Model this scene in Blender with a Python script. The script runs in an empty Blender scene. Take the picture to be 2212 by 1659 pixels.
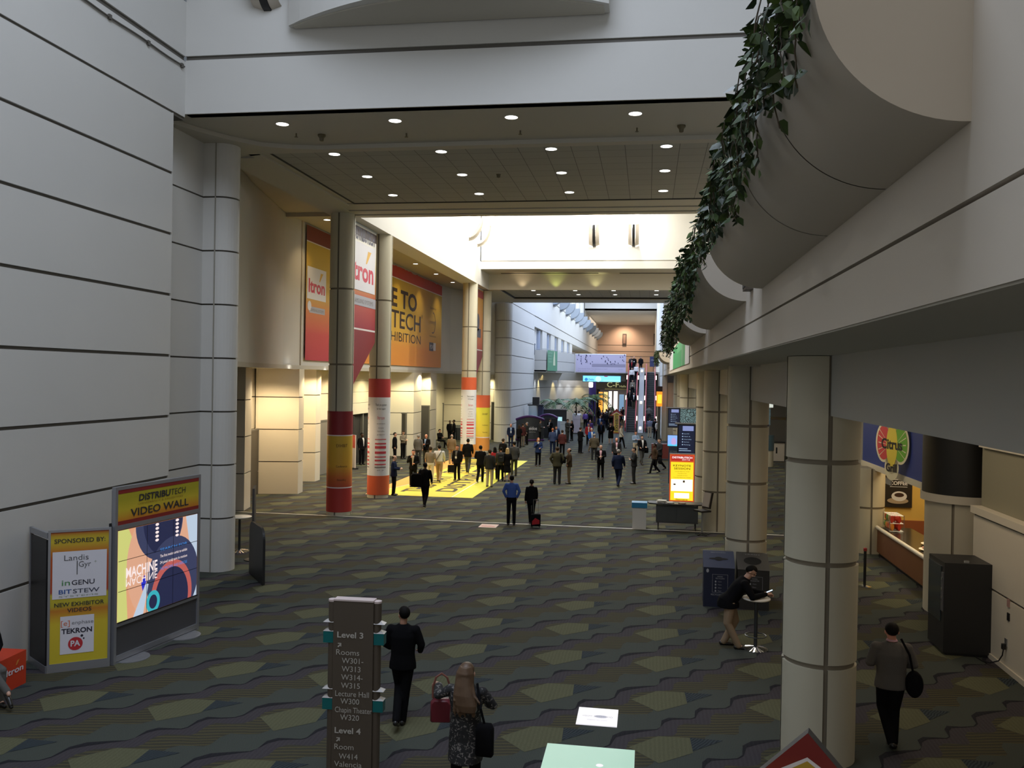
import bpy, bmesh, math, random
from mathutils import Vector, Matrix
import numpy as np
PI = math.pi
R = math.radians
random.seed(7)
scn = bpy.context.scene
COL = scn.collection

# ------------------------------------------------------------------ camera
EYE = 5.25                      # eye height above the hall carpet
FOC = 1880.0                    # focal length in pixels of a 2212 px wide frame
ROLL = 0.017
def _frame():
    x, y = 1400 - 1106, -(820 - 829.5)
    c, s = math.cos(ROLL), math.sin(ROLL)
    u, v = x * c - y * s, x * s + y * c
    d = np.array([u, v, FOC]); p = math.atan2(-v, FOC)
    Z = np.array([0, math.cos(p), math.sin(p)])
    Y = d / np.linalg.norm(d); X = np.cross(Y, Z)
    if X[0] < 0: X = -X
    return np.stack([X, Y, Z], 1)
_M = _frame()
def ray(px, py):
    x = px - 1106; y = 829.5 - py
    c, s = math.cos(ROLL), math.sin(ROLL)
    return _M.T @ np.array([x * c - y * s, x * s + y * c, FOC])
def G(px, py, z=0.0):           # point of the level z seen at a photo position
    r = ray(px, py); t = (z - EYE) / r[2]; return (r[0] * t, r[1] * t)
def AX(px, py, X):              # point of a wall x = X, returns (y, z)
    r = ray(px, py); t = X / r[0]; return (r[1] * t, EYE + r[2] * t)
def AY(px, py, Y):              # point of a wall y = Y, returns (x, z)
    r = ray(px, py); t = Y / r[1]; return (r[0] * t, EYE + r[2] * t)
cam = bpy.data.cameras.new('camera'); camo = bpy.data.objects.new('camera', cam); COL.objects.link(camo)
cam.sensor_width = 36; cam.lens = FOC * 36 / 2212; cam.clip_end = 600; cam.clip_start = .05
_c, _s = math.cos(ROLL), math.sin(ROLL)
_R, _U, _F = Vector(_M[0]), Vector(_M[1]), Vector(_M[2])
_r = _R * _c + _U * _s; _u = -_R * _s + _U * _c
camo.matrix_world = Matrix(((_r.x, _u.x, -_F.x, 0), (_r.y, _u.y, -_F.y, 0), (_r.z, _u.z, -_F.z, EYE), (0, 0, 0, 1)))
scn.camera = camo

# ------------------------------------------------------------------ world, exposure
scn.view_settings.view_transform = 'Standard'
scn.view_settings.look = 'None'
scn.view_settings.exposure = 0.0
scn.view_settings.gamma = 1.0
scn.view_settings.use_curve_mapping = False
w = bpy.data.worlds.new('sky'); scn.world = w; w.use_nodes = True
w.node_tree.nodes['Background'].inputs[0].default_value = (.75, .87, 1, 1)
w.node_tree.nodes['Background'].inputs[1].default_value = .14

# ------------------------------------------------------------------ daylight through the roof lights
def area(name, loc, sx, sy, power, col, rot=(0, 0, 0), spread=180):
    l = bpy.data.lights.new(name, 'AREA'); l.shape = 'RECTANGLE'; l.size = sx; l.size_y = sy
    l.energy = power; l.color = col; l.spread = R(spread)
    o = bpy.data.objects.new(name, l); o.location = loc; o.rotation_euler = rot; COL.objects.link(o)
    return o
def spot(name, loc, power, col, size=70, blend=.6, rot=(0, 0, 0), rad=.06):
    l = bpy.data.lights.new(name, 'SPOT'); l.energy = power; l.color = col; l.spot_size = R(size)
    l.spot_blend = blend; l.shadow_soft_size = rad
    o = bpy.data.objects.new(name, l); o.location = loc; o.rotation_euler = rot; COL.objects.link(o)
    return o
def point(name, loc, power, col, rad=.1):
    l = bpy.data.lights.new(name, 'POINT'); l.energy = power; l.color = col; l.shadow_soft_size = rad
    o = bpy.data.objects.new(name, l); o.location = loc; COL.objects.link(o); return o
area('skylight_light', (-3.0, 7.5, 19.4), 9, 14, 2150, (.74, .83, 1))
area('entrance_daylight', (-4.8, -5.6, 8.5), 13, 8, 150, (1, .90, .76), rot=(R(90), 0, 0))  # unseen fill added behind the camera for end caps and column fronts
area('entrance_daylight_low', (3.5, -5.6, 3.0), 12, 3.5, 130, (1, .86, .68), rot=(R(90), 0, 0))  # lower part of the added rear fill
area('skylight_light', (-4.8, 44, 16.8), 10, 20, 3900, (1, .97, .90))
area('skylight_light', (-4.8, 84, 20.8), 10, 26, 6300, (.58, .71, 1))
area('skylight_light', (-4.8, 124, 20.8), 10, 46, 8500, (.66, .78, 1))
area('end_hall_light', (-5, 172, 16.8), 12, 20, 1500, (1, .86, .72))

# ------------------------------------------------------------------ materials
_mc = {}
def mat(name, col, rough=.6, metal=0, emit=None, es=1.0, spec=.5, noise=None, bump=0, nscale=20, trans=0, alpha=1):
    if name in _mc: return _mc[name]
    m = bpy.data.materials.new(name); m.use_nodes = True; nt = m.node_tree; b = nt.nodes['Principled BSDF']
    b.inputs['Base Color'].default_value = (*col, 1); b.inputs['Roughness'].default_value = rough
    b.inputs['Metallic'].default_value = metal; b.inputs['Specular IOR Level'].default_value = spec
    if trans: b.inputs['Transmission Weight'].default_value = trans
    if emit is not None:
        b.inputs['Emission Color'].default_value = (*emit, 1); b.inputs['Emission Strength'].default_value = es
    if noise or bump:
        tc = nt.nodes.new('ShaderNodeTexCoord'); n = nt.nodes.new('ShaderNodeTexNoise')
        n.inputs['Scale'].default_value = nscale; n.inputs['Detail'].default_value = 4
        nt.links.new(tc.outputs['Object'], n.inputs['Vector'])
        if noise:
            mx = nt.nodes.new('ShaderNodeMix'); mx.data_type = 'RGBA'
            mx.inputs['A'].default_value = (*col, 1); mx.inputs['B'].default_value = (*noise, 1)
            nt.links.new(n.outputs['Fac'], mx.inputs['Factor']); nt.links.new(mx.outputs['Result'], b.inputs['Base Color'])
        if bump:
            bp = nt.nodes.new('ShaderNodeBump'); bp.inputs['Strength'].default_value = bump; bp.inputs['Distance'].default_value = .02
            nt.links.new(n.outputs['Fac'], bp.inputs['Height']); nt.links.new(bp.outputs['Normal'], b.inputs['Normal'])
    _mc[name] = m; return m
def emis(name, col, s=1.0):
    return mat(name, (0.02, .02, .02), .4, emit=col, es=s)
def gradient(name, stops, axis=2, lo=0., hi=1., emit=0, streak=0.0):
    """printed cloth: colour stops along one object axis between lo and hi"""
    m = bpy.data.materials.new(name); m.use_nodes = True; nt = m.node_tree; b = nt.nodes['Principled BSDF']
    tc = nt.nodes.new('ShaderNodeTexCoord'); sx = nt.nodes.new('ShaderNodeSeparateXYZ')
    nt.links.new(tc.outputs['Object'], sx.inputs[0])
    mr = nt.nodes.new('ShaderNodeMapRange'); mr.inputs['From Min'].default_value = lo; mr.inputs['From Max'].default_value = hi
    nz = nt.nodes.new('ShaderNodeTexNoise'); nz.inputs['Scale'].default_value = 1.3
    nt.links.new(tc.outputs['Object'], nz.inputs['Vector'])
    ad = nt.nodes.new('ShaderNodeMath'); ad.operation = 'MULTIPLY_ADD'; ad.inputs[1].default_value = streak
    nt.links.new(nz.outputs['Fac'], ad.inputs[0]); nt.links.new(sx.outputs[axis], ad.inputs[2])
    nt.links.new(ad.outputs[0], mr.inputs['Value'])
    cr = nt.nodes.new('ShaderNodeValToRGB'); e = cr.color_ramp.elements
    e[0].position = stops[0][0]; e[0].color = (*stops[0][1], 1)
    e[1].position = stops[-1][0]; e[1].color = (*stops[-1][1], 1)
    for p, c in stops[1:-1]:
        k = e.new(p); k.color = (*c, 1)
    nt.links.new(mr.outputs[0], cr.inputs[0]); nt.links.new(cr.outputs[0], b.inputs['Base Color'])
    b.inputs['Roughness'].default_value = .55
    if emit:
        nt.links.new(cr.outputs[0], b.inputs['Emission Color']); b.inputs['Emission Strength'].default_value = emit
    return m
WALL = mat('painted_wall', (.60, .585, .545), .7, noise=(.56, .545, .505), nscale=.6)
WALLW = mat('cream_wall', (.66, .61, .50), .7, noise=(.62, .57, .46), nscale=.8)
COLM = mat('column_paint', (.56, .52, .40), .6, noise=(.52, .48, .365), nscale=1.2)
GROOVE = mat('reveal_strip', (.10, .09, .075), .7)
COLJ = mat('column_joint', (.22, .19, .14), .7)
GROOVE2 = mat('reveal_light', (.30, .28, .23), .7)
CEIL = mat('ceiling_paint', (.50, .47, .40), .8)
DARKSLOT = mat('ceiling_slot', (.02, .02, .02), .8)
BLACK = mat('black_plastic', (.012, .012, .013), .45)
STEEL = mat('brushed_steel', (.45, .46, .48), .35, metal=.8)
CHROME = mat('chrome', (.75, .76, .78), .15, metal=1)
WHITE = mat('white_print', (.78, .78, .82), .5)
DARKINK = mat('dark_ink', (.03, .03, .035), .5)

# ------------------------------------------------------------------ mesh builder
class MB:
    def __init__(s): s.v = []; s.f = []; s.m = []
    def add(s, vs, fs, m=0):
        o = len(s.v); s.v += [tuple(map(float, p)) for p in vs]
        for f in fs: s.f.append([i + o for i in f]); s.m.append(m)
        return s
    def box(s, x0, x1, y0, y1, z0, z1, m=0):
        x0, x1 = min(x0, x1), max(x0, x1); y0, y1 = min(y0, y1), max(y0, y1); z0, z1 = min(z0, z1), max(z0, z1)
        return s.add([(x0, y0, z0), (x1, y0, z0), (x1, y1, z0), (x0, y1, z0), (x0, y0, z1), (x1, y0, z1), (x1, y1, z1), (x0, y1, z1)],
                     [(0, 3, 2, 1), (4, 5, 6, 7), (0, 1, 5, 4), (1, 2, 6, 5), (2, 3, 7, 6), (3, 0, 4, 7)], m)
    def obox(s, c, sx, sy, sz, rz=0, m=0, tilt=None):
        M = Matrix.Translation(c) @ Matrix.Rotation(rz, 4, 'Z')
        if tilt: M = M @ Matrix.Rotation(tilt[1], 4, tilt[0])
        vs = [M @ Vector((a * sx / 2, b * sy / 2, d * sz / 2)) for d in (-1, 1) for a, b in ((-1, -1), (1, -1), (1, 1), (-1, 1))]
        return s.add(vs, [(0, 3, 2, 1), (4, 5, 6, 7), (0, 1, 5, 4), (1, 2, 6, 5), (2, 3, 7, 6), (3, 0, 4, 7)], m)
    def prism(s, poly, z0, z1, m=0):
        n = len(poly)
        a = sum(poly[i][0] * poly[(i + 1) % n][1] - poly[(i + 1) % n][0] * poly[i][1] for i in range(n))
        if a < 0: poly = poly[::-1]
        vs = [(x, y, z0) for x, y in poly] + [(x, y, z1) for x, y in poly]
        fs = [list(range(n))[::-1], list(range(n, 2 * n))] + [(i, (i + 1) % n, n + (i + 1) % n, n + i) for i in range(n)]
        return s.add(vs, fs, m)
    def lathe(s, prof, c=(0, 0, 0), seg=24, m=0, a0=0, a1=2 * PI, caps=True):
        full = abs(a1 - a0 - 2 * PI) < 1e-6; n = seg if full else seg + 1; vs = []; fs = []
        for r, z in prof:
            for i in range(n):
                t = a0 + (a1 - a0) * i / seg; vs.append((c[0] + r * math.cos(t), c[1] + r * math.sin(t), c[2] + z))
        for j in range(len(prof) - 1):
            for i in range(seg):
                k = (i + 1) % n; fs.append((j * n + i, j * n + k, (j + 1) * n + k, (j + 1) * n + i))
        if caps and full:
            fs.append(list(range(n))[::-1]); o = (len(prof) - 1) * n; fs.append(list(range(o, o + n)))
        return s.add(vs, fs, m)
    def tube(s, pts, r, seg=8, m=0, flat=1.0, cap=True):
        pts = [Vector(p) for p in pts]; n = len(pts)
        rs = r if hasattr(r, '__len__') else [r] * n
        vs = []; fs = []; up = None
        for i, p in enumerate(pts):
            d = (pts[min(i + 1, n - 1)] - pts[max(i - 1, 0)]).normalized()
            if up is None: up = Vector((0, 0, 1)) if abs(d.z) < .9 else Vector((0, 1, 0))
            a = d.cross(up)
            if a.length < 1e-4: a = d.cross(Vector((1, 0, 0)))
            a.normalize(); b = a.cross(d).normalized(); up = b
            for k in range(seg):
                t = 2 * PI * k / seg; vs.append(p + a * math.cos(t) * rs[i] + b * math.sin(t) * rs[i] * flat)
        for i in range(n - 1):
            for k in range(seg):
                q = (k + 1) % seg; fs.append((i * seg + k, i * seg + q, (i + 1) * seg + q, (i + 1) * seg + k))
        if cap: fs.append(list(range(seg))[::-1]); fs.append(list(range((n - 1) * seg, n * seg)))
        return s.add(vs, fs, m)
    def ball(s, c, rx, ry=None, rz=None, seg=12, rings=8, m=0):
        ry = ry or rx; rz = rz or rx; vs = []; fs = []
        for j in range(rings + 1):
            p = PI * j / rings
            for i in range(seg):
                t = 2 * PI * i / seg; vs.append((c[0] + rx * math.sin(p) * math.cos(t), c[1] + ry * math.sin(p) * math.sin(t), c[2] - rz * math.cos(p)))
        for j in range(rings):
            for i in range(seg):
                k = (i + 1) % seg; fs.append((j * seg + i, j * seg + k, (j + 1) * seg + k, (j + 1) * seg + i))
        return s.add(vs, fs, m)
    def build(s, name, mats, parent=None, smooth=None, loc=None, rz=0):
        me = bpy.data.meshes.new(name); me.from_pydata(s.v, [], s.f)
        if not isinstance(mats, (list, tuple)): mats = [mats]
        for m in mats: me.materials.append(m)
        me.polygons.foreach_set('material_index', s.m); me.update()
        if smooth: 
            me.polygons.foreach_set('use_smooth', [True] * len(me.polygons))
            try: me.set_sharp_from_angle(angle=R(smooth))
            except Exception: pass
        o = bpy.data.objects.new(name, me); COL.objects.link(o)
        if loc: o.location = loc
        if rz: o.rotation_euler.z = rz
        if parent: o.parent = parent
        return o
def struct(o): o['kind'] = 'structure'; return o
def tag(o, label, cat, group=None, kind=None):
    o['label'] = label; o['category'] = cat
    if group: o['group'] = group
    if kind: o['kind'] = kind
    return o
def thing(name, label, cat, loc=(0, 0, 0), rz=0, group=None):
    o = bpy.data.objects.new(name, None); COL.objects.link(o); o.empty_display_size = .2
    o.location = loc; o.rotation_euler.z = rz
    return tag(o, label, cat, group)
def copytree(o, parent=None, loc=None, rz=None, label=None):
    c = o.copy(); COL.objects.link(c); c.parent = parent
    for ch in list(o.children): copytree(ch, c)
    if loc is not None: c.location = loc
    if rz is not None: c.rotation_euler.z = rz
    if label: c['label'] = label
    return c
_tc = {}
def textmesh(body, bold=0.0, spacing=1.0):
    k = (body, bold, spacing)
    if k not in _tc:
        cu = bpy.data.curves.new('t', 'FONT'); cu.body = body; cu.size = 1; cu.offset = bold; cu.resolution_u = 3; cu.space_character = spacing
        ob = bpy.data.objects.new('t', cu); me = bpy.data.meshes.new_from_object(ob)
        vs = np.array([v.co[:2] for v in me.vertices]) if len(me.vertices) else np.zeros((0, 2))
        fs = [list(p.vertices) for p in me.polygons]
        bpy.data.objects.remove(ob); bpy.data.curves.remove(cu); bpy.data.meshes.remove(me)
        _tc[k] = (vs, fs)
    return _tc[k]
class Face:
    """flat graphics on a surface: origin, unit right, unit up; layers stand a hair proud of it"""
    def __init__(s, o, u, v):
        s.o = Vector(o); s.u = Vector(u).normalized(); s.v = Vector(v).normalized(); s.n = s.u.cross(s.v)
    def P(s, a, b, k): return s.o + s.u * a + s.v * b + s.n * (.003 * k)
    def rect(s, mb, a0, b0, a1, b1, k=1, m=0):
        mb.add([s.P(a0, b0, k), s.P(a1, b0, k), s.P(a1, b1, k), s.P(a0, b1, k)], [(0, 1, 2, 3)], m)
    def poly(s, mb, pts, k=1, m=0):
        mb.add([s.P(a, b, k) for a, b in pts], [list(range(len(pts)))], m)
    def disc(s, mb, a, b, r, k=1, m=0, ry=None, seg=28, t0=0, t1=2 * PI, r2=None):
        ry = ry or r
        if r2 is None:
            s.poly(mb, [(a + r * math.cos(t0 + (t1 - t0) * i / seg), b + ry * math.sin(t0 + (t1 - t0) * i / seg)) for i in range(seg)], k, m)
        else:
            for i in range(seg):
                q = [t0 + (t1 - t0) * j / seg for j in (i, i + 1)]
                s.poly(mb, [(a + x * math.cos(t), b + x * (ry / r) * math.sin(t)) for x, t in ((r2, q[0]), (r, q[0]), (r, q[1]), (r2, q[1]))], k, m)
    def text(s, mb, body, a, b, h, k=2, m=0, width=None, align='c', bold=0., spacing=1.0, skew=0):
        vs, fs = textmesh(body, bold, spacing)
        if not len(vs): return
        x0, x1 = vs[:, 0].min(), vs[:, 0].max(); sc = h / .72
        sx = sc if width is None else width / max(1e-6, x1 - x0)
        w_ = (x1 - x0) * sx; off = {'c': -w_ / 2, 'l': 0, 'r': -w_}[align]
        mb.add([s.P(a + off + (x - x0) * sx + skew * y * sc, b + y * sc, k) for x, y in vs], fs, m)

# ------------------------------------------------------------------ wall panels with real recessed reveals
def offs(pts, d):
    """offset an open polyline to its left by d"""
    out = []; n = len(pts)
    for i in range(n):
        ns = []
        for a, b in ((i - 1, i), (i, i + 1)):
            if a < 0 or b >= n: continue
            dx, dy = pts[b][0] - pts[a][0], pts[b][1] - pts[a][1]; L = math.hypot(dx, dy); ns.append((-dy / L, dx / L))
        if len(ns) == 1: nx, ny = ns[0]
        else:
            nx, ny = ns[0][0] + ns[1][0], ns[0][1] + ns[1][1]; q = nx * nx + ny * ny
            k = 2 / q if q > .3 else 2; nx *= k; ny *= k
        out.append((pts[i][0] + nx * d, pts[i][1] + ny * d))
    return out
def strip(mb, pts, z0, z1, d0, d1, m=0):
    a = offs(pts, -d0); b = offs(pts, -d1); mb.prism(a + b[::-1], z0, z1, m) if len(pts) == 2 else _strip(mb, a, b, z0, z1, m)
def _strip(mb, a, b, z0, z1, m):
    n = len(a)
    for i in range(n - 1):
        q = [a[i], a[i + 1], b[i + 1], b[i]]
        vs = [(x, y, z0) for x, y in q] + [(x, y, z1) for x, y in q]
        fs = [(0, 3, 2, 1), (4, 5, 6, 7), (0, 1, 5, 4), (2, 3, 7, 6)]
        if i == 0: fs.append((3, 0, 4, 7))
        if i == n - 2: fs.append((1, 2, 6, 5))
        mb.add(vs, fs, m)
S = 1.405
CZ = 8 * S
def panel_wall(name, pts, z0, z1, levels, mats=None, gap=.022, t=.3, parent=None):
    """visible side is to the LEFT of the walking direction; levels = heights of the reveals"""
    mats = mats or [WALL, GROOVE]
    mb = MB(); zs = [z for z in levels if z0 + .05 < z < z1 - .05]
    edges = [z0] + zs + [z1]
    for i in range(len(edges) - 1):
        a = edges[i] + (gap if i else 0); b = edges[i + 1] - (gap if i < len(edges) - 2 else 0)
        strip(mb, pts, a, b, 0, .05, 0)
    strip(mb, pts, z0, z1, .045, t, 1 if zs else 0)
    o = mb.build(name, mats, parent)
    return struct(o) if not parent else o
def arc(cx, cy, r, a0, a1, n=12):
    return [(cx + r * math.cos(R(a0 + (a1 - a0) * i / n)), cy + r * math.sin(R(a0 + (a1 - a0) * i / n))) for i in range(n + 1)]
LV = [k * S for k in range(1, 14)]
# ================================================================== FLOOR: carpet with its woven repeat
def carpet_mat(name, c1, c2, sc, rot=0.0, thr=.5, dist=2.0):
    m = bpy.data.materials.new(name); m.use_nodes = True; nt = m.node_tree; b = nt.nodes['Principled BSDF']
    tc = nt.nodes.new('ShaderNodeTexCoord'); mp = nt.nodes.new('ShaderNodeMapping'); mp.inputs['Rotation'].default_value = (0, 0, rot)
    wv = nt.nodes.new('ShaderNodeTexWave'); wv.inputs['Scale'].default_value = sc; wv.inputs['Distortion'].default_value = dist
    wv.inputs['Detail'].default_value = 1.5; wv.inputs['Detail Scale'].default_value = .6
    cr = nt.nodes.new('ShaderNodeValToRGB'); e = cr.color_ramp.elements
    e[0].position = thr - .08; e[0].color = (*c1, 1); e[1].position = min(1, thr + .08); e[1].color = (*c2, 1)
    n = nt.nodes.new('ShaderNodeTexNoise'); n.inputs['Scale'].default_value = 70; n.inputs['Detail'].default_value = 2
    mx = nt.nodes.new('ShaderNodeMix'); mx.data_type = 'RGBA'; mx.blend_type = 'MULTIPLY'; mx.inputs['Factor'].default_value = .5
    nt.links.new(tc.outputs['Object'], mp.inputs[0]); nt.links.new(mp.outputs[0], wv.inputs['Vector']); nt.links.new(wv.outputs['Fac'], cr.inputs[0])
    nt.links.new(tc.outputs['Object'], n.inputs['Vector'])
    nt.links.new(cr.outputs[0], mx.inputs['A']); nt.links.new(n.outputs['Fac'], mx.inputs['B']); nt.links.new(mx.outputs['Result'], b.inputs['Base Color'])
    b.inputs['Roughness'].default_value = .95; b.inputs['Specular IOR Level'].default_value = .15
    return m
CK = .86
def cc(*c): return tuple(x * CK for x in c)
C_GREEN = carpet_mat('carpet_grey_green', cc(.070, .082, .072), cc(.093, .105, .088), 14, 0, .45, 1.0)
C_BROWN = carpet_mat('carpet_olive_brown', cc(.068, .066, .046), cc(.125, .108, .052), 3.2, R(78), .80, 3.0)
C_PURP = carpet_mat('carpet_purple_grey', cc(.070, .062, .070), cc(.078, .070, .078), 5, 0, .5, 1)
C_OLIVE = carpet_mat('carpet_olive_block', cc(.142, .144, .082), cc(.155, .157, .090), 5, 0, .5, 1)
C_TEAL = carpet_mat('carpet_blue_spiral', cc(.030, .040, .048), cc(.060, .078, .088), 7, R(30), .5, 6)
C_DARK = carpet_mat('carpet_dark_edge', cc(.022, .022, .028), cc(.026, .026, .032), 5, 0, .5, 1)
PX, PY = 1.86, 1.88
WV = [(.46, -1.06), (.48, -.80), (.59, -.67), (.77, -.65), (.93, -.64), (.99, -.57), (1.01, -.30), (1.09, -.15), (1.31, -.14), (1.50, -.08), (1.58, .04), (1.62, .37), (1.76, .55), (2.05, .66), (2.26, .72)]
THK = [.0, .05, .055, .03, .012, .015, .05, .055, .02, .012, .02, .05, .08, .04, .01]
mb = MB(); mb.add([(-26, -6, 0), (14, -6, 0), (14, 200, 0), (-26, 200, 0)], [(0, 1, 2, 3)], 0)
nxt = (WV[0][0] + PX, WV[0][1] + PY)
W2 = WV + [nxt]; T2 = THK + [.0]
def off_line(d): return [(x + d * .78, y - d * .62) for x, y in W2]
for i in range(-13, 9):
    for j in range(1, 62):
        ox, oy = -2.04 + i * PX, 14.38 + (j - 6) * PY
        if oy > 118 or ox < -19 or ox > 11: continue
        def q(pts, m, z):
            mb.add([(ox + x, oy + y, z) for x, y in pts], [list(range(len(pts)))], m)
        a, b_, c_ = W2, off_line(.30), off_line(.80)
        for k in range(len(W2) - 1):
            q([b_[k], c_[k], c_[k + 1], b_[k + 1]][::1], 1, .001)
            q([a[k], b_[k], b_[k + 1], a[k + 1]], 2, .0015)
        q([(0, 0), (.42, -.45), (.90, -.02), (.88, .50), (.42, .47)], 3, .003)
        q([(.90, .04), (1.35, .49), (.88, .50)], 4, .0035)
        for k in range(len(W2) - 1):
            t0, t1 = T2[k] * 1.2, T2[k + 1] * 1.2
            (x0, y0), (x1, y1) = W2[k], W2[k + 1]
            q([(x0, y0), (x0 + t0 * .8, y0 - t0), (x1 + t1 * .8, y1 - t1), (x1, y1)], 5, .004)
floor = struct(mb.build('floor', [C_GREEN, C_BROWN, C_PURP, C_OLIVE, C_TEAL, C_DARK]))
mb = MB(); mb.box(-15.3, 7, 30.76, 30.84, .001, .012)
struct(mb.build('trim_1', mat('metal_threshold', (.62, .58, .50), .4)))

# ================================================================== LEFT WALL, NEAR
XL = -10.95
struct(panel_wall('wall_left', [(XL, 18.7), (XL, -6)], 0, CZ - .03, LV, gap=.032))
struct(panel_wall('wall_left_upper', [(XL, 19.2), (XL, -6)], CZ + .03, 20, [9 * S, 10 * S], gap=.06))
mb = MB(); mb.box(XL - .3, XL - .03, -6, 19.2, CZ - .04, CZ + .04); struct(mb.build('trim_left_reveal', GROOVE))
mb = MB(); mb.box(XL - .32, XL - .02, 18.70, 18.74, 0, CZ); struct(mb.build('trim_2', WALL))
mb = MB(); mb.tube([(XL + .03, y, 9 * S - .22 + .012 * math.sin(y * 3)) for y in np.linspace(-2, 19.1, 60)], .02, 6)
for y in np.linspace(1, 19, 14): mb.box(XL, XL + .05, y - .04, y + .04, 9 * S - .27, 9 * S - .17)
struct(mb.build('trim_cable_tray', GROOVE))
panel_wall('wall_left_recess', [(-11.25, 21.3), (-11.6, 21.3), (-11.6, 18.74)], 0, CZ, LV)
half = arc(-11.25, 21.72, .42, 90, -90, 16)
p = panel_wall('wall_left_pilaster', half, 0, CZ, LV)
mb = MB(); mb.box(-11.27, -11.24, 21.285, 21.31, 0, CZ); struct(mb.build('trim_3', GROOVE2))
panel_wall('wall_left_return', [(-11.25, 22.12), (-15.6, 22.12)], 0, 5.3, LV)
# upper level of the left aisle: hollow curve, then the flat banner wall, then the far curve
curve = [(-11.9, 22.9), (-12.5, 24.4), (-13.05, 25.9), (-13.54, 27.46), (-13.95, 28.95), (-14.27, 30.37), (-14.6, 32.0), (-14.9, 33.3), (-15.13, 34.53)]
struct(panel_wall('wall_left_curve', curve[::-1], 5.62, 12.0, []))
struct(panel_wall('wall_left_banner_side', [(-15.2, 63.6), (-15.2, 34.6)], 5.62, 12.0, []))
mb = MB(); mb.box(-15.2, -15.14, 34.5, 34.56, 5.62, 12); mb.box(-15.2, -15.15, 36.5, 36.54, 5.62, 12); struct(mb.build('trim_4', WALLW))
curve2 = [(-15.2, 63.6), (-15.0, 65.0), (-14.4, 66.6), (-13.6, 68.1), (-12.7, 69.4), (-11.7, 70.4)]
struct(panel_wall('wall_left_far_curve', curve2[::-1], 5.62, 12.0, []))
mb = MB()
mb.prism([(-11.9, 22.7)] + curve + [(-15.2, 63.6)] + curve2[1:] + [(-20, 71.5), (-20, 22.7)], 5.45, 5.62)
struct(mb.build('ceiling_lower_aisle', CEIL))
# lower storey of the left aisle: stepped piers with doors between them
def pier(name, pts, z1=5.45):
    return panel_wall(name, pts, 0, z1, LV, [WALLW, GROOVE], t=.2)
pier('wall_aisle_pier', [(-16.2, 32.15), (-15.32, 32.1), (-15.10, 31.1), (-16.2, 31.0)])
pier('wall_aisle_bay', [(-16.9, 36.9), (-15.08, 36.75), (-15.02, 36.06), (-16.69, 35.6), (-16.8, 35.6)])
pier('wall_aisle_step', [(-16.9, 41.3), (-16.0, 41.15), (-15.99, 40.48), (-16.9, 40.22)])
pier('wall_aisle_back', [(-16.9, 47.0), (-16.9, 22.7)])
pier('wall_aisle_mid', [(-15.2, 57.5), (-15.09, 55.15), (-16.0, 54.8), (-16.9, 54.5)])
pier('wall_aisle_second_bay', [(-15.3, 62.2), (-15.21, 60.0), (-15.9, 59.7), (-16.9, 59.6)])
pier('wall_aisle_corner', [(-15.68, 72.71), (-17.29, 72.64), (-17.5, 70.5), (-16.9, 62.3)])
pier('wall_aisle_end', [(-12.3, 71.79), (-12.75, 71.6), (-15.68, 72.71)])
mb = MB(); mb.box(-17.4, -17.2, 22, 74, 0, 5.5); struct(mb.build('wall_aisle_outer', WALLW))
DOORM = mat('grey_metal_door', (.20, .19, .165), .5); DARKDOOR = mat('dark_door_opening', (.05, .047, .04), .6)
def door(n, x0, y0, x1, y1, h, m, lab=None, knob=True):
    L = math.hypot(x1 - x0, y1 - y0); a = math.atan2(y1 - y0, x1 - x0)
    mb = MB(); mb.box(0, L, -.05, .05, 0, h)
    d = mb.build('door_%d' % n, m, loc=(x0, y0, 0), rz=a); struct(d)
    f = MB(); f.box(-.07, 0, -.07, .07, 0, h + .07); f.box(L, L + .07, -.07, .07, 0, h + .07); f.box(0, L, -.07, .07, h, h + .07)
    f.build('door_frame', mat('door_frame_grey', (.13, .125, .11), .5), d)
    if knob:
        k = MB(); k.tube([(L - .12, -.05, 1.02), (L - .12, -.11, 1.02), (L - .24, -.11, 1.02)], .014); k.tube([(L - .12, .05, 1.02), (L - .12, .11, 1.02), (L - .24, .11, 1.02)], .014)
        k.build('door_handle', CHROME, d)
    return d
door(1, -16.2, 32.5, -16.66, 35.45, 2.78, mat('brown_metal_door', (.085, .075, .058), .5))
door(2, -16.84, 42.75, -16.84, 44.6, 2.75, DOORM)
door(3, -15.95, 54.95, -15.55, 54.88, 2.75, DARKDOOR)
door(4, -15.75, 59.62, -15.28, 59.86, 3.1, DARKDOOR)
door(5, -17.42, 70.9, -17.22, 72.3, 2.9, DOORM)
door(6, -12.82, 71.5, -12.35, 71.68, 3.1, DARKDOOR, knob=False)
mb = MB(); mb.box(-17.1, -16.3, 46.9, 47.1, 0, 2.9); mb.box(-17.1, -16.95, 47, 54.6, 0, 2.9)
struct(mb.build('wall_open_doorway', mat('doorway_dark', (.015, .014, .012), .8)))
for k, y in enumerate((47.8, 50.0, 52.2)):
    mb = MB(); mb.box(-16.98, -16.8, y, y + .16, 0, 2.95); struct(mb.build('trim_door_post', mat('door_frame_grey', (.13, .125, .11))))
pier('wall_above_doorway', [(-16.75, 54.5), (-16.75, 47.0)]).location.z = 2.95
bpy.data.objects['wall_above_doorway'].scale.z = (5.45 - 2.95) / 5.45

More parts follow.
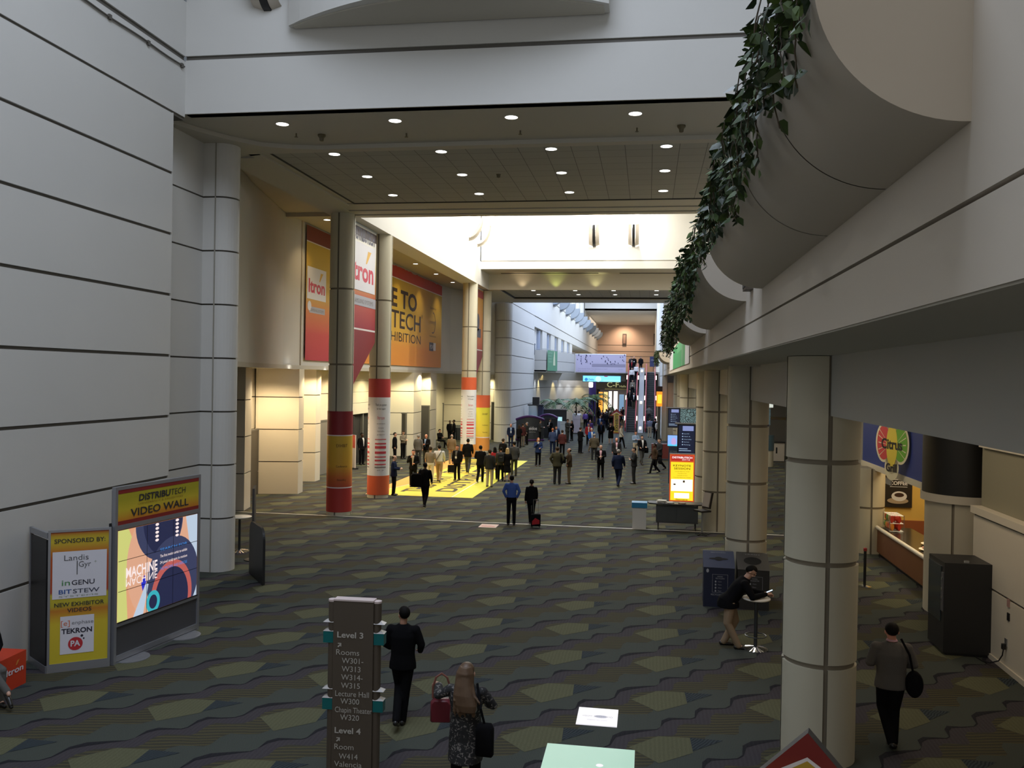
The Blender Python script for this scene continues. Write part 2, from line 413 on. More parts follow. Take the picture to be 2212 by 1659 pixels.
# ================================================================== CEILINGS AND CROSS HEADERS
def slab(name, boxes, m=CEIL, polys=()):
    mb = MB()
    for b in boxes: mb.box(*b)
    for p, a, z in polys: mb.prism(p, a, z)
    return struct(mb.build(name, m))
panel_wall('wall_header', [(9, 19.2), (XL, 19.2)], CZ + .11, 20, [9 * S + .02], gap=.05)
TILE = bpy.data.materials.new('acoustic_tile'); TILE.use_nodes = True
_nt = TILE.node_tree; _b = _nt.nodes['Principled BSDF']; _tcn = _nt.nodes.new('ShaderNodeTexCoord'); _br = _nt.nodes.new('ShaderNodeTexBrick')
_br.offset = 0; _br.inputs['Scale'].default_value = 1.0; _br.inputs['Brick Width'].default_value = .7; _br.inputs['Row Height'].default_value = .7
_br.inputs['Mortar Size'].default_value = .009; _br.inputs['Color1'].default_value = (.40, .39, .35, 1); _br.inputs['Color2'].default_value = (.38, .37, .33, 1); _br.inputs['Mortar'].default_value = (.15, .145, .13, 1)
_nt.links.new(_tcn.outputs['Object'], _br.inputs['Vector']); _nt.links.new(_br.outputs['Color'], _b.inputs['Base Color']); _b.inputs['Roughness'].default_value = .9
ec = [G(px, py, CZ) for px, py in ((377, 268), (428, 284), (495.6, 302), (563, 316), (631, 321.5), (699, 323))]
ec = [(-11.7, 19.2)] + ec + [(-7.6, 22.16), (9, 22.1)]
slab('ceiling_front_band', [], CEIL, [([(-11.7, 19.26), (9, 19.26), (9, 22.4), (-11.7, 22.4)], CZ + .11, CZ + .8)])
slab('ceiling_curved_band', [], CEIL, [(ec[:4] + [(-12.2, 23.0), (-12.2, 19.2)], CZ, CZ + .12), ([ec[3]] + ec[4:] + [(9, 22.42), (-10.3, 22.5), (-12.2, 23.0)], CZ, CZ + .12)])
slab('ceiling_tile_field', [(-10.4, 9, 22.3, 29.6, CZ + .04, CZ + .2)], TILE)
slab('ceiling_side_frame', [(-11.95, -10.95, 22.9, 31.9, CZ, CZ + .6), (-10.95, -10.62, 22.5, 29.7, CZ, CZ + .6), (-10.62, -10.36, 22.5, 29.5, CZ + .06, CZ + .6)], CEIL)
slab('ceiling_slot_left', [(-10.36, -10.3, 22.5, 29.5, CZ + .02, CZ + .6), (-10.36, 9, 29.42, 29.52, CZ + .02, CZ + .6)], DARKSLOT)
slab('ceiling_back_frame', [(-10.95, 9, 29.52, 30.6, CZ + .03, CZ + .6), (-10.95, 9, 30.66, 31.3, CZ, CZ + .6), (-10.95, 9, 31.36, 31.8, CZ - .03, CZ + .6)], CEIL)
slab('ceiling_slot_back', [(-10.9, 9, 30.6, 30.66, CZ + .07, CZ + .5), (-10.9, 9, 31.3, 31.36, CZ + .07, CZ + .5)], DARKSLOT)
slab('wall_header_back', [(-12, 9, 31.6, 31.8, CZ + .1, 17)], WALL)
slab('ceiling_side_aisle', [(-19, -11.9, 34.9, 72, 12.0, 12.2)], CEIL)
slab('ceiling_side_aisle_near', [(-19, -11.9, 22, 34.9, 12.02, 12.22)], CEIL)
slab('wall_aisle_bulkhead', [(-19, -11.9, 34.8, 35.0, 11.85, 12.02)], CEIL)  # drop beam added to darken the aisle ceiling in front of it
slab('ceiling_side_beam', [(-12.0, -10.95, 31.8, 59.4, CZ, 12.8), (-12.0, -11.93, 31.8, 59.4, CZ + .01, CZ + .1)], WALL)
slab('wall_skylight_left', [(-12.0, -11.0, 31.8, 56.0, 12.84, 17)], WALL)
slab('trim_skylight_reveal', [(-11.9, -11.05, 31.8, 56, 12.79, 12.85)], GROOVE2)
slab('wall_skylight_far', [(XL, 9, 56.1, 56.4, 12.86, 17), (XL, 9, 56.0, 56.4, 12.3, 12.78)], WALL)
slab('trim_skylight_far_reveal', [(XL, 9, 56.16, 56.4, 12.7, 12.9)], GROOVE2)
slab('ceiling_slot_soffit', [(XL, 9, 56.4, 59.0, 12.3, 12.5)], CEIL)
slab('trim_soffit_slot', [(-10, -3.4, 58.2, 58.5, 12.285, 12.32), (-2.0, 3, 58.2, 58.5, 12.285, 12.32)], DARKSLOT)
slab('wall_second_header', [(-12, 9, 58.9, 59.3, CZ, 12.5)], CEIL)
slab('ceiling_second_tile', [(-10.2, 9, 59.3, 66.0, CZ + .15, CZ + .3)], TILE)
slab('ceiling_second_frame', [(-12.6, -10.25, 59.3, 69, CZ, CZ + .5), (-10.3, 9, 66.1, 69, CZ, CZ + .5)], CEIL)
slab('ceiling_second_slot', [(-10.28, -10.18, 59.3, 66.1, CZ + .05, CZ + .4), (-10.2, 9, 65.95, 66.1, CZ + .05, CZ + .4)], DARKSLOT)
slab('wall_second_header_back', [(-12, 9, 68.8, 69, CZ + .05, 21)], WALL)
# ---- far halls
panel_wall('wall_far_left', [(XL, 83.6), (XL, 69.9)], 0, 15.2, LV[:8] + [13.9], mats=[WALL, GROOVE], gap=.03)
half2 = arc(-11.65, 69.9, .7, 0, -180, 12)
panel_wall('wall_far_left_pilaster', half2, 0, CZ, LV, mats=[WALL, GROOVE])
panel_wall('wall_far_left_upper', [(XL, 195), (XL, 83.6)], 10.2, 15.2, [CZ, 13.9], mats=[WALL, GROOVE], gap=.05)
panel_wall('wall_far_gallery', [(-14.5, 195), (-14.5, 83.6)], 6.0, 10.2, [7 * S], mats=[WALL, GROOVE])
slab('ceiling_gallery', [(-14.6, XL - .1, 83.6, 195, 10.15, 10.25)], CEIL)
panel_wall('wall_far_lower', [(-6.7, 104.4), (-7.6, 103.9), (-8.5, 102.9), (-9.3, 101.4), (-10.0, 99.4), (-10.6, 96.5), (-11.0, 92.5), (-11.2, 88), (XL - .25, 84)], 0, 5.8, [2 * S, 3 * S], mats=[WALL, GROOVE])
slab('ceiling_under_gallery', [(-14.6, XL, 83.6, 195, 5.75, 6.0)], CEIL)
slab('wall_third_header', [(XL, 3, 150, 150.4, 17, 21)], WALL)
slab('ceiling_third', [(-15, 6, 150, 190, 17, 17.3)], WALL)
FROST = emis('daylit_frosted_glass', (.80, .90, 1), .95)
for q, y in enumerate(np.arange(70, 150, 7.8)):
    mb = MB(); mb.box(XL - .25, XL - .2, y + 1.3, y + 7.0, 15.25, 20.9); struct(mb.build('window_%d' % (q + 6), FROST))
    slab('wall_clerestory_pier', [(XL - .3, XL, y - .8, y + 1.3, 15.2, 21)], WALL)
slab('wall_clerestory_end', [(XL - .3, XL, 148, 190, 15.2, 21)], WALL)
ENDW = mat('tan_end_wall', (.50, .37, .29), .7)
panel_wall('wall_end', [(6, 190), (-15, 190)], 6, 17, [8.9, 10.2, CZ, 12.6], mats=[ENDW, GROOVE], gap=.06)
slab('wall_end_lower', [(-15, 6, 190, 190.3, 0, 6)], ENDW)
slab('floor_upper_level', [(-15, 2, 106.5, 190, 5.8, 6.1)], CEIL)
slab('trim_far_right_end', [(1.2, 1.62, 75.9, 76.0, 0, 21)], WALLW)
panel_wall('wall_far_right', [(1.25, 76), (1.25, 190)], 0, 21, LV[:8], mats=[WALL, GROOVE])
# ---- roofs with their glazing (above the picture)
GLZ = mat('skylight_glass', (.8, .86, .92), .1, trans=.9)
for n, (y0, y1, z) in enumerate(((-6, 19.2, 20), (31.8, 56, 17.2), (69, 150, 21)), 1):
    slab('ceiling_roof_rim', [(-12, -10.2, y0, y1, z, z + .3), (.6, 9, y0, y1, z, z + .3)], CEIL)
    mb = MB(); mb.box(-10.2, .6, y0, y1, z + .1, z + .14); g = struct(mb.build('window_%d' % n, GLZ))
    mb = MB()
    for y in np.arange(y0 + 1, y1, 2.4): mb.box(-10.2, .6, y, y + .08, z - .15, z + .1)
    mb.build('glazing_bar', WALL, g)

# ================================================================== RIGHT SIDE: FASCIA, SOFFIT, AISLE
XF, XB, ZS = 1.3, 2.45, 5.63
FASC = mat('fascia_paint', (.60, .54, .455), .7, noise=(.57, .51, .43), nscale=.8)  # same paint as the walls, warm light put into its colour
panel_wall('wall_right_pier', [(XF, .4), (XF, 3.78)], ZS, 9.5, [6.01], mats=[FASC, GROOVE], gap=.012)
panel_wall('wall_right_fascia', [(XF, 3.78), (XF, 19.9)], ZS, 7.0, [6.01], mats=[FASC, GROOVE], gap=.012)
panel_wall('wall_right_fascia_far', [(XF, 20.0), (XF, 76)], ZS, 7.0, [6.01], mats=[FASC, GROOVE], gap=.012)
slab('trim_fascia_joint', [(XF + .03, XF + .1, 19.88, 20.02, ZS, 7.0)], GROOVE2)
slab('ceiling_soffit', [(XF + .012, XB + .02, -4, 76, ZS - .012, ZS + .29)], CEIL)
slab('trim_soffit_step', [(XF + .5, XB, 19.9, 20.05, ZS - .05, ZS)], CEIL)
AISLEM = mat('aisle_beam_paint', (.47, .455, .41), .7)
slab('wall_right_beam', [(XB, XB + .5, -4, 76, 4.80, ZS)], AISLEM)
slab('ceiling_right_aisle', [(XB + .45, 14, -4, 76, 4.95, 5.15)], CEIL)
slab('floor_second_level', [(XF + .5, 14, -4, 76, ZS + .3, ZS + .5)], CEIL)
mb = MB(); mb.box(-11, 1.3, -6.2, -6.0, 3.5, 13.5); g = struct(mb.build('window_5', GLZ))  # unseen glazing, added to go with the rear fill lights
mb = MB()
for x in np.arange(-11, 1.4, 2.0): mb.box(x, x + .1, -6.0, -5.9, 3.5, 13.5)
mb.build('glazing_bar', WALL, g)
slab('wall_entrance', [(-11, 13, -6.4, -6.2, 13.5, 20), (1.3, 13, -6.4, -6.2, 5.6, 20)], WALL)
slab('wall_right_aisle_end', [(1.62, 13, 76, 76.2, 0, 5)], WALLW)
slab('wall_right_upper', [(6, 6.2, 19.2, 76, 6, 17), (6, 6.2, -4, 19.2, 6, 20)], WALL)
# ================================================================== COLUMNS
def column(x, y, r, z1, levels, label, group, wraps=(), joints=(0, 90, 180, 270), m=COLM, core=None, gj=.034):
    t = thing('column', label, 'column', (x, y, 0), 0, group)
    mb = MB(); g = gj
    zs = [z for z in levels if z < z1 - .1]; e = [0] + zs + [z1]
    for i in range(len(e) - 1):
        a = e[i] + (g if i else 0); b = e[i + 1] - (g if i < len(e) - 2 else 0)
        for k, j in enumerate(joints):
            j2 = joints[(k + 1) % len(joints)]; j2 = j2 + 360 if j2 <= j else j2
            d = math.degrees(gj * .85 / r)
            mb.lathe([(r - .03, a), (r, a), (r, b), (r - .03, b)], seg=10, a0=R(j + d), a1=R(j2 - d), m=0)
    mb.build('cladding', m, t, smooth=30)
    mb = MB(); mb.lathe([(r - .03, 0), (r - .03, z1)], seg=32); mb.build('core', core or COLJ, t, smooth=30)
    for nm, z0, z2, wm in wraps:
        mb = MB(); mb.lathe([(r + .012, z0), (r + .012, z2)], seg=48, caps=False); mb.build(nm, wm, t, smooth=30)
    return t
RED = mat('banner_red', (.42, .035, .03), .5); DRED = mat('banner_dark_red', (.26, .02, .028), .5)
ORED = mat('banner_orange_red', (.66, .12, .045), .5); ORANGE = mat('banner_orange', (.75, .30, .06), .5)
YELLOW = mat('banner_yellow', (.75, .62, .05), .5); LINE = mat('banner_white_line', (.8, .75, .75), .5)
CGRAD = gradient('column_wrap_print', [(0, (.45, .07, .03)), (.2, (.55, .14, .03)), (.42, (.66, .36, .04)), (1, (.68, .44, .05))], 2, 1.05, 2.96)
YGRAD = gradient('column_wrap_yellow', [(0, (.80, .36, .08)), (.5, (.80, .60, .06)), (1, (.72, .66, .05))], 2, 0, 3.1)
ll = [2 * S, 4 * S, 6 * S]
LCOL = 'tall round columns along the left side of the hall'
c1 = column(-11.4, 31.3, .46, CZ, ll, 'tall cream round column wrapped in dark red over amber print, nearest of the left row', LCOL,
       [('red_wrap', .13, 1.02, RED), ('white_line', 1.02, 1.06, LINE), ('amber_wrap', 1.06, 2.96, CGRAD), ('white_line', 2.96, 3.0, LINE), ('dark_red_wrap', 3.0, 3.88, DRED)])
c2 = column(-11.4, 36.1, .46, CZ, ll, 'tall cream round column with white sponsor list wrap under a red band, second of the left row', LCOL,
       [('orange_red_wrap', .14, .96, ORED), ('white_wrap', .96, 4.3, WHITE), ('red_wrap', 4.3, 5.09, mat('banner_mid_red', (.50, .05, .05), .5))])
c3 = column(-11.4, 55.0, .48, CZ, ll, 'tall cream round column with white sponsor list wrap under an orange-red band, third of the left row', LCOL,
       [('orange_wrap', .1, .9, ORANGE), ('white_wrap', .9, 4.4, WHITE), ('orange_red_wrap', 4.4, 5.2, ORED)])
c4 = column(-11.4, 60.0, .48, CZ, ll, 'tall cream round column with yellow print wrap under an orange-red band, farthest of the left row', LCOL,
       [('orange_wrap', .1, 1.0, ORANGE), ('white_line', 1.0, 1.05, LINE), ('yellow_wrap', 1.05, 3.1, YGRAD), ('orange_red_wrap', 3.1, 3.97, ORED)])
def curved_text(parent, name, x0, r, lines, m, ang):
    """lettering wrapped on a column; lines = (text, z, height, width)"""
    mb = MB()
    for s_, z, h, wd in lines:
        vs, fs = textmesh(s_) if s_ else (None, None)
        if s_:
            xa, xb = vs[:, 0].min(), vs[:, 0].max(); sc = h / .72; sx = wd / max(1e-6, xb - xa)
            P = [(math.cos(ang + ((x - xa) * sx - wd / 2) / r) * r, math.sin(ang + ((x - xa) * sx - wd / 2) / r) * r, z + yy * sc) for x, yy in vs]
            mb.add(P, fs)
        else:
            n = 8; P = []
            for i in range(n + 1):
                a = ang + (wd * i / n - wd / 2) / r
                P += [(math.cos(a) * r, math.sin(a) * r, z), (math.cos(a) * r, math.sin(a) * r, z + h)]
            mb.add(P, [(2 * i, 2 * i + 2, 2 * i + 3, 2 * i + 1) for i in range(n)])
    return mb.build(name, m, parent)
GREYINK = mat('grey_ink', (.22, .2, .2), .5); REDINK = mat('red_ink', (.6, .06, .09), .5)
for c, r in ((c2, .478), (c3, .498)):
    for a in (R(-62), R(-118 - 40)):
        curved_text(c, 'sponsor_heading', 0, r, [('Thank you sponsors', 3.94, .10, .5), ('for their support', 3.78, .08, .38)], DARKINK, a)
        curved_text(c, 'sponsor_logo', 0, r, [('Itron', 3.36, .15, .3), (None, 2.50, .03, .5), (None, 2.30, .06, .5), (None, 2.12, .11, .5), (None, 1.90, .10, .5), (None, 1.74, .05, .5), (None, 1.58, .07, .5), (None, 1.42, .05, .5)], REDINK, a)
        curved_text(c, 'sponsor_name', 0, r, [('accenture', 3.16, .06, .36), ('siemens', 2.98, .06, .24), ('landis', 2.84, .05, .3), ('gridpoint', 2.70, .05, .34), (None, 1.30, .05, .5), ('abb  ge', 1.18, .06, .3)], GREYINK, a)
for c, r, z in ((c1, .478, 2.55), (c4, .498, 2.6)):
    curved_text(c, 'lettering', 0, r, [('EXHIBIT', z, .12, .42), ('Conference', z - .75, .08, .42), ('Networking', z - 1.25, .08, .34)], mat('brown_ink', (.10, .05, .02), .5), R(-60))
RCOL = 'round cream columns under the right-hand beam'
lr = [S - .03, 2 * S - .04, 3 * S - .05]
for n, (x, y, lab) in enumerate(((2.45, 12.8, 'large round cream column with dark joints in the right foreground'), (2.45, 22.1, 'round cream column behind the blue and grey waste bins'),
      (2.45, 31.4, 'round cream column just behind the black counter desk'), (2.45, 36.1, 'round cream column behind the glowing keynote sign'),
      (2.45, 55.0, 'distant cream column behind the far directory screen'), (2.45, 60.0, 'distant cream column next beyond the far directory screen'),
      (2.45, 68.0, 'distant bluish cream column beside the orange lit box'))):
    column(x, y, .5, 5.61, lr, lab, RCOL)
column(6.85, 28.6, .5, 2.62, [S], 'short cream round pier at the far end of the food counter', None)
column(7.3, 21.5, .85, 2.6, [], 'wide cream round pier behind the black vending machine', None, joints=(10, 130, 235))

# ================================================================== PLANTERS AND IVY
LEAFV = [(.0, 0), (.28, .30), (.46, .10), (1.0, 0), (.46, -.10), (.28, -.30)]
def leaf(mb, p, s, n, d, m=0):
    d = Vector(d).normalized(); n = Vector(n); n = (n - d * n.dot(d)).normalized(); e = n.cross(d)
    out = [(0, 0), (.12, .30), (.42, .42), (.75, .20), (1.02, 0), (.75, -.20), (.42, -.42), (.12, -.30)]
    mid = len(out)
    vs = [Vector(p) + d * a * s + e * b * s - n * (abs(b) * .25 * s) for a, b in out] + [Vector(p) + d * .5 * s + n * .02 * s]
    mb.add(vs, [(i, (i + 1) % mid, mid) for i in range(mid)], m)
IV1 = mat('ivy_dark', (.016, .036, .012), .4); IV2 = mat('ivy_mid', (.040, .075, .020), .4); IV3 = mat('ivy_light', (.075, .13, .030), .45)
STEM = mat('ivy_stem', (.06, .045, .025), .7)
PLT = mat('planter_paint', (.52, .465, .39), .65)
def planter(y0, y1, label, joints=()):
    t = thing('wall_planter', label, 'planter', (XF, y0, 6.34), 0, 'quarter-round planters along the right-hand fascia')
    Rr = .64; L = y1 - y0
    pr = [(-Rr * math.cos(R(a)) + 0, Rr - Rr * math.sin(R(a))) for a in np.linspace(0, 90, 22)]   # lip .. bottom at fascia
    mb = MB(); cuts = [0] + [j - y0 for j in joints] + [L]
    for i in range(len(cuts) - 1):
        a = cuts[i] + (.008 if i else 0); b = cuts[i + 1] - (.008 if i < len(cuts) - 2 else 0)
        vs = [(x, a, z) for x, z in pr] + [(x, b, z) for x, z in pr]; n = len(pr)
        mb.add(vs, [(k, k + 1, n + k + 1, n + k) for k in range(n - 1)])
    inn = [(x * .97, z + .02) for x, z in pr]; n = len(pr)
    mb.add([(x, .01, z) for x, z in inn] + [(x, L - .01, z) for x, z in inn], [(k, n + k, n + k + 1, k + 1) for k in range(n - 1)], 1)
    for yy, fl in ((0, 0), (L, 1)):
        poly = [(x, yy, z) for x, z in pr] + [(0, yy, Rr)]
        mb.add(poly, [list(range(len(poly)))[::(1 if fl else -1)]])
    mb.build('shell', [PLT, GROOVE2], t, smooth=30)
    mb = MB(); mb.box(-.60, -.02, .03, L - .03, .50, .58); mb.build('soil', mat('soil', (.03, .022, .015), .9), t)
    return t
planter(3.85, 10.55, 'nearest quarter-round cream planter bowl, largest at upper right', (5.15, 6.75))
planter(12.2, 19.1, 'second quarter-round planter bowl along the right fascia')
planter(20.6, 27.9, 'third quarter-round planter bowl, above the green banner')
planter(55.4, 62.0, 'far small quarter-round planter with a bushy plant beside the escalators')
def tag_stuff(o): o['kind'] = 'stuff'; return o
def ivy(y0, y1, n, ln, label, dens=1.0, out=.24):
    t = thing('hanging_ivy', label, 'ivy', (XF - .64, y0, 6.98), 0, 'ivy hanging over the planter lips')
    st = MB(); lf = MB(); L = y1 - y0; rnd = random.Random(int(y0 * 10))
    for i in range(n):
        y = L * (i + rnd.random()) / n; ll_ = ln * (.25 + 1.0 * rnd.random() ** 1.4); ox_ = -out * rnd.random() ** 1.3
        pts = [(.14, y, .02), (.05, y, .10), (ox_ * .5, y, .11), (ox_ - .03, y, .04)]
        px_, py_, pz = ox_ - .04, y, .0; k = int(ll_ / .045)
        for q in range(k):
            px_ += rnd.uniform(-.012, .014); py_ += rnd.uniform(-.022, .022); pz -= .045
            px_ = min(px_, -.03 + max(0, -pz) * .25); px_ = max(px_, -out - .06)
            pts.append((px_, py_, pz))
        st.tube(pts, .004, 4)
        for q, p in enumerate(pts[1:]):
            for _ in range(2):
                if rnd.random() > .88 * dens: continue
                a = rnd.uniform(-PI, PI)
                d = (math.cos(a) * .8 - .2, math.sin(a) * .8, -.55 - rnd.random() * .5)
                leaf(lf, (p[0] + rnd.uniform(-.03, .03), p[1] + rnd.uniform(-.03, .03), p[2]), rnd.uniform(.055, .10), (-1 + rnd.uniform(-.5, .5), rnd.uniform(-.9, .9), rnd.uniform(-.1, .9)), d, rnd.choice((0, 0, 1, 1, 2)))
    for i in range(int(n * 2.4)):     # bushy top over the lip
        p = (rnd.uniform(-out, .25), rnd.uniform(0, L), rnd.uniform(-.04, .15))
        for _ in range(4):
            a = rnd.uniform(-PI, PI)
            leaf(lf, (p[0] + rnd.uniform(-.05, .05), p[1] + rnd.uniform(-.06, .06), p[2] + rnd.uniform(-.03, .05)), rnd.uniform(.06, .10), (rnd.uniform(-1, .3), rnd.uniform(-1, 1), 1), (math.cos(a), math.sin(a), rnd.uniform(-.7, .3)), rnd.choice((0, 0, 1, 2)))
    lf.build('leaves', [IV1, IV2, IV3], t); tag_stuff(st.build('stems', STEM, t))
    return t
ivy(3.9, 10.5, 84, .44, 'dark green ivy trailing from the nearest planter, at the top edge of the photo', .85, .15)
ivy(12.25, 19.0, 96, .62, 'leafy ivy trailing from the second planter of the right fascia', .95, .20)
ivy(20.7, 27.9, 110, .85, 'lighter green ivy hanging low from the third planter, above the green banner')
ivy(55.5, 62, 34, .75, 'small far ivy bush spilling from the planter beside the escalators')

# ================================================================== WALL LIGHTS, DOWNLIGHTS, CEILING FITTINGS
LAMP = emis('downlight_lens', (1, .97, .92), 6.0)
def downlight(x, y, z, r, label, group, power=0, col=(1, .86, .66)):
    t = thing('downlight', label, 'ceiling light', (x, y, z), 0, group)
    mb = MB(); mb.lathe([(r * 1.12, -.008), (r * 1.12, 0), (r, 0), (r, -.008)], seg=24, caps=False); mb.lathe([(r, -.008), (r * 1.12, -.008)], seg=24, caps=False)
    mb.build('trim_ring', mat('ring_white', (.7, .68, .62), .5), t)
    mb = MB(); mb.lathe([(0.001, -.004), (r, -.004)], seg=24, caps=False); mb.build('lens', LAMP, t)
    if power: spot('downlight_beam', (x, y, z - .05), power, col, 100, .8)
    return t
rows = ['front row', 'second row', 'third row', 'fourth row']
for j, (y, z, xs) in enumerate(((20.2, CZ + .11, (-8.95, -6.1, -3.28, -.4)), (22.83, CZ + .04, (-8.6, -5.6, -2.63, .36)), (25.5, CZ + .04, (-8.55, -5.6, -2.62, .37)), (28.2, CZ + .04, (-8.55, -5.61, -2.63, .37)))):
    for i, x in enumerate(xs):
        downlight(x, y, z, .15, 'lit round downlight in the %s of the near ceiling, %s' % (rows[j], ('farthest left', 'second from the left', 'third from the left', 'nearest the ivy')[i]), 'downlights in the near ceiling', 22)
for j, y in enumerate((60.85, 63.75)):
    for i, x in enumerate((-8.1, -5.15, -2.48, .47)):
        downlight(x, y, CZ + .15, .15, 'small lit downlight in the far ceiling band, %s row, %s' % (('front', 'back')[j], ('farthest left', 'second from left', 'third from left', 'farthest right')[i]), 'downlights in the far ceiling band', 30)
for i, y in enumerate((36.4, 51.06, 56.2, 61.2)):
    downlight(-14.0, y, 12.0, .14, ('lit downlight above the upper wall behind the nearest banner column', 'lit downlight over the big yellow banner, left', 'lit downlight over the big yellow banner, middle', 'lit downlight over the big yellow banner, right')[i], 'downlights over the banner wall', 160, (1, .72, .38))
for i, (x, y) in enumerate(((-15.0, 33.5), (-15.8, 33.9), (-15.0, 37.6), (-15.9, 39.4), (-15.6, 41.6), (-15.7, 44.2), (-15.6, 49.5), (-15.0, 53.6), (-15.0, 56.9), (-15.0, 59.2), (-15.0, 64.5), (-14.9, 68.5), (-13.6, 70.6))):
    spot('aisle_washer', (x + .25, y, 5.42), 420, (1, .76, .46) if y < 46 else (1, .88, .52), 150, .5)
for i, (x, y) in enumerate(((-14.95, 35.2), (-15.2, 39.4))):
    downlight(x, y, 5.45, .16, ('lit round downlight under the left ledge, nearer one', 'lit round downlight under the left ledge, farther one')[i], 'downlights under the left ledge')
# sprinklers and detectors
def sprinkler(x, y, z, k, lab):
    t = thing('sprinkler' if k == 0 else 'smoke_detector', lab, 'sprinkler' if k == 0 else 'smoke detector', (x, y, z), 0, 'sprinkler heads in the near ceiling' if k == 0 else 'detectors in the near ceiling')
    mb = MB()
    if k == 0: mb.tube([(0, 0, 0), (0, 0, -.09)], .02, 6); mb.lathe([(.045, -.10), (.045, -.09)], seg=10)
    else: mb.lathe([(.10, 0), (.10, -.04), (.06, -.09), (.05, -.16), (.02, -.17)], seg=14)
    mb.build('body', mat('brass_fitting', (.12, .10, .05), .5), t)
for px, py in ((640, 288), (878, 288), (1124, 282), (1376, 276)):
    x, y = G(px, py, CZ + .11); sprinkler(x, y, CZ + .11, 0, 'small brass sprinkler head beside a downlight of the front row')
for (px, py), l in (((695, 290), 'brass smoke detector near the left end of the front ceiling band'), ((1472, 270), 'brass smoke detector near the right end of the front ceiling band'), ((1077, 371), 'brass smoke detector in the tile ceiling')):
    x, y = G(px, py, CZ + .12); sprinkler(x, y, CZ + .11, 1, l)

def sconce(loc, rz, r, label, group, dark=True, power=0, col=(1, .96, .86), mat_=None, plate=False):
    """half-bowl uplight: two curved discs on a spine, open to the top"""
    t = thing('wall_sconce', label, 'wall light', loc, rz, group)
    mb = MB()
    for k, rr in ((-1, r), (1, r)):
        a = [(-math.cos(R(q)) * rr * .62 - .0, k * .10, -rr * math.sin(R(q))) for q in np.linspace(0, 90, 12)]
        b = [(x, k * (.34), z * .96 + .04) for x, y, z in a]
        n = len(a); mb.add(a + b, [(i, i + 1, n + i + 1, n + i) for i in range(n - 1)] + [list(range(n)) ])
    if plate:
        for yy, rr in ((-.34, r * .95), (-.10, r), (.14, r), (.36, r * .95)):
            arc_ = [(-math.cos(R(q)) * rr * .95, yy, -rr * .95 * math.sin(R(q)) + .12) for q in np.linspace(-12, 96, 16)]
            p0 = [(0.05, yy, .30)] + arc_; p1 = [(x, yy + .09, z) for x, y, z in p0]; n = len(p0)
            mb.add(p0 + p1, [list(range(n)), list(range(n, 2 * n))[::-1]] + [(i, n + i, n + (i + 1) % n, (i + 1) % n) for i in range(n)])
    mb.build('bowl', mat_ or PLT, t, smooth=40)
    mb = MB(); a = [(-math.cos(R(q)) * r * .64, -.09, -r * 1.03 * math.sin(R(q))) for q in np.linspace(0, 92, 12)]
    b = [(x, .09, z) for x, y, z in a]; n = len(a)
    c = [(x * .80, -.09, z * .86) for x, y, z in a]; d = [(x, .09, z) for x, y, z in c]
    mb.add(a + b + c + d, [(i, n + i, n + i + 1, i + 1) for i in range(n - 1)] + [(2 * n + i, 2 * n + i + 1, 3 * n + i + 1, 3 * n + i) for i in range(n - 1)] + [(i, i + 1, 2 * n + i + 1, 2 * n + i) for i in range(n - 1)] + [(n + i, 3 * n + i, 3 * n + i + 1, n + i + 1) for i in range(n - 1)])
    mb.build('spine', BLACK if dark else PLT, t, smooth=40)
    if power:
        Mx = Matrix.Translation(loc) @ Matrix.Rotation(rz, 4, 'Z')
        p = Mx @ Vector((-r * .25, 0, .15)); point('sconce_lamp', p, power, col, .12)
    return t
# far wall of the bright roof well (facing the camera): bowl projects to -Y => rotate so local -X = world -Y
for i, (px, py) in enumerate(((1284, 508), (1369, 507))):
    x, z = AY(px, py, 56.0); sconce((x, 56.08, z + .55), PI / 2, 1.25, ('black-spined bowl sconce on the bright far wall, left of the pair', 'black-spined bowl sconce on the bright far wall, right of the pair')[i], 'sconces on the bright far wall', power=900)
for i, (px, py) in enumerate(((1017, 490), (1035, 505))):
    y, z = AX(px, py, -10.9); sconce((-10.97, y, z + .5), PI, 1.3, ('pale bowl sconce high on the left wall of the bright well, nearer', 'pale bowl sconce high on the left wall of the bright well, farther')[i], 'sconces on the left wall of the bright well', False, power=900)
x, z = AY(572, -4, 19.2); sconce((x + .08, 19.22, z + .62), PI / 2, .9, 'black and white bowl sconce at the top left of the header wall', None)
for i in range(12):
    y = 100 + i * 7.8; sconce((XL + .02, y, 14.75), PI, 1.3, 'grey bowl sconce in the row high on the far hall left wall', 'row of bowl sconces on the far hall left wall', False, power=0, col=(.9, .95, 1), mat_=mat('sconce_grey', (.33, .37, .42), .6), plate=True)
for x_, c_ in ((-8.6, (1, .78, .5)), (-6.3, (.85, 1, .25)), (-3.6, (1, .95, .45))):
    spot('header_washer', (x_, 58.62, CZ - .05), 30, c_, 100, .9, rot=(R(180), 0, 0))  # added spots without fixtures, for the coloured light pools on the header
t = thing('wall_speaker', 'small brown box speaker on the right fascia between the first two planters', 'speaker', (XF, 11.55, 6.42))
mb = MB(); mb.box(-.10, 0, -.16, .16, 0, .26); mb.build('body', mat('speaker_bronze', (.10, .08, .06), .5), t); mb = MB(); mb.box(-.108, -.10, -.12, .12, .03, .23); mb.build('grille', BLACK, t)

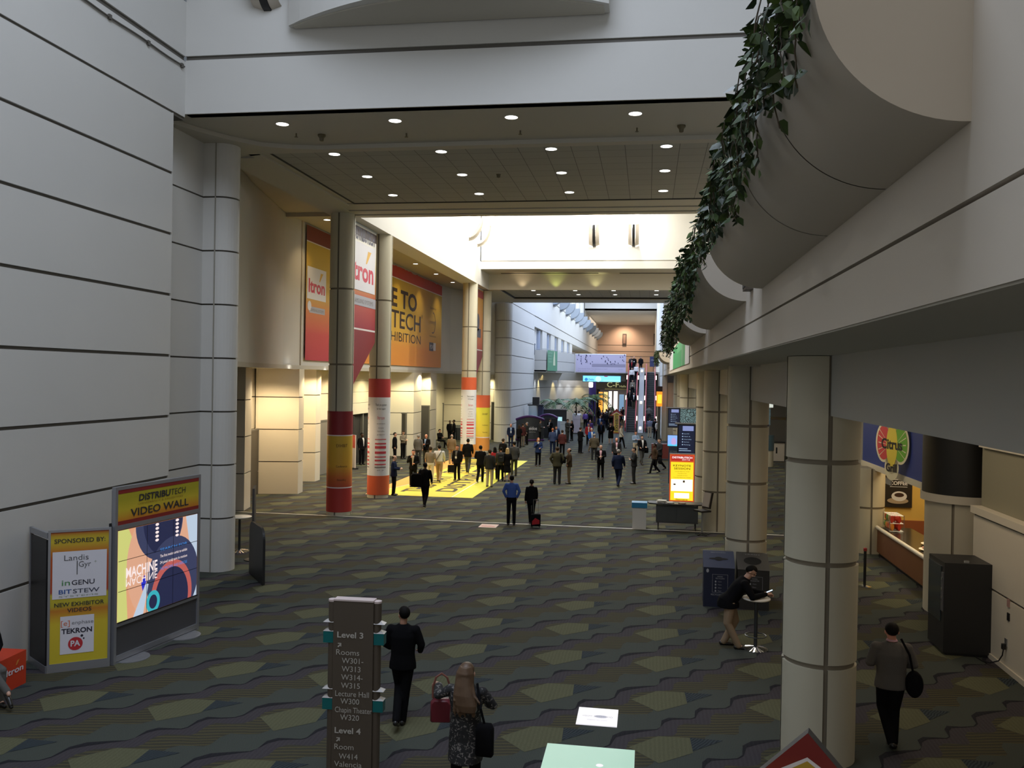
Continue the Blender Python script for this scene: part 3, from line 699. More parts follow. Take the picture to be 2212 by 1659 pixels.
# curved bay hanging on the header wall
t = thing('curved_balcony_bay', 'pale curved bay box hanging high on the header wall, cut by the photo top', 'balcony bay', (-4.6, 19.15, 13.25))
pts = [(-3.72, 0), (-3.72, -.12)] + [(-3.72 + 7.35 * i / 20, -.12 - 1.25 * math.sin(PI * i / 20) ** .9 - .35 * i / 20) for i in range(1, 20)] + [(3.63, -.47), (3.63, 0)]
mb = MB(); mb.prism(pts, 0, 2.2); mb.build('shell', WALL, t)
mb = MB(); mb.prism([(x * .97, y * .8 - .03 if y else y - .01) for x, y in pts], -.03, 0); mb.build('underside', CEIL, t)

# ================================================================== BANNERS ON THE LEFT
BAN1 = gradient('banner_fade_print', [(0, (.42, .035, .05)), (.22, (.52, .06, .05)), (.40, (.62, .20, .05)), (.56, (.64, .42, .06)), (1, (.62, .42, .05))], 2, 5.86, 11.3)
BAN2 = gradient('banner_big_print', [(0, (.68, .26, .045)), (.25, (.70, .30, .05)), (.40, (.70, .42, .06)), (.7, (.72, .52, .07)), (1, (.62, .40, .05))], 2, 5.86, 11.3, streak=.4)
LOGOW = mat('logo_white', (.75, .74, .80), .5); ITR = mat('logo_red', (.60, .04, .09), .5); ITY = mat('logo_gold', (.75, .42, .05), .5); GST = mat('grey_stripe', (.42, .42, .48), .5)
def hem(mb, fc, w_, z, k, m):
    rnd = random.Random(3); pts = [(0, z)]; n = int(w_ / .35)
    for i in range(n + 1): pts += [(w_ * i / n, z + rnd.uniform(-.05, .03))]
    fc.poly(mb, [(0, z - .7), (w_, z - .7)] + pts[::-1], k, m)
def itron(fc, mb, cx, cz, w_, h_):
    fc.rect(mb, cx - w_ / 2, cz - h_ / 2, cx + w_ / 2, cz + h_ / 2, 3, 0)
    fc.text(mb, 'Itron', cx, cz - h_ * .28, h_ * .42, 4, 1, width=w_ * .86, bold=.03)
    fc.poly(mb, [(cx + w_ * .12, cz + .10 * h_), (cx + w_ * .20, cz + .38 * h_), (cx + w_ * .33, cz + .38 * h_), (cx + w_ * .16, cz + .10 * h_)], 4, 2)
t = thing('wall_banner', 'tall red and amber sponsor banner on the left wall behind the nearest wrapped column', 'banner', (0, 0, 0))
fc = Face((-15.12, 36.9, 0), (0, 1, 0), (0, 0, 1)); mb = MB()
mb.add([fc.P(a, b, 0) for a, b in ((0, 5.86), (4.2, 5.86), (4.2, 11.3), (0, 11.3))], [(0, 1, 2, 3)])
mb.build('printed_cloth', BAN1, t)
mb = MB(); fc.rect(mb, 0, 11.22, 4.2, 11.9, 1, 0); mb.build('top_band', mat('banner_maroon', (.20, .03, .02), .5), t)
mb = MB(); fc.rect(mb, 0, 11.17, 4.2, 11.22, 2, 0); mb.build('white_line', LINE, t)
mb = MB(); itron(fc, mb, 1.25, 9.36, 2.3, 1.45); mb.build('sponsor_logo', [LOGOW, ITR, ITY], t)
mb = MB(); fc.rect(mb, .4, 8.02, 2.3, 8.3, 2, 0); fc.disc(mb, .4, 8.32, .22, 3, 1); fc.text(mb, 'SAMSUNG SYSTEMS', 1.35, 8.09, .13, 3, 2, 1.6); mb.build('grey_stripe', [GST, LOGOW, GREYINK], t)

t = thing('wall_banner', 'large yellow and orange banner reading E TO TECH HIBITION between the columns', 'banner', (0, 0, 0))
Y0, Y1 = 41.6, 62.6; fc = Face((-15.12, Y0, 0), (0, 1, 0), (0, 0, 1)); mb = MB()
mb.add([fc.P(a, b, 0) for a, b in ((0, 5.86), (Y1 - Y0, 5.86), (Y1 - Y0, 11.3), (0, 11.3))], [(0, 1, 2, 3)]); mb.build('printed_cloth', BAN2, t)
mb = MB(); hem(mb, fc, Y1 - Y0, 11.85, 1, 0); mb.build('top_band', mat('banner_bright_red', (.50, .05, .035), .5), t)
mb = MB(); fc.rect(mb, 0, 11.10, Y1 - Y0, 11.16, 2, 0); mb.build('white_line', LINE, t)
mb = MB()
yO, _z = AX(901, 650, -15.1); yH, _z = AX(909, 700, -15.1); yN, _z = AX(909, 730, -15.1)
BIG = mat('banner_brown_ink', (.055, .035, .025), .5)
z = lambda px, py: AX(px, py, -15.1)[1]
yE = AX(845, 650, -15.1)[0] - Y0
for tail, head, yr, za, zb, bo in (('E TO', 'WELCOM', yO - Y0, z(870, 665), z(870, 627), .03), ('TECH', 'DISTRIBU', yH - Y0, z(880, 712), z(880, 675), .01), ('HIBITION', 'CONFERENCE & EX', yN - Y0, z(880, 740), z(880, 720), 0)):
    fc.text(mb, tail, yr, za, zb - za, 3, 0, width=yr - yE - .1, align='r', bold=bo)
    fc.text(mb, head, yE - .55, za, zb - za, 3, 0, width=yE - 1.2, align='r', bold=bo)
fc.text(mb, '®', yH - Y0 + .35, z(880, 680), .25, 3, 0)
mb.build('lettering', BIG, t)
mb = MB()
ya = AX(936, 680, -15.1)[0] - Y0
fc.text(mb, 'Sponsored by', ya, 9.95, .16, 3, 1, 1.7); fc.disc(mb, ya, 9.0, .75, 3, 2, r2=.68, t0=-1.9, t1=1.6); fc.text(mb, 'powergrid', ya, 8.92, .3, 4, 0, 1.7); fc.text(mb, 'Owned and produced by', ya, 8.0, .13, 3, 1, 1.9)
fc.rect(mb, ya - .95, 7.0, ya + .2, 7.6, 3, 2); fc.rect(mb, ya + .2, 7.05, ya + .9, 7.6, 3, 3); fc.text(mb, 'POWER', ya - .1, 7.15, .3, 4, 3, 1.3)
mb.build('sponsor_logo', [mat('pale_grey_ink', (.38, .34, .28)), mat('brown_grey_ink', (.2, .13, .06)), mat('slate_ink', (.12, .12, .16)), LOGOW], t)

def pennant(y0, y1, label, zz, logo, zr=6.6, zl=4.3):
    t = thing('hanging_banner', label, 'banner', (0, 0, 0)); L = y1 - y0
    mb = MB(); fx = -11.4
    def band(za, zb, zc=None, zd=None):
        zc = za if zc is None else zc; 
        v = [(fx - .01, y0, za), (fx - .01, y1, zc), (fx - .01, y1, zb), (fx - .01, y0, zb), (fx + .01, y0, za), (fx + .01, y1, zc), (fx + .01, y1, zb), (fx + .01, y0, zb)]
        m_ = MB(); m_.add(v, [(0, 3, 2, 1), (4, 5, 6, 7), (0, 1, 5, 4), (1, 2, 6, 5), (2, 3, 7, 6), (3, 0, 4, 7)]); return m_
    band(7.1, CZ + .005).build('printed_cloth', zz, t)
    band(7.03, 7.1).build('white_line', LINE, t)
    band(zl, 7.03, zr).build('dark_red_tail', DRED, t)
    for sgn in (1,):
        fc = Face((fx + .012, y0, 0), (0, 1, 0), (0, 0, 1)); m_ = MB()
        if logo:
            itron(fc, m_, L / 2, 9.55, L * .92, 1.9); m_.build('sponsor_logo', [LOGOW, ITR, ITY], t)
            m_ = MB(); fc.rect(m_, .1, 8.0, L, 8.4, 2, 0); fc.text(m_, 'SAMSUNG SYSTEMS', L * .55, 8.1, .18, 3, 1, 2.4); m_.build('grey_stripe', [GST, GREYINK], t)
            m_ = MB(); fc.rect(m_, .0, 10.75, L, 11.1, 2, 0); fc.text(m_, 'DISTRIBUTECH', L * .55, 10.6, .5, 3, 1, 2.6, bold=.02); m_.build('header_print', [mat('banner_brown_head', (.06, .03, .03)), mat('navy_grey_ink', (.12, .12, .2))], t)
        else:
            fc.disc(m_, L * .5, 8.9, .6, 2, 0); fc.rect(m_, L * .25, 7.9, L * .8, 8.5, 2, 0); m_.build('sponsor_logo', mat('slate_ink', (.12, .12, .16)), t)
            m_ = MB(); fc.rect(m_, 0, 10.6, L, 11.1, 2, 0); m_.build('header_print', RED, t)
    mb = MB(); mb.tube([(fx, y0, CZ - .04), (fx, y1, CZ - .04)], .035); mb.build('hanging_rod', STEEL, t)
PEN1 = gradient('pennant_print_white', [(0, (.34, .025, .05)), (.30, (.50, .08, .05)), (.42, (.62, .28, .08)), (.62, (.72, .55, .25)), (.72, (.80, .72, .50)), (.85, (.85, .82, .75)), (1, (.85, .84, .84))], 2, 7.1, 11.1)
PEN2 = gradient('pennant_print_orange', [(0, (.50, .07, .04)), (.3, (.66, .24, .06)), (1, (.70, .38, .06))], 2, 7.1, 11.1)
pennant(31.82, 35.3, 'hanging white and red pennant banner between the first two left columns', PEN1, True)
pennant(55.7, 59.3, 'hanging orange and red pennant banner between the two far left columns', PEN2, False)
# ================================================================== VIDEO WALL AND SPONSOR BOARD
FRM = mat('frame_grey', (.36, .37, .40), .35, metal=.6); PANEL = mat('dark_grey_panel', (.07, .07, .075), .5)
HEADG = gradient('header_print', [(0, (.50, .14, .02)), (.35, (.62, .24, .02)), (.7, (.60, .46, .03)), (1, (.42, .36, .02))], 2, 2.5, 3.05, streak=.25)
def rot_face(p0, p1):
    d = Vector((p1[0] - p0[0], p1[1] - p0[1], 0)); L = d.length
    return Face((p0[0], p0[1], 0), d, (0, 0, 1)), L
P0, P1 = (-9.33, 14.19), (-8.97, 16.51)
t = thing('video_wall', 'tall video wall with lit orange and navy screens under a VIDEO WALL header', 'video wall', (P0[0], P0[1], 0), math.atan2(P1[1] - P0[1], P1[0] - P0[0]))
L = math.hypot(P1[0] - P0[0], P1[1] - P0[1])            # local x runs along the front, the front faces -y
mb = MB()
for x in (0, L - .06): mb.box(x, x + .06, -.02, .06, 0, 3.17)
for z0, z1 in ((3.11, 3.17), (2.40, 2.48), (.66, .72), (.04, .14), (.0, .03)): mb.box(.06, L - .06, -.02 if z0 != 2.44 else -.03, .06, z0, z1)
mb.build('frame', FRM, t)
mb = MB(); mb.box(.06, L - .06, .01, .05, .14, .66); mb.box(.06, L - .06, .05, .12, .14, 3.1); mb.build('base_panel', PANEL, t)
mb = MB()
for x in (.45, L - .45): mb.lathe([(.33, 0), (.33, .015), (.30, .02)], c=(x, 0, 0), seg=24)
mb.build('foot_plate', FRM, t)
fc = Face((0, -.012, 0), (1, 0, 0), (0, 0, 1))
mb = MB(); mb.add([fc.P(a, b, 0) for a, b in ((.06, 2.48), (L - .06, 2.48), (L - .06, 3.11), (.06, 3.11))], [(0, 1, 2, 3)]); mb.build('header_panel', HEADG, t)
mb = MB(); fc.rect(mb, .06, 3.04, L - .06, 3.11, 1, 0); fc.rect(mb, .06, 2.48, L - .06, 2.55, 1, 0); mb.build('header_stripe', mat('print_dark_red', (.25, .02, .015)), t)
mb = MB(); fc.text(mb, 'DISTRIBU', .58, 2.86, .12, 3, 0, width=.85, align='l', bold=.03, skew=.1); fc.text(mb, 'TECH', 1.45, 2.86, .12, 3, 0, width=.42, align='l', skew=.1)
fc.text(mb, 'VIDEO WALL', L / 2, 2.60, .14, 3, 0, width=1.6, bold=.015)
mb.build('header_lettering', DARKINK, t)
mb = MB(); fc.text(mb, 'CONFERENCE & EXHIBITION', L / 2, 2.79, .035, 3, 0, width=1.25); mb.build('subheading', mat('ochre_ink', (.32, .18, .02)), t)
# screen graphic
sc_ = MB(); sx0, sx1, sz0, sz1 = .07, L - .10, .74, 2.38; SW, SH = sx1 - sx0, sz1 - sz0
def sp(a, b): return (sx0 + a * SW, sz0 + b * SH)
def clip_poly(p, x0, x1, y0, y1):
    for ax, lim, sg in ((0, x0, 1), (0, x1, -1), (1, y0, 1), (1, y1, -1)):
        o = []
        for i in range(len(p)):
            a, b = p[i - 1], p[i]; ia = sg * (a[ax] - lim) >= 0; ib = sg * (b[ax] - lim) >= 0
            if ia != ib:
                k = (lim - a[ax]) / (b[ax] - a[ax]); o.append((a[0] + k * (b[0] - a[0]), a[1] + k * (b[1] - a[1])))
            if ib: o.append(b)
        p = o
        if not p: break
    return p
def spoly(pts, k, m):
    p = clip_poly(pts, 0, 1, 0, 1)
    if len(p) > 2: fc.poly(sc_, [sp(*q) for q in p], k, m)
def sell(cx, cy, rx, ry, k, m): spoly([(cx + rx * math.cos(i * PI / 20), cy + ry * math.sin(i * PI / 20)) for i in range(40)], k, m)
spoly([(0, 0), (1, 0), (1, 1), (0, 1)], 1, 0)
spoly([(0, .0), (.12, 0), (.10, .35), (.22, .75), (.12, 1), (0, 1)], 2, 1)
sell(.52, .55, .42, .70, 2.2, 2); sell(.50, 1.02, .30, .45, 3, 3); sell(.54, 1.06, .25, .44, 3.4, 4)
spoly([(.82, 0), (1, 0), (1, 1), (.84, 1), (.92, .5)], 3.6, 5)
sell(.68, .30, .34, .50, 4, 3); sell(.66, .10, .27, .42, 4.4, 6); sell(.66, .08, .22, .36, 4.8, 4)
sell(.42, .10, .085, .13, 5, 7); sell(.42, .10, .05, .08, 5.2, 4)
spoly([(.27, .35), (.31, .44), (.335, .36), (.29, .26)], 5.5, 8)
spoly([(.18, 0), (.30, 0), (.36, .32), (.33, .34)], 4.9, 5)
for a in (.46, .72):
    for q in range(5): sell(a, .80 + q * .045, .022, .016, 5, 9)
fc.text(sc_, 'MACHINE', *sp(.09, .46), .19, 6, 9, width=.82, align='l', bold=.02)
fc.text(sc_, 'MACHINE', *sp(.09, .45), -.15, 6, 9, width=.82, align='l', bold=.0)
for q, (s_, m_) in enumerate((('SEARCH FOR', 10), ('The first motion artist to exhibit', 9), ('24 pixel sculpture in motion', 9), ('THE MACHINE AND EXERCISE', 10))):
    fc.text(sc_, s_, *sp(.50, .66 - q * .075), .055, 6, m_, width=.78, align='l')
E_ = lambda n, c, s=.75: emis('screen_' + n, c, s)
sc_.build('screen', [E_('orange', (.95, .45, .25)), E_('lime', (.80, .82, .25)), E_('peach', (.95, .50, .32)), E_('navy', (.05, .06, .14)), E_('ink', (.02, .025, .08)), E_('pale', (.65, .78, .95)), E_('salmon', (.65, .14, .12)), E_('teal', (.05, .55, .65)), E_('blue', (.03, .04, .75)), E_('white', (.95, .80, .78), 1.0), E_('cyan', (.05, .30, .85))], t)
mb = MB()
for k in (1, 2):
    fc.rect(mb, sx0 + SW * k / 3 - .005, sz0, sx0 + SW * k / 3 + .005, sz1, 8, 0); fc.rect(mb, sx0, sz0 + SH * k / 3 - .005, sx1, sz0 + SH * k / 3 + .005, 8, 0)
fc.rect(mb, sx0 - .01, sz0 - .02, sx1 + .03, sz0, 8, 0); mb.build('screen_joint', BLACK, t)
mb = MB(); mb.box(.0, .10, .05, .12, 2.40, 2.52); mb.build('bracket', BLACK, t)

Q0, Q1 = (-10.17, 13.58), (-9.36, 14.15)
t = thing('sponsor_board', 'sponsor board panel with SPONSORED BY lettering and white logo boxes, left of the video wall', 'sign board', (Q0[0], Q0[1], 0), math.atan2(Q1[1] - Q0[1], Q1[0] - Q0[0]))
L = math.hypot(Q1[0] - Q0[0], Q1[1] - Q0[1]); fc = Face((0, -.012, 0), (1, 0, 0), (0, 0, 1))
mb = MB()
for x in (0, L - .04): mb.box(x, x + .04, -.02, .05, 0, 2.47)
mb.box(.04, L - .04, -.02, .05, 2.43, 2.47); mb.box(.04, L - .04, -.02, .05, .0, .15); mb.build('frame', FRM, t)
SPG = gradient('sponsor_print', [(0, (.62, .50, .03)), (.30, (.66, .50, .03)), (.40, (.55, .20, .02)), (.44, (.50, .42, .03)), (.52, (.55, .45, .03)), (.54, (.45, .06, .02)), (.80, (.50, .10, .02)), (.86, (.55, .22, .02)), (.93, (.58, .46, .03)), (.97, (.50, .32, .02)), (1, (.40, .05, .02))], 2, .15, 2.43)
mb = MB(); mb.box(.04, L - .04, -.01, .04, .15, 2.43); mb.build('front_panel', SPG, t)
mb = MB(); fc.rect(mb, .07, 1.27, L - .07, 2.09, 1, 0); fc.rect(mb, .20, .30, L - .26, .96, 1, 0); mb.build('logo_box', LOGOW, t)
mb = MB()
fc.text(mb, 'SPONSORED BY:', L / 2, 2.24, .075, 2, 0, width=.80, bold=.01); fc.text(mb, 'NEW EXHIBITOR', L / 2, 1.135, .07, 2, 0, width=.78, bold=.01); fc.text(mb, 'VIDEOS', L / 2, 1.03, .07, 2, 0, width=.38, bold=.01)
mb.build('heading_lettering', DARKINK, t)
mb = MB()
fc.text(mb, 'Landis', .44, 1.93, .10, 2, 0, width=.38); fc.text(mb, '|Gyr', .56, 1.81, .10, 2, 0, width=.22); fc.rect(mb, .445, 1.68, .46, 1.92, 2, 0)
fc.text(mb, '+', .74, 1.86, .06, 2, 1); fc.text(mb, 'in', .28, 1.50, .10, 2, 2, width=.13, bold=.01); fc.text(mb, 'GENU', .55, 1.50, .085, 2, 3, width=.36, bold=.01)
fc.text(mb, 'BIT', .27, 1.355, .075, 2, 4, width=.20, bold=.02); fc.text(mb, 'STEW', .60, 1.355, .075, 2, 5, width=.42, bold=.01); fc.text(mb, 'SYSTEMS', .48, 1.295, .03, 2, 1, width=.62)
fc.text(mb, '[e]', .28, .80, .09, 2, 6, width=.14); fc.text(mb, 'enphase', .55, .81, .065, 2, 7, width=.34); fc.text(mb, 'TEKRON', .46, .66, .085, 2, 3, width=.48, bold=.03)
fc.disc(mb, .44, .47, .115, 2, 8); fc.text(mb, 'PA', .44, .43, .10, 3, 9, width=.15, bold=.03); fc.disc(mb, .54, .60, .022, 2, 3); fc.disc(mb, .57, .55, .014, 2, 3)
mb.build('sponsor_name', [mat('ink_grey', (.12, .12, .13)), mat('ink_pale', (.35, .40, .32)), mat('ink_green', (.12, .30, .14)), mat('ink_navy', (.03, .03, .05)), mat('ink_blue', (.05, .12, .35)), mat('ink_slate', (.07, .08, .12)), mat('ink_coral', (.70, .20, .10)), mat('ink_mid', (.22, .22, .25)), mat('ink_crimson', (.55, .03, .04)), LOGOW], t)
mb = MB(); a = Vector((-10.86, 14.06, 0)) - Vector((Q0[0], Q0[1], 0)); ang = -math.atan2(Q1[1] - Q0[1], Q1[0] - Q0[0]); a = Matrix.Rotation(ang, 4, 'Z') @ a
dx, dy = a.x, a.y; Ls = math.hypot(dx, dy)
mb.obox((dx / 2, dy / 2, 1.21), Ls - .08, .03, 2.18, math.atan2(dy, dx)); mb.build('side_panel', BLACK, t)
mb = MB(); mb.obox((dx / 2, dy / 2, 2.38), Ls, .05, .10, math.atan2(dy, dx)); mb.obox((dx, dy, 1.22), .05, .06, 2.42, math.atan2(dy, dx)); mb.obox((dx / 2, dy / 2, .06), Ls, .05, .12, math.atan2(dy, dx)); mb.build('side_frame', FRM, t)

# ================================================================== NEAR FLOOR OBJECTS ON THE LEFT
t = thing('folded_table', 'tall black folded table leaning on edge beside the round left pilaster', 'folded table', (-9.75, 20.85, 0), R(-52))
mb = MB(); mb.box(-.75, .75, -.02, .02, .1, 1.42)
pts = [(-.75, .02), (.75, .02), (.75, 1.10)] + [(.75 - .30 + .30 * math.cos(R(q)), 1.10 + .30 * math.sin(R(q))) for q in range(10, 91, 10)] + [(-.45 + .30 * math.cos(R(q)), 1.10 + .30 * math.sin(R(q))) for q in range(90, 181, 10)]
mb = MB(); fc = Face((0, -.03, 0), (1, 0, 0), (0, 0, 1)); n = len(pts)
vs = [(a, -.03, b) for a, b in pts] + [(a, .03, b) for a, b in pts]; mb.add(vs, [list(range(n)), list(range(n, 2 * n))[::-1]] + [(i, n + i, n + (i + 1) % n, (i + 1) % n) for i in range(n)])
mb.build('table_top', BLACK, t)
mb = MB()
for x in (-.5, .5): mb.tube([(x, .06, .03), (x, .06, 1.2)], .018, 6)
mb.tube([(-.5, .06, 1.2), (.5, .06, 1.2)], .018, 6); mb.tube([(-.5, .06, .4), (.5, .06, .4)], .018, 6)
mb.tube([(-.5, .03, .6), (-.5, .08, .6)], .015); mb.build('leg_frame', mat('dark_tube', (.05, .05, .05), .4), t)
t = thing('sign_stand', 'narrow dark sign board seen edge-on behind the black folded table', 'sign stand', (-10.86, 23.0, 0), R(-68))
mb = MB(); mb.box(-.40, .40, -.03, .03, .55, 2.05); mb.build('board', mat('sign_back', (.045, .04, .035), .5), t)
mb = MB(); mb.tube([(0, 0, .02), (0, 0, .56)], .025, 8); mb.lathe([(.25, 0), (.25, .02), (.04, .04)], seg=20); mb.build('stand', BLACK, t)
def bistro(loc, label, h, r, topm, ring=True, rb=.24):
    t = thing('bistro_table', label, 'table', loc)
    mb = MB(); mb.lathe([(r - .02, h - .035), (r, h - .02), (r, h - .005), (r - .01, h)], seg=36); mb.build('table_top', topm, t, smooth=40)
    mb = MB(); mb.lathe([(.035, .03), (.035, h - .03)], seg=14); mb.build('pole', mat('dark_chrome', (.10, .11, .12), .3, metal=.8), t, smooth=40)
    mb = MB(); n = 40
    vs = [(0, 0, .075)] + [(rb * math.cos(2 * PI * i / n), rb * math.sin(2 * PI * i / n), .012 + (.014 if i % 2 else 0)) for i in range(n)] + [(rb * math.cos(2 * PI * i / n), rb * math.sin(2 * PI * i / n), 0) for i in range(n)]
    mb.add(vs, [(0, 1 + i, 1 + (i + 1) % n) for i in range(n)] + [(1 + i, 1 + n + i, 1 + n + (i + 1) % n, 1 + (i + 1) % n) for i in range(n)]); mb.build('ribbed_base', CHROME, t)
    if ring:
        mb = MB(); ps = [(.20 * math.cos(a), .20 * math.sin(a), .28) for a in np.linspace(0, 2 * PI, 28)]; mb.tube(ps, .011, 8, cap=False)
        mb.tube([(-.2, 0, .28), (-.03, 0, .28)], .008, 6); mb.tube([(.2, 0, .28), (.03, 0, .28)], .008, 6); mb.build('foot_ring', mat('dark_chrome', (.10, .11, .12), .3, metal=.8), t)
    return t
bistro((-11.75, 23.95, 0), 'small white-topped high table half hidden behind the left pilaster', 1.04, .34, mat('cream_laminate', (.75, .70, .60), .4), False, .3)
bistro((2.17, 17.55, 0), 'high round bistro table with chrome ribbed base where a man leans', 1.02, .27, mat('cream_laminate', (.75, .70, .60), .4))
t = thing('giveaway_box', 'bright red-orange box with white tron lettering at the left edge', 'box', (-10.60, 12.74, 0), R(3))
mb = MB(); mb.box(-.35, .42, -.30, .35, 0, .56); mb.build('body', mat('box_red_orange', (.62, .05, .015), .5), t)
mb = MB(); fc = Face((.42, -.30, 0), (0, 1, 0), (0, 0, 1)); fc.text(mb, 'Itron', .36, .26, .10, 2, 0, width=.42, bold=.02, skew=.1); fc.poly(mb, [(.38, .38), (.42, .45), (.48, .46), (.41, .38)], 2, 1); mb.build('lettering', [WHITE, ORANGE], t)

# ---------------------------------------------------------------- directory pylon in the foreground
TAUPE = mat('taupe_pylon', (.085, .066, .048), .55); TAUPL = mat('taupe_top', (.62, .52, .50), .6); TEAL = mat('teal_glass', (.01, .14, .145), .25)
t = thing('directory_pylon', 'taupe directory pylon listing Level 3 and Level 4 rooms in the foreground', 'sign pylon', (-3.63, 10.62, 0), R(2))
mb = MB(); mb.box(-.26, .26, -.07, .07, 0, 2.38); mb.build('body', TAUPE, t)
mb = MB()
for s_ in (-1, 1): mb.lathe([(.055, 0), (.055, 2.36)], c=(s_ * .29, .0, 0), seg=18)
mb.build('edge_post', TAUPE, t, smooth=40)
mb = MB(); mb.box(-.26, .26, -.075, .075, 2.38, 2.40); mb.lathe([(.057, 2.36), (.057, 2.385)], c=(.29, 0, 0), seg=18); mb.lathe([(.057, 2.36), (.057, 2.385)], c=(-.29, 0, 0), seg=18); mb.build('cap', TAUPL, t)
for s_ in (-1, 1):
    for z in (1.90, 1.05):
        b = MB(); b.box(s_ * .30 - .065 + s_ * .03, s_ * .30 + .065 + s_ * .03, -.06, .06, z - .06, z + .08); b.build('teal_block', TEAL, t)
        b = MB()
        for zz in (z + .085, z + .20): b.add([(s_ * .24, -.06, zz), (s_ * .40, -.06, zz), (s_ * .40, .06, zz), (s_ * .24, .06, zz), (s_ * .32, 0, zz + .05)], [(0, 1, 4), (1, 2, 4), (2, 3, 4), (3, 0, 4), (0, 3, 2, 1)])
        b.build('glass_fin', mat('pale_glass', (.50, .48, .46), .3), t)
fc = Face((-.26, -.072, 0), (1, 0, 0), (0, 0, 1)); PYW = mat('sign_lettering_white', (.50, .48, .44), .6)
mb = MB(); zt = 2.38
rows_ = [('Level 3', .085, .46, .075, .34, .02), ('Rooms', .075, .68, .072, .30, 0), ('W301-', .15, .785, .072, .28, 0), ('W313', .15, .89, .072, .245, 0), ('W314-', .145, .995, .072, .28, 0), ('W315', .145, 1.10, .072, .245, 0), ('Lecture Hall', .07, 1.205, .072, .44, 0), ('W300', .14, 1.30, .072, .245, 0), ('Chapin Theater', .07, 1.41, .072, .48, 0), ('W320', .14, 1.505, .072, .245, 0), ('Level 4', .07, 1.675, .075, .34, .02), ('Room', .07, 1.88, .072, .25, 0), ('W414', .13, 2.0, .072, .245, 0), ('Valencia', .07, 2.10, .072, .36, 0), ('Ballroom', .07, 2.21, .072, .36, 0)]
for s_, a, b, h, wd, bo in rows_: mb = MB(); fc.text(mb, s_, a - .03, zt - b - .0, h, 2, 0, width=wd, align='l', bold=bo); mb.build('lettering', PYW, t)
for b in (.575, 1.775):
    mb = MB()
    q = lambda x, y: (.06 + x, zt - b + y)
    fc.poly(mb, [q(0, .0), q(.012, -.012), q(.045, .021), q(.033, .033)], 2, 0); fc.poly(mb, [q(.005, .045), q(.05, .045), q(.05, .0), q(.038, .0), q(.038, .033), q(.005, .033)], 2, 0)
    mb.build('arrow_mark', PYW, t)

# ---------------------------------------------------------------- diamond arrow sign, bottom right
ARR = gradient('arrow_print', [(0, (.36, .07, .015)), (.6, (.30, .045, .015)), (1, (.20, .014, .01))], 2, 1.2, 2.4, streak=.3)
def arrow_sign(loc, rz, h, w_, label, txt, sc=1.0):
    t = thing('arrow_sign', label, 'arrow sign', loc, rz)
    hw = w_ / 2; zs = h - hw * 1.05; q = hw * .45
    out = [(-q, 0), (q, 0), (q, zs), (hw, zs), (0, h), (-hw, zs), (-q, zs)]
    vs = [(a, -.06, b) for a, b in out] + [(a, .06, b) for a, b in out]; n = len(out)
    mb = MB(); mb.add(vs, [(n + i, i, (i + 1) % n, n + (i + 1) % n)[::-1] for i in range(n)] + [list(range(n, 2 * n))[::-1]]); mb.build('body', mat('arrow_grey_edge', (.06, .062, .065), .5), t)
    mb = MB(); mb.add([(a, -.062, b) for a, b in out], [list(range(n))]); mb.build('front_print', ARR, t)
    k = .62; cz = h - hw * .62
    inn = [(-q * .7, .1), (q * .7, .1), (q * .7, zs - .02 + hw * .12), (hw * k, zs + hw * .12), (0, h - hw * .52), (-hw * k, zs + hw * .12), (-q * .7, zs - .02 + hw * .12)]
    mb = MB(); mb.add([(a * 1.08, -.065, b + (.03 if b > 1 else 0)) for a, b in inn], [list(range(n))]); mb.build('white_outline', LINE, t)
    mb = MB(); mb.add([(a, -.068, b) for a, b in inn], [list(range(n))]); mb.build('yellow_arrow', mat('arrow_yellow', (.50, .32, .03), .5), t)
    mb = MB(); fc = Face((0, -.07, 0), (0, 0, 1), (-1, 0, 0))
    fc.text(mb, txt, h * .45, -.12 * w_, .20 * w_, 1, 0, width=h * .7, bold=.02); mb.build('lettering', DARKINK, t)
    return t
arrow_sign((1.33, 7.30, 0), R(-14), 2.44, .86, 'red and yellow arrow-shaped sign tip at the bottom right, in front of the near column', 'EXHIBITS')
arrow_sign((-2.95, 84.6, 0), 0, 2.4, 1.35, 'distant orange up-arrow sign standing left of the escalator foot', 'EXHIBITS')

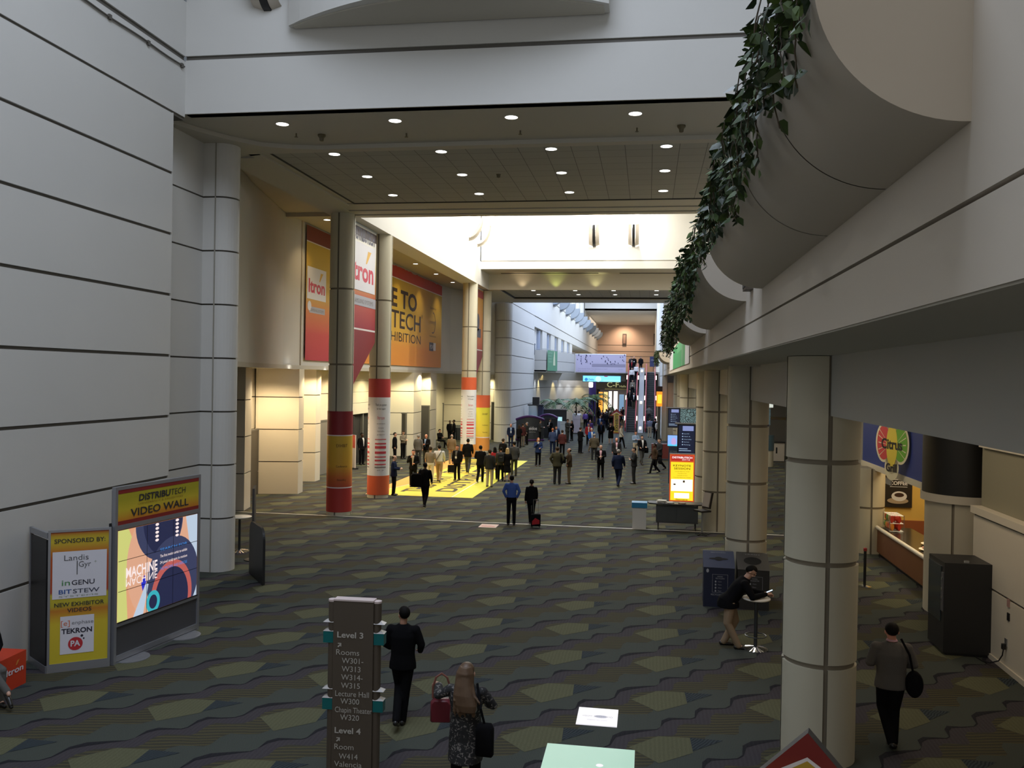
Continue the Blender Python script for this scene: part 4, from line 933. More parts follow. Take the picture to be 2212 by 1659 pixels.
# ---------------------------------------------------------------- floor graphics and reflected screens
GLW = emis('floor_light_white', (.95, .93, 1.0), .8); GLG = emis('floor_light_green', (.42, .78, .62), .65); GLT = emis('floor_light_text', (.5, .5, .58), .7)  # glow colours of the screen reflections, not lights in the floor
def reflection_panel(label, x0, x1, y0, y1, kind):  # reflections of lit screens in glass, put in as glowing floor sheets
    t = thing('lit_floor_panel', label, 'screen reflection', ((x0 + x1) / 2, (y0 + y1) / 2, 0)); a, b = (x1 - x0) / 2, (y1 - y0) / 2  # stand-in for a screen reflection, no real panel in the floor
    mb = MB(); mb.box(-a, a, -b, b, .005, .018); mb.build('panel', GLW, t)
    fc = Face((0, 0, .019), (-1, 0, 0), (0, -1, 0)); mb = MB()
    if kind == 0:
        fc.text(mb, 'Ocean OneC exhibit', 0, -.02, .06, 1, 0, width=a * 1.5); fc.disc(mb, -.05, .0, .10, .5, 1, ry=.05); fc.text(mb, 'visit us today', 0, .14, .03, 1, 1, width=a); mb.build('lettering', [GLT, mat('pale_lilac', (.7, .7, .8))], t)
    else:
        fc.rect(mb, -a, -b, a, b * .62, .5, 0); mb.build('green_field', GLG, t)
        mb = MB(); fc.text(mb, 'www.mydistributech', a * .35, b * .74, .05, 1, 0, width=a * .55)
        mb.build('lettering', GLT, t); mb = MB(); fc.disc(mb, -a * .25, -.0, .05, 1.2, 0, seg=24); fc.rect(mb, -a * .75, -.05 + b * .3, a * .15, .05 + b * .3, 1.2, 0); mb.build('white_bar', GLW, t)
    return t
reflection_panel('small white screen reflection, built as a glowing panel on the carpet in the foreground', -.99, -.37, 13.16, 13.84, 0)
reflection_panel('larger green and white screen reflection, built as a glowing panel at the bottom edge', -1.33, -.09, 11.2, 12.37, 1)
t = thing('floor_sticker', 'small pink floor sticker beside the metal threshold strip', 'floor sticker', (-5.45, 30.12, 0))
mb = MB(); mb.box(-.31, .31, -.35, .35, .002, .01); mb.build('sheet', mat('sticker_pink', (.60, .42, .36), .5), t)
mb = MB(); fc = Face((0, 0, .011), (1, 0, 0), (0, 1, 0)); fc.text(mb, 'EXHIBITS', 0, .06, .09, 1, 0, width=.48); fc.rect(mb, -.24, -.2, .24, -.08, 1, 0); mb.build('lettering', mat('sticker_rose', (.55, .16, .12)), t)
t = thing('floor_graphic', 'long yellow floor graphic with dark lettering between the left columns and the crowd', 'floor graphic', (-9.8, 45.5, 0))
x0, x1, y0, y1 = -2.4, 2.4, -8.7, 8.7
mb = MB(); mb.box(x0, x1, y0, y1, .003, .010); mb.build('yellow_sheet', mat('floor_yellow', (.78, .62, .06), .5), t)
mb = MB(); fc = Face((0, 0, .011), (1, 0, 0), (0, 1, 0))
fc.poly(mb, [(x0, y0), (x0 + .02, y0), (x0 + .95, y0 + 4), (x0 + .95, y1), (x0, y1)], 1, 0); mb.build('orange_edge', mat('floor_orange', (.78, .33, .05), .5), t)
mb = MB(); fc.poly(mb, [(x1 - .9, y0), (x1, y0), (x1, y1), (x1 - .9, y1)], 1, 0); mb.build('lime_edge', mat('floor_lime', (.68, .68, .07), .5), t)
mb = MB(); fc.rect(mb, x1 - .93, y0, x1 - .88, y1, 2, 0); fc.poly(mb, [(x0 + .02, y0), (x0 + .07, y0), (x0 + 1.0, y0 + 4), (x0 + .95, y0 + 4)], 2, 0); mb.build('white_line', LINE, t)
mb = MB(); fc = Face((0, 0, .011), (0, 1, 0), (-1, 0, 0)); FDI = mat('floor_dark_ink', (.05, .04, .02), .6)
for s_, a, b, h, wd in (('THIS WAY', -4.2, .15, 1.05, 6.6), ('TO EXHIBITS', 4.2, .15, 1.05, 7.4), ('DISTRIBUTECH', 0, -1.2, .9, 14)): mb = MB(); fc.text(mb, s_, a, b, h, 2, 0, width=wd, bold=.02); mb.build('lettering', FDI, t)

# ================================================================== NEAR RIGHT: BINS, VENDING MACHINE, FOOD COUNTER
def waste_bin(loc, rz, col, top, label, text1, hole, inkm):
    t = thing('waste_bin', label, 'bin', loc, rz, None); W_, D, z1, z2 = .70, .80, .92, 1.17
    mb = MB(); mb.add([(-W_ / 2, -D / 2, 0), (W_ / 2, -D / 2, 0), (W_ / 2, D / 2, 0), (-W_ / 2, D / 2, 0), (-W_ / 2, -D / 2, z1), (W_ / 2, -D / 2, z1), (W_ / 2, D / 2 - .1, z2), (-W_ / 2, D / 2 - .1, z2), (W_ / 2, D / 2, z2), (-W_ / 2, D / 2, z2)],
        [(0, 3, 2, 1), (0, 1, 5, 4), (1, 2, 8, 6, 5), (3, 0, 4, 7, 9), (2, 3, 9, 8), (6, 8, 9, 7)]); mb.build('body', col, t)
    v = Vector((0, D - .1, z2 - z1)).normalized(); fc = Face((-W_ / 2, -D / 2, z1), (1, 0, 0), v)
    Lt = math.hypot(D - .1, z2 - z1); mb = MB(); mb.add([fc.P(a, b, 0.3) for a, b in ((-.01, -.01), (W_ + .01, -.01), (W_ + .01, Lt), (-.01, Lt))], [(0, 1, 2, 3)]); mb.build('lid', top, t)
    mb = MB()
    if hole == 'slot': fc.disc(mb, W_ / 2, Lt * .52, .10, 1, 0, ry=.09); fc.disc(mb, W_ / 2, Lt * .52, .22, 1.3, 0, ry=.045)
    else: fc.disc(mb, W_ / 2, Lt * .52, .20, 1, 0, ry=.17)
    mb.build('opening', mat('bin_hole', (.003, .003, .003), .9), t)
    mb = MB(); fc.text(mb, text1, W_ / 2, Lt - .09, .04, 1, 0, width=.34); mb.build('lid_lettering', inkm, t)
    f2 = Face((-W_ / 2, -D / 2 - .002, 0), (1, 0, 0), (0, 0, 1)); mb = MB()
    for a0, b0, a1, b1 in ((.20, .34, .55, .345), (.20, .76, .55, .765), (.20, .34, .205, .765), (.545, .34, .55, .765)): f2.rect(mb, a0, b0, a1, b1, 1, 0)
    f2.text(mb, 'MIXED', .375, .70, .03, 1, 0, width=.12); f2.text(mb, 'RECYCLING' if hole == 'slot' else 'WASTE', .375, .655, .03, 1, 0, width=.20)
    for q, s_ in enumerate(('Cans', 'Plastics', 'Glass', 'Paper')): f2.text(mb, s_, .33, .585 - q * .072, .025, 1, 0, width=.08, align='l'); f2.disc(mb, .275, .595 - q * .072, .018, 1, 0, ry=.024, seg=8)
    if hole == 'slot': f2.disc(mb, .09, .84, .03, 1, 0, ry=.045); f2.text(mb, 'RECYCLING CART', .375, .275, .035, 1, 0, width=.40)
    mb.build('front_lettering', inkm, t); return t
INK2 = mat('label_grey', (.32, .32, .34), .5)
waste_bin((1.72, 21.05, 0), R(-2), mat('bin_navy', (.010, .014, .035), .4), mat('bin_navy_lid', (.030, .042, .095), .4), 'dark navy recycling bin with sloped lid and oval slot', 'RECYCLING', 'slot', INK2)
waste_bin((2.49, 20.98, 0), R(-2), mat('bin_charcoal', (.022, .021, .020), .4), mat('bin_grey_lid', (.055, .052, .05), .4), 'charcoal waste bin with a large round hole, right of the navy bin', 'TRASH', 'round', INK2)
t = thing('vending_machine', 'big black vending machine against the right wall', 'vending machine', (6.18, 18.4, 0))
mb = MB(); mb.box(-.44, .42, -.47, .47, .06, 1.80); mb.box(-.38, .38, -.42, .42, 0, .06); mb.build('cabinet', BLACK, t)
mb = MB(); mb.box(-.455, -.44, -.30, .44, .62, 1.70); mb.build('window', mat('vend_glass', (.03, .04, .042), .12), t)
mb = MB(); mb.box(-.46, -.44, -.44, -.33, .85, 1.6); mb.build('control_panel', mat('vend_panel', (.10, .10, .11), .3), t)
for zz in (1.45, 1.25, 1.08): mb = MB(); mb.box(-.47, -.46, -.41, -.36, zz, zz + .05); mb.build('button', CHROME, t)
mb = MB(); mb.box(-.05, .03, -.40, -.34, 1.80, 1.84); mb.build('top_bracket', STEEL, t)
t = thing('power_cord', 'black cord and plug hanging from the wall outlet beside the vending machine', 'cord', (6.59, 17.2, 0))
mb = MB(); mb.box(-.07, -.01, -.03, .03, .40, .50); mb.build('plug', BLACK, t)
mb = MB(); mb.tube([(-.04, 0, .40), (-.05, .02, .28), (-.08, .10, .15), (-.16, .28, .05), (-.22, .5, .012), (-.25, .75, .012)], .012, 8); mb.build('cable', BLACK, t)
for nm, zz, yy, lab, mt in (('wall_outlet', .46, 17.2, 'small steel wall outlet low on the right wall', STEEL), ('wall_plate', .95, 17.12, 'small dark outlet plate under the wall groove', BLACK), ('wall_notice', 1.2, 17.13, 'small red and grey notice sticker on the right wall', mat('notice_print', (.42, .25, .22)))):
    mb = MB(); mb.box(6.583, 6.60, yy - .05, yy + .05, zz, zz + .14); o = mb.build(nm, mt); tag(o, lab, 'outlet' if 'notice' not in nm else 'notice')
panel_wall('wall_right_low', [(6.6, 8), (6.6, 18.95), (8.2, 18.95)], 0, 2.62, [1.33], mats=[WALLW, GROOVE])
slab('trim_wall_cap', [(6.55, 6.76, 8, 19.0, 2.66, 2.80)], WALLW)
slab('trim_wall_cap_reveal', [(6.62, 6.76, 8, 18.95, 2.6, 2.67)], GROOVE)
slab('wall_right_recess', [(6.76, 6.96, 8, 19.0, 2.6, 4.95)], mat('olive_wall', (.26, .245, .17), .7))
slab('trim_ceiling_edge', [(6.65, 6.76, 8, 18.9, 4.0, 4.05)], WALLW)
slab('baseboard_right', [(6.57, 6.6, 8, 18.95, 0, .10)], WALLW)
# counter
t = thing('food_counter', 'wood-fronted food service counter with a cream rounded rail', 'counter', (7.0, 25.6, 0))
mb = MB(); mb.box(.02, .8, -2.9, 2.45, .10, .80); mb.build('wood_front', gradient('oak_front', [(0, (.17, .065, .02)), (.5, (.21, .085, .027)), (1, (.17, .06, .02))], 1, -3, 3, streak=3.), t)
mb = MB(); mb.box(.08, .8, -2.9, 2.45, 0, .10); mb.build('toe_kick', BLACK, t)
mb = MB(); mb.tube([(.02, -2.95, .84), (.02, 2.5, .84)], .055, 12); mb.build('rail', mat('cream_laminate', (.75, .70, .60), .4), t)
mb = MB(); mb.box(.05, 1.0, -2.9, 2.45, .80, .86); mb.build('worktop', mat('dark_granite', (.03, .028, .025), .2), t)
YW = mat('yellow_wall', (.75, .50, .12), .6)
slab('wall_kitchen_back', [(10.4, 10.6, 20, 32, 1.35, 4.9)], YW); slab('wall_kitchen_back_low', [(10.35, 10.6, 20, 32, 0, 1.35)], mat('terracotta_tile', (.32, .10, .04), .5))
slab('wall_kitchen_far', [(7.1, 10.6, 30.2, 30.4, .78, 4.9)], YW); slab('wall_kitchen_far_low', [(7.1, 10.6, 30.15, 30.4, 0, .78)], mat('terracotta_tile', (.32, .10, .04), .5))
slab('wall_grill_fascia', [(6.98, 7.15, 21.8, 29.9, 2.74, 4.95)], mat('grill_blue', (.012, .035, .24), .5))
slab('trim_grill_ledge', [(6.93, 7.2, 21.9, 29.9, 2.58, 2.74)], WALLW)
mb = MB(); mb.lathe([(.92, 2.76), (.92, 4.9)], c=(7.3, 21.5, 0), seg=32); struct(mb.build('wall_black_drum', mat('black_fascia', (.012, .012, .010), .5), smooth=30))
mb = MB(); mb.lathe([(.95, 2.58), (.95, 2.76)], c=(7.3, 21.5, 0), seg=32); struct(mb.build('trim_drum_ledge', WALLW, smooth=30))
slab('wall_right_behind', [(13.0, 13.2, -4, 76, 0, 5), (6.6, 13, 8, 8.2, 0, 5)], WALLW)
slab('trim_aisle_far_band', [(6.5, 13, 64, 64.3, 0, 2.55), (6.5, 13, 64, 64.3, 2.75, 5)], mat('door_frame_grey', (.13, .125, .11), .5))
area('kitchen_light', (8.6, 26.5, 4.6), 2, 5, 150, (1, .80, .48)); 
spot('counter_lamp', (7.6, 24.2, 2.5), 60, (1, .85, .6), 120, .8); spot('fascia_washer', (6.3, 28.6, 4.9), 20, (.8, .85, 1), 100, .9, rot=(0, R(25), 0))
area('aisle_light', (5, 16, 4.92), 1.2, 8, 75, (1, .80, .58)); area('aisle_light', (5, 30, 4.92), 1.5, 14, 150, (1, .86, .62)); area('aisle_light', (6, 52, 4.92), 3, 18, 320, (1, .92, .78))
t = thing('grill_sign', 'flower-shaped Citrus Grill sign of red, yellow and green slices on the blue fascia', 'shop sign', (6.68, AX(1927, 962, 6.68)[0], AX(1927, 962, 6.68)[1]), R(19))
fc = Face((0, 0, 0), (0, -1, 0), (0, 0, 1)); bb = MB()
def lobes(k, m, s=1.0):
    for a, b, r1, r2 in ((-.38, .05, .38, .55), (.38, .05, .38, .55), (0, .0, .34, .80), (0, -.62, .32, .35), (0, .5, .34, .36)): fc.disc(bb, a, b, r1 * s, k, m, ry=r2 * s)
lobes(1, 0); bb.build('cream_border', mat('sign_cream', (.78, .72, .52), .5), t); bb = MB()
fc.disc(bb, -.38, .05, .31, 2, 0, ry=.48); fc.disc(bb, .38, .05, .31, 2, 2, ry=.48); fc.disc(bb, 0, 0, .25, 3, 1, ry=.60)
for s_ in (-1, 1):
    for q in range(-2, 3): fc.poly(bb, [(s_ * .12, .0), (s_ * .62, q * .2 + .03), (s_ * .62, q * .2 + .06)], 2.5, 3)
bb.build('fruit_slice', [mat('slice_red', (.60, .07, .08)), mat('slice_yellow', (.75, .60, .08)), mat('slice_green', (.16, .42, .05)), mat('sign_cream', (.78, .72, .52))], t)
bb = MB(); fc.text(bb, 'Citrus', 0, -.10, .28, 5, 0, width=.95, bold=.03); fc.text(bb, 'Grill', 0, -.72, .22, 5, 0, width=.5, bold=.03); fc.text(bb, 'Florida', 0, .58, .16, 5, 0, width=.5, bold=.02); bb.build('lettering', DARKINK, t)
bb = MB(); bb.box(-.0, .12, -.3, .3, -.5, .5); bb.build('backing_box', mat('sign_cream', (.78, .72, .52), .5), t)
t = thing('coffee_poster', 'dark framed coffee poster with a white cup on the yellow kitchen wall', 'poster', (AY(1941, 1062, 30.1)[0], 30.12, AY(1941, 1062, 30.1)[1])); fc = Face((0, -.02, 0), (1, 0, 0), (0, 0, 1))
mb = MB(); mb.box(-.43, .43, 0, .03, -.52, .52); mb.build('frame', mat('poster_black', (.02, .015, .012), .5), t)
mb = MB(); fc.text(mb, 'COFFEE', 0, .22, .12, 2, 0, width=.55, bold=.03); fc.rect(mb, -.27, .38, .27, .40, 2, 0); fc.rect(mb, -.27, .15, .27, .165, 2, 0); fc.disc(mb, .02, -.15, .24, 2, 0, ry=.16); fc.disc(mb, .02, -.11, .15, 3, 1, ry=.07); fc.disc(mb, -.02, -.3, .33, 1.5, 2, ry=.10); mb.build('print', [WHITE, mat('coffee_brown', (.05, .02, .01)), mat('saucer_beige', (.45, .35, .25))], t)
t = thing('hanging_sign', 'small grey sign hanging below the counter ledge', 'sign', (7.05, 27.0, 2.5)); mb = MB(); mb.box(-.02, .02, -.28, .28, -.22, -.04); mb.build('plate', FRM, t); mb = MB(); mb.tube([(0, -.2, -.05), (0, -.2, .09)], .008, 5); mb.build('chain', STEEL, t); mb = MB(); mb.tube([(0, .2, -.05), (0, .2, .09)], .008, 5); mb.build('chain', STEEL, t)
# snack rack, trays
t = thing('snack_rack', 'two-tier wire rack of red and green snack bags on the counter end', 'snack rack', (7.35, 27.55, .86))
mb = MB()
for z in (.02, .25, .48):
    for y in np.linspace(-.36, .36, 7): mb.tube([(-.2, y, z), (.2, y, z)], .006, 4)
for x in (-.2, .2):
    for y in (-.36, .36): mb.tube([(x, y, 0), (x, y, .5)], .01, 5)
tag_stuff(mb.build('wire_shelf', STEEL, t))
BAGC = [mat('bag_red', (.55, .05, .03), .35), mat('bag_green', (.12, .34, .06), .35), mat('bag_orange', (.70, .25, .04), .35), mat('bag_tan', (.62, .45, .22), .35)]
rnd = random.Random(5)
def bagmesh():
    mb = MB(); vs = []; 
    for j in range(5):
        th = [.005, .04, .05, .04, .005][j]
        for i in range(4): vs.append(((-.5 + (i in (1, 2))) * .17, (-th if i in (0, 1) else th), j * .055 + .0))
    mb.add(vs, [(4 * j + i, 4 * j + (i + 1) % 4, 4 * j + 4 + (i + 1) % 4, 4 * j + 4 + i) for j in range(4) for i in range(4)] + [(0, 3, 2, 1), (16, 17, 18, 19)]); return mb
for z in (.88, 1.11):
    for k, y in enumerate(np.linspace(-.28, .28, 4)):
        for x in (-.13, .06):
            ci = rnd.choice((0, 0, 2, 3, 1)) if z > 1 else (1 if k > 2 else rnd.choice((0, 2)))
            o = bagmesh().build('snack_bag', BAGC[ci], loc=(7.35 + x, 27.55 + y, z + .012), rz=R(90 + rnd.uniform(-15, 15)))
            tag(o, ('red', 'green', 'orange', 'tan')[ci] + ' snack bag on the %s tier of the counter rack' % {.88: 'bottom', 1.11: 'top'}[z], 'snack bag', 'snack bags on the counter rack')
PLC = mat('plate_cream', (.8, .75, .62), .4)
for k, (x, y, lab, c) in enumerate(((7.45, 24.35, 'platter of pink wrapped food at the middle of the counter', (.75, .38, .28)), (7.75, 25.2, 'cream platter of pale rolls behind the pink food', (.78, .62, .35)), (7.42, 23.4, 'platter of reddish pastries nearest the wide pier', (.70, .26, .12)), (7.85, 23.95, 'round platter of yellow fruit under the counter lamp', (.80, .60, .15)))):
    t = thing('food_platter', lab, 'food platter', (x, y, .862)); mb = MB(); mb.lathe([(.05, 0), (.26, .02), (.30, .04), (.28, .035)], seg=24); mb.build('plate', PLC, t, smooth=40)
    fm = mat('food_%d' % k, c, .5)
    for q in range(12):
        a = q * 2.4; r_ = .045 * math.sqrt(q + .3) * 1.3; mb = MB(); mb.ball((r_ * math.cos(a), r_ * math.sin(a), .07), .05, .035, .03, 8, 5); mb.build('food_piece', fm, t, smooth=60)
t = thing('stanchion', 'black belt stanchion post with chrome base beside the near column', 'stanchion', (5.62, 23.6, 0)); mb = MB(); mb.lathe([(.035, .02), (.035, .92)], seg=14); mb.build('post', BLACK, t, smooth=40)
mb = MB(); mb.lathe([(.17, 0), (.17, .015), (.05, .04)], seg=24); mb.build('base', CHROME, t, smooth=40); mb = MB(); mb.lathe([(.045, .92), (.045, .99), (.03, 1.0)], seg=14); mb.build('belt_head', mat('belt_red', (.4, .03, .03)), t)

# ================================================================== CENTRE RIGHT: TRASH BOX, DESK, SIGNS
t = thing('trash_box', 'white trash box with a blue bag folded over its rim, left of the black desk', 'trash bin', (-.22, 31.1, 0)); mb = MB(); mb.box(-.24, .24, -.22, .22, 0, .78); mb.build('box', mat('trash_white', (.60, .58, .53), .6), t)
mb = MB(); mb.box(-.27, .27, -.25, .25, .74, .92); mb.build('blue_bag', mat('bag_blue', (.02, .20, .38), .35, bump=.4), t)
t = thing('counter_desk', 'black-topped rolling counter desk with dark grey skirt panel', 'desk', (1.06, 31.1, 0))
mb = MB(); pts = [(-.95, .3), (-1.0, .1), (-.95, -.25), (-.7, -.36), (0, -.40), (.7, -.36), (.95, -.25), (1.0, .1), (.95, .3)]; mb.prism(pts, .90, .94); mb.build('desk_top', BLACK, t)
mb = MB(); mb.box(-.68, -.01, -.28, -.25, .30, .88); mb.box(.01, .72, -.28, -.25, .30, .88); mb.box(-.01, .01, -.27, -.25, .30, .88); mb.build('skirt_panel', mat('skirt_grey', (.055, .062, .062), .6), t)
mb = MB(); mb.box(-.70, .74, -.27, .2, .26, .30); mb.box(-.7, -.66, -.2, .2, .3, .9); mb.box(.7, .74, -.2, .2, .3, .9); mb.build('frame', mat('dark_tube', (.05, .05, .05), .4), t)
for x in (-.62, .66):
    for y in (-.2, .2): mb = MB(); mb.lathe([(.02, .10), (.02, .28)], c=(x, y, 0), seg=8); mb.add(*[[(x + a, y + .055 * math.cos(q * PI / 6), .055 + .055 * math.sin(q * PI / 6)) for a in (-.018, .018) for q in range(12)], [list(range(12)), list(range(12, 24))[::-1]] + [(i, 12 + i, 12 + (i + 1) % 12, (i + 1) % 12) for i in range(12)]]); mb.build('caster', BLACK, t)
def papers(x, y, z, n, label, m, s_=.2):
    t = thing('paper_pile', label, 'papers', (x, y, z)); rnd = random.Random(int(x * 100))
    for k in range(n): mb = MB(); mb.obox((rnd.uniform(-.03, .03), rnd.uniform(-.02, .02), .006 + k * .012), s_, s_ * .75, .011, rnd.uniform(-.5, .5)); mb.build('sheet', m, t)
PAP = mat('paper_white', (.72, .70, .64), .6)
papers(.55, 31.05, .94, 7, 'heaped white papers at the left end of the black desk', PAP, .30); papers(.82, 30.95, .94, 3, 'low row of brochures in the middle of the black desk', PAP, .24); papers(1.25, 30.92, .94, 3, 'brown and white leaflets near the right of the black desk', mat('leaflet_brown', (.35, .24, .16)), .24)
t = thing('office_chair', 'dark chair with pale cushion back tucked behind the right end of the desk', 'chair', (1.90, 30.15, 0), R(-55)); 
mb = MB(); mb.box(-.22, .22, -.2, .2, .80, .86); mb.build('seat', BLACK, t); mb = MB(); mb.obox((0, .22, 1.18), .40, .06, .56, 0, 0, ('X', R(-12))); mb.build('backrest', BLACK, t); mb = MB(); mb.obox((0, .175, 1.2), .34, .03, .48, 0, 0, ('X', R(-12))); mb.build('back_cushion', mat('cushion_taupe', (.36, .31, .26), .7), t)
mb = MB(); mb.tube([(0, 0, .05), (0, 0, .80)], .03, 8); mb.build('post', STEEL, t)
for q in range(5): mb = MB(); a = q * 2 * PI / 5; mb.tube([(0, 0, .08), (.24 * math.cos(a), .24 * math.sin(a), .03)], .02, 6); mb.build('leg', BLACK, t)
# keynote light box
t = thing('keynote_lightbox', 'glowing yellow KEYNOTE SESSION light box behind the desk', 'light box', (1.33, 33.6, 0)); fc = Face((-.46, -.09, 0), (1, 0, 0), (0, 0, 1))
mb = MB(); mb.box(-.47, .47, -.08, .08, 0, 2.47); mb.build('cabinet', FRM, t)
KE = lambda n, c, s=1.1: emis('keynote_' + n, c, s)
mb = MB(); fc.rect(mb, 0, .66, .92, 2.44, 1, 0); fc.rect(mb, .04, .70, .88, 2.15, 2, 1); fc.rect(mb, .05, 2.20, .87, 2.40, 2, 2); fc.rect(mb, .06, 1.05, .86, 1.50, 3, 3); fc.rect(mb, .18, .78, .74, .98, 3, 3)
mb.build('lit_face', [KE('red', (.80, .10, .02), .8), KE('yellow', (1.0, .74, .02), 1.1), KE('crimson', (.60, .03, .02), .8), KE('white', (1, .95, .80), 1.3)], t)
mb = MB(); fc.text(mb, 'KEYNOTE', .46, 1.98, .075, 4, 0, width=.66, bold=.01); fc.text(mb, 'SESSION', .46, 1.87, .075, 4, 0, width=.60, bold=.01)
for q, w_ in enumerate((.55, .34, .40, .64)): fc.text(mb, 'Tuesday Ballroom W320', .46, 1.78 - q * .075, .03, 4, 1, width=w_)
fc.text(mb, 'DISTRIBUTECH', .46, 2.29, .07, 4, 2, width=.74, bold=.02); fc.text(mb, '2016', .6, 2.22, .045, 4, 2, width=.3); fc.rect(mb, .50, 1.38, .57, 1.46, 4, 0); fc.rect(mb, .15, 1.28, .23, 1.33, 4, 0); fc.text(mb, 'Siemens', .46, .71, .05, 4, 0, width=.45, bold=.02)
mb.build('lettering', [mat('keynote_ink', (.16, .07, .01)), mat('keynote_ochre', (.5, .3, .02)), KE('pale', (1, .9, .9), 1.2)], t)
mb = MB(); fc.text(mb, 'PennWell', .46, .52, .09, 1, 0, width=.62, bold=.03); fc.disc(mb, .5, .56, .14, .5, 1, ry=.08); mb.build('base_logo', [KE('white2', (1, 1, 1), 1.2), KE('blue', (.05, .1, .6), .8)], t)
# directory kiosks
SWIRL = bpy.data.materials.new('circle_pattern_glass'); SWIRL.use_nodes = True; _nt = SWIRL.node_tree; _b = _nt.nodes['Principled BSDF']
_t = _nt.nodes.new('ShaderNodeTexCoord'); _v = _nt.nodes.new('ShaderNodeTexVoronoi'); _v.inputs['Scale'].default_value = 4.5; _m = _nt.nodes.new('ShaderNodeMath'); _m.operation = 'PINGPONG'; _m.inputs[1].default_value = .16
_r2 = _nt.nodes.new('ShaderNodeValToRGB'); _r2.color_ramp.elements[0].position = .25; _r2.color_ramp.elements[0].color = (.02, .03, .03, 1); _r2.color_ramp.elements[1].position = .5; _r2.color_ramp.elements[1].color = (.22, .36, .40, 1)
_nt.links.new(_t.outputs['Object'], _v.inputs['Vector']); _nt.links.new(_v.outputs['Distance'], _m.inputs[0]); _k = _nt.nodes.new('ShaderNodeMath'); _k.operation = 'MULTIPLY'; _k.inputs[1].default_value = 6; _nt.links.new(_m.outputs[0], _k.inputs[0]); _nt.links.new(_k.outputs[0], _r2.inputs[0]); _nt.links.new(_r2.outputs[0], _b.inputs['Base Color']); _nt.links.new(_r2.outputs[0], _b.inputs['Emission Color']); _b.inputs['Emission Strength'].default_value = .25
SCN = emis('directory_screen', (.004, .008, .03), 1); SCT = emis('directory_text', (.45, .62, .85), .8); SCP = emis('directory_picture', (.30, .36, .70), .8)
def directory(loc, rz, w1, w2, z0, z1, label, base=True):
    t = thing('directory_kiosk', label, 'directory kiosk', loc, rz)
    mb = MB(); mb.box(-w1, .02, -.06, .06, z0, z1); mb.build('screen_housing', BLACK, t)
    mb = MB(); mb.box(.02, w2, -.04, .04, z0 + .05, z1 - .02); mb.build('pattern_panel', SWIRL, t)
    mb = MB(); mb.box(-w1 - .1, w2 + .05, -.10, .10, z1, z1 + .05); mb.build('top_shelf', FRM, t)
    fc = Face((-w1, -.065, 0), (1, 0, 0), (0, 0, 1)); a = w1 - .02; h = z1 - z0
    mb = MB(); fc.rect(mb, .05, z0 + .06, a, z1 - .05, 1, 0); fc.rect(mb, a * .30, z1 - h * .22, a * .93, z1 - h * .06, 2, 2)
    for q in range(5): fc.text(mb, ('Rooms W201', 'Hall A', 'West Lobby', 'Food Court', 'Parking')[q], a * .38, z1 - h * (.33 + q * .09), h * .03, 2, 1, width=a * (.3 + .07 * (q % 3)), align='l'); fc.disc(mb, a * .30, z1 - h * (.315 + q * .09), h * .02, 2, 1, seg=8)
    fc.rect(mb, a * .10, z0 + h * .18, a * .6, z0 + h * .20, 2, 1); fc.rect(mb, a * .10, z0 + h * .12, a * .8, z0 + h * .14, 2, 1)
    mb.build('screen', [SCN, SCT, SCP], t)
    if base:
        mb = MB(); mb.lathe([(.33, 0), (.33, 1.0)], c=(w2 * .35, 0, 0), seg=24); mb.build('base_drum', COLM, t, smooth=40)
        mb = MB(); mb.lathe([(.36, 1.0), (.36, 1.95)], c=(w2 * .35, 0, 0), seg=24); mb.build('glass_drum', mat('drum_glass', (.06, .11, .14), .15), t, smooth=40)
        mb = MB(); mb.lathe([(.06, 1.95), (.06, z0 + .1)], c=(w2 * .35, 0, 0), seg=12); mb.build('post', STEEL, t)
    return t
directory((2.04, 38.2, 0), 0, .75, .36, 2.05, 3.36, 'near directory kiosk with dark screen and circle-patterned panel beside the keynote sign')
directory((1.88, 52.0, 0), 0, .70, .95, 2.45, 3.60, 'far directory kiosk with wide circle-patterned panel, above and behind the near one')
t = directory((7.35, 55.5, 0), R(70), .6, .5, 2.5, 3.6, 'pale blue-lit directory kiosk seen in the gap between the two right columns')
mb = MB(); mb.lathe([(.3, 3.66), (.3, 4.3)], c=(0, 0, 0), seg=20); mb.build('top_drum', emis('kiosk_top_light', (.8, .85, .75), .8), t)
t = thing('video_kiosk', 'kiosk with a glowing blue and violet video screen left of the keynote sign', 'video kiosk', (1.28, 45, 0))
mb = MB(); mb.box(-.26, .26, -.05, .05, 1.88, 2.46); mb.build('monitor', BLACK, t)
mb = MB(); fc = Face((-.24, -.055, 0), (1, 0, 0), (0, 0, 1)); fc.rect(mb, 0, 1.90, .48, 2.44, 1, 0); fc.disc(mb, .30, 2.12, .12, 2, 1, ry=.2); fc.rect(mb, 0, 1.90, .48, 1.98, 2, 2); mb.build('screen', [emis('monitor_blue', (.25, .45, .95), 1.1), emis('monitor_violet', (.55, .40, .75), 1), emis('monitor_cyan', (.1, .7, 1), 1)], t)
mb = MB(); mb.box(-.18, .30, -.15, .15, 0, 1.88); mb.build('pedestal', mat('kiosk_navy', (.03, .05, .09), .4), t)
mb = MB(); fc = Face((-.18, -.152, 0), (1, 0, 0), (0, 0, 1)); fc.text(mb, 'NETWORK', .24, 1.6, .06, 1, 0, width=.34); mb.build('lettering', INK2, t)
t = thing('sideboard', 'dark red cabinet behind the walking men near the right columns', 'cabinet', (1.2, 58, 0)); mb = MB(); mb.box(-.9, .9, -.3, .3, .1, 1.05); mb.build('body', mat('cabinet_oxblood', (.10, .015, .012), .5), t)
for x in (-.8, .8): mb = MB(); mb.box(x - .04, x + .04, -.2, .2, 0, .1); mb.build('foot', BLACK, t)
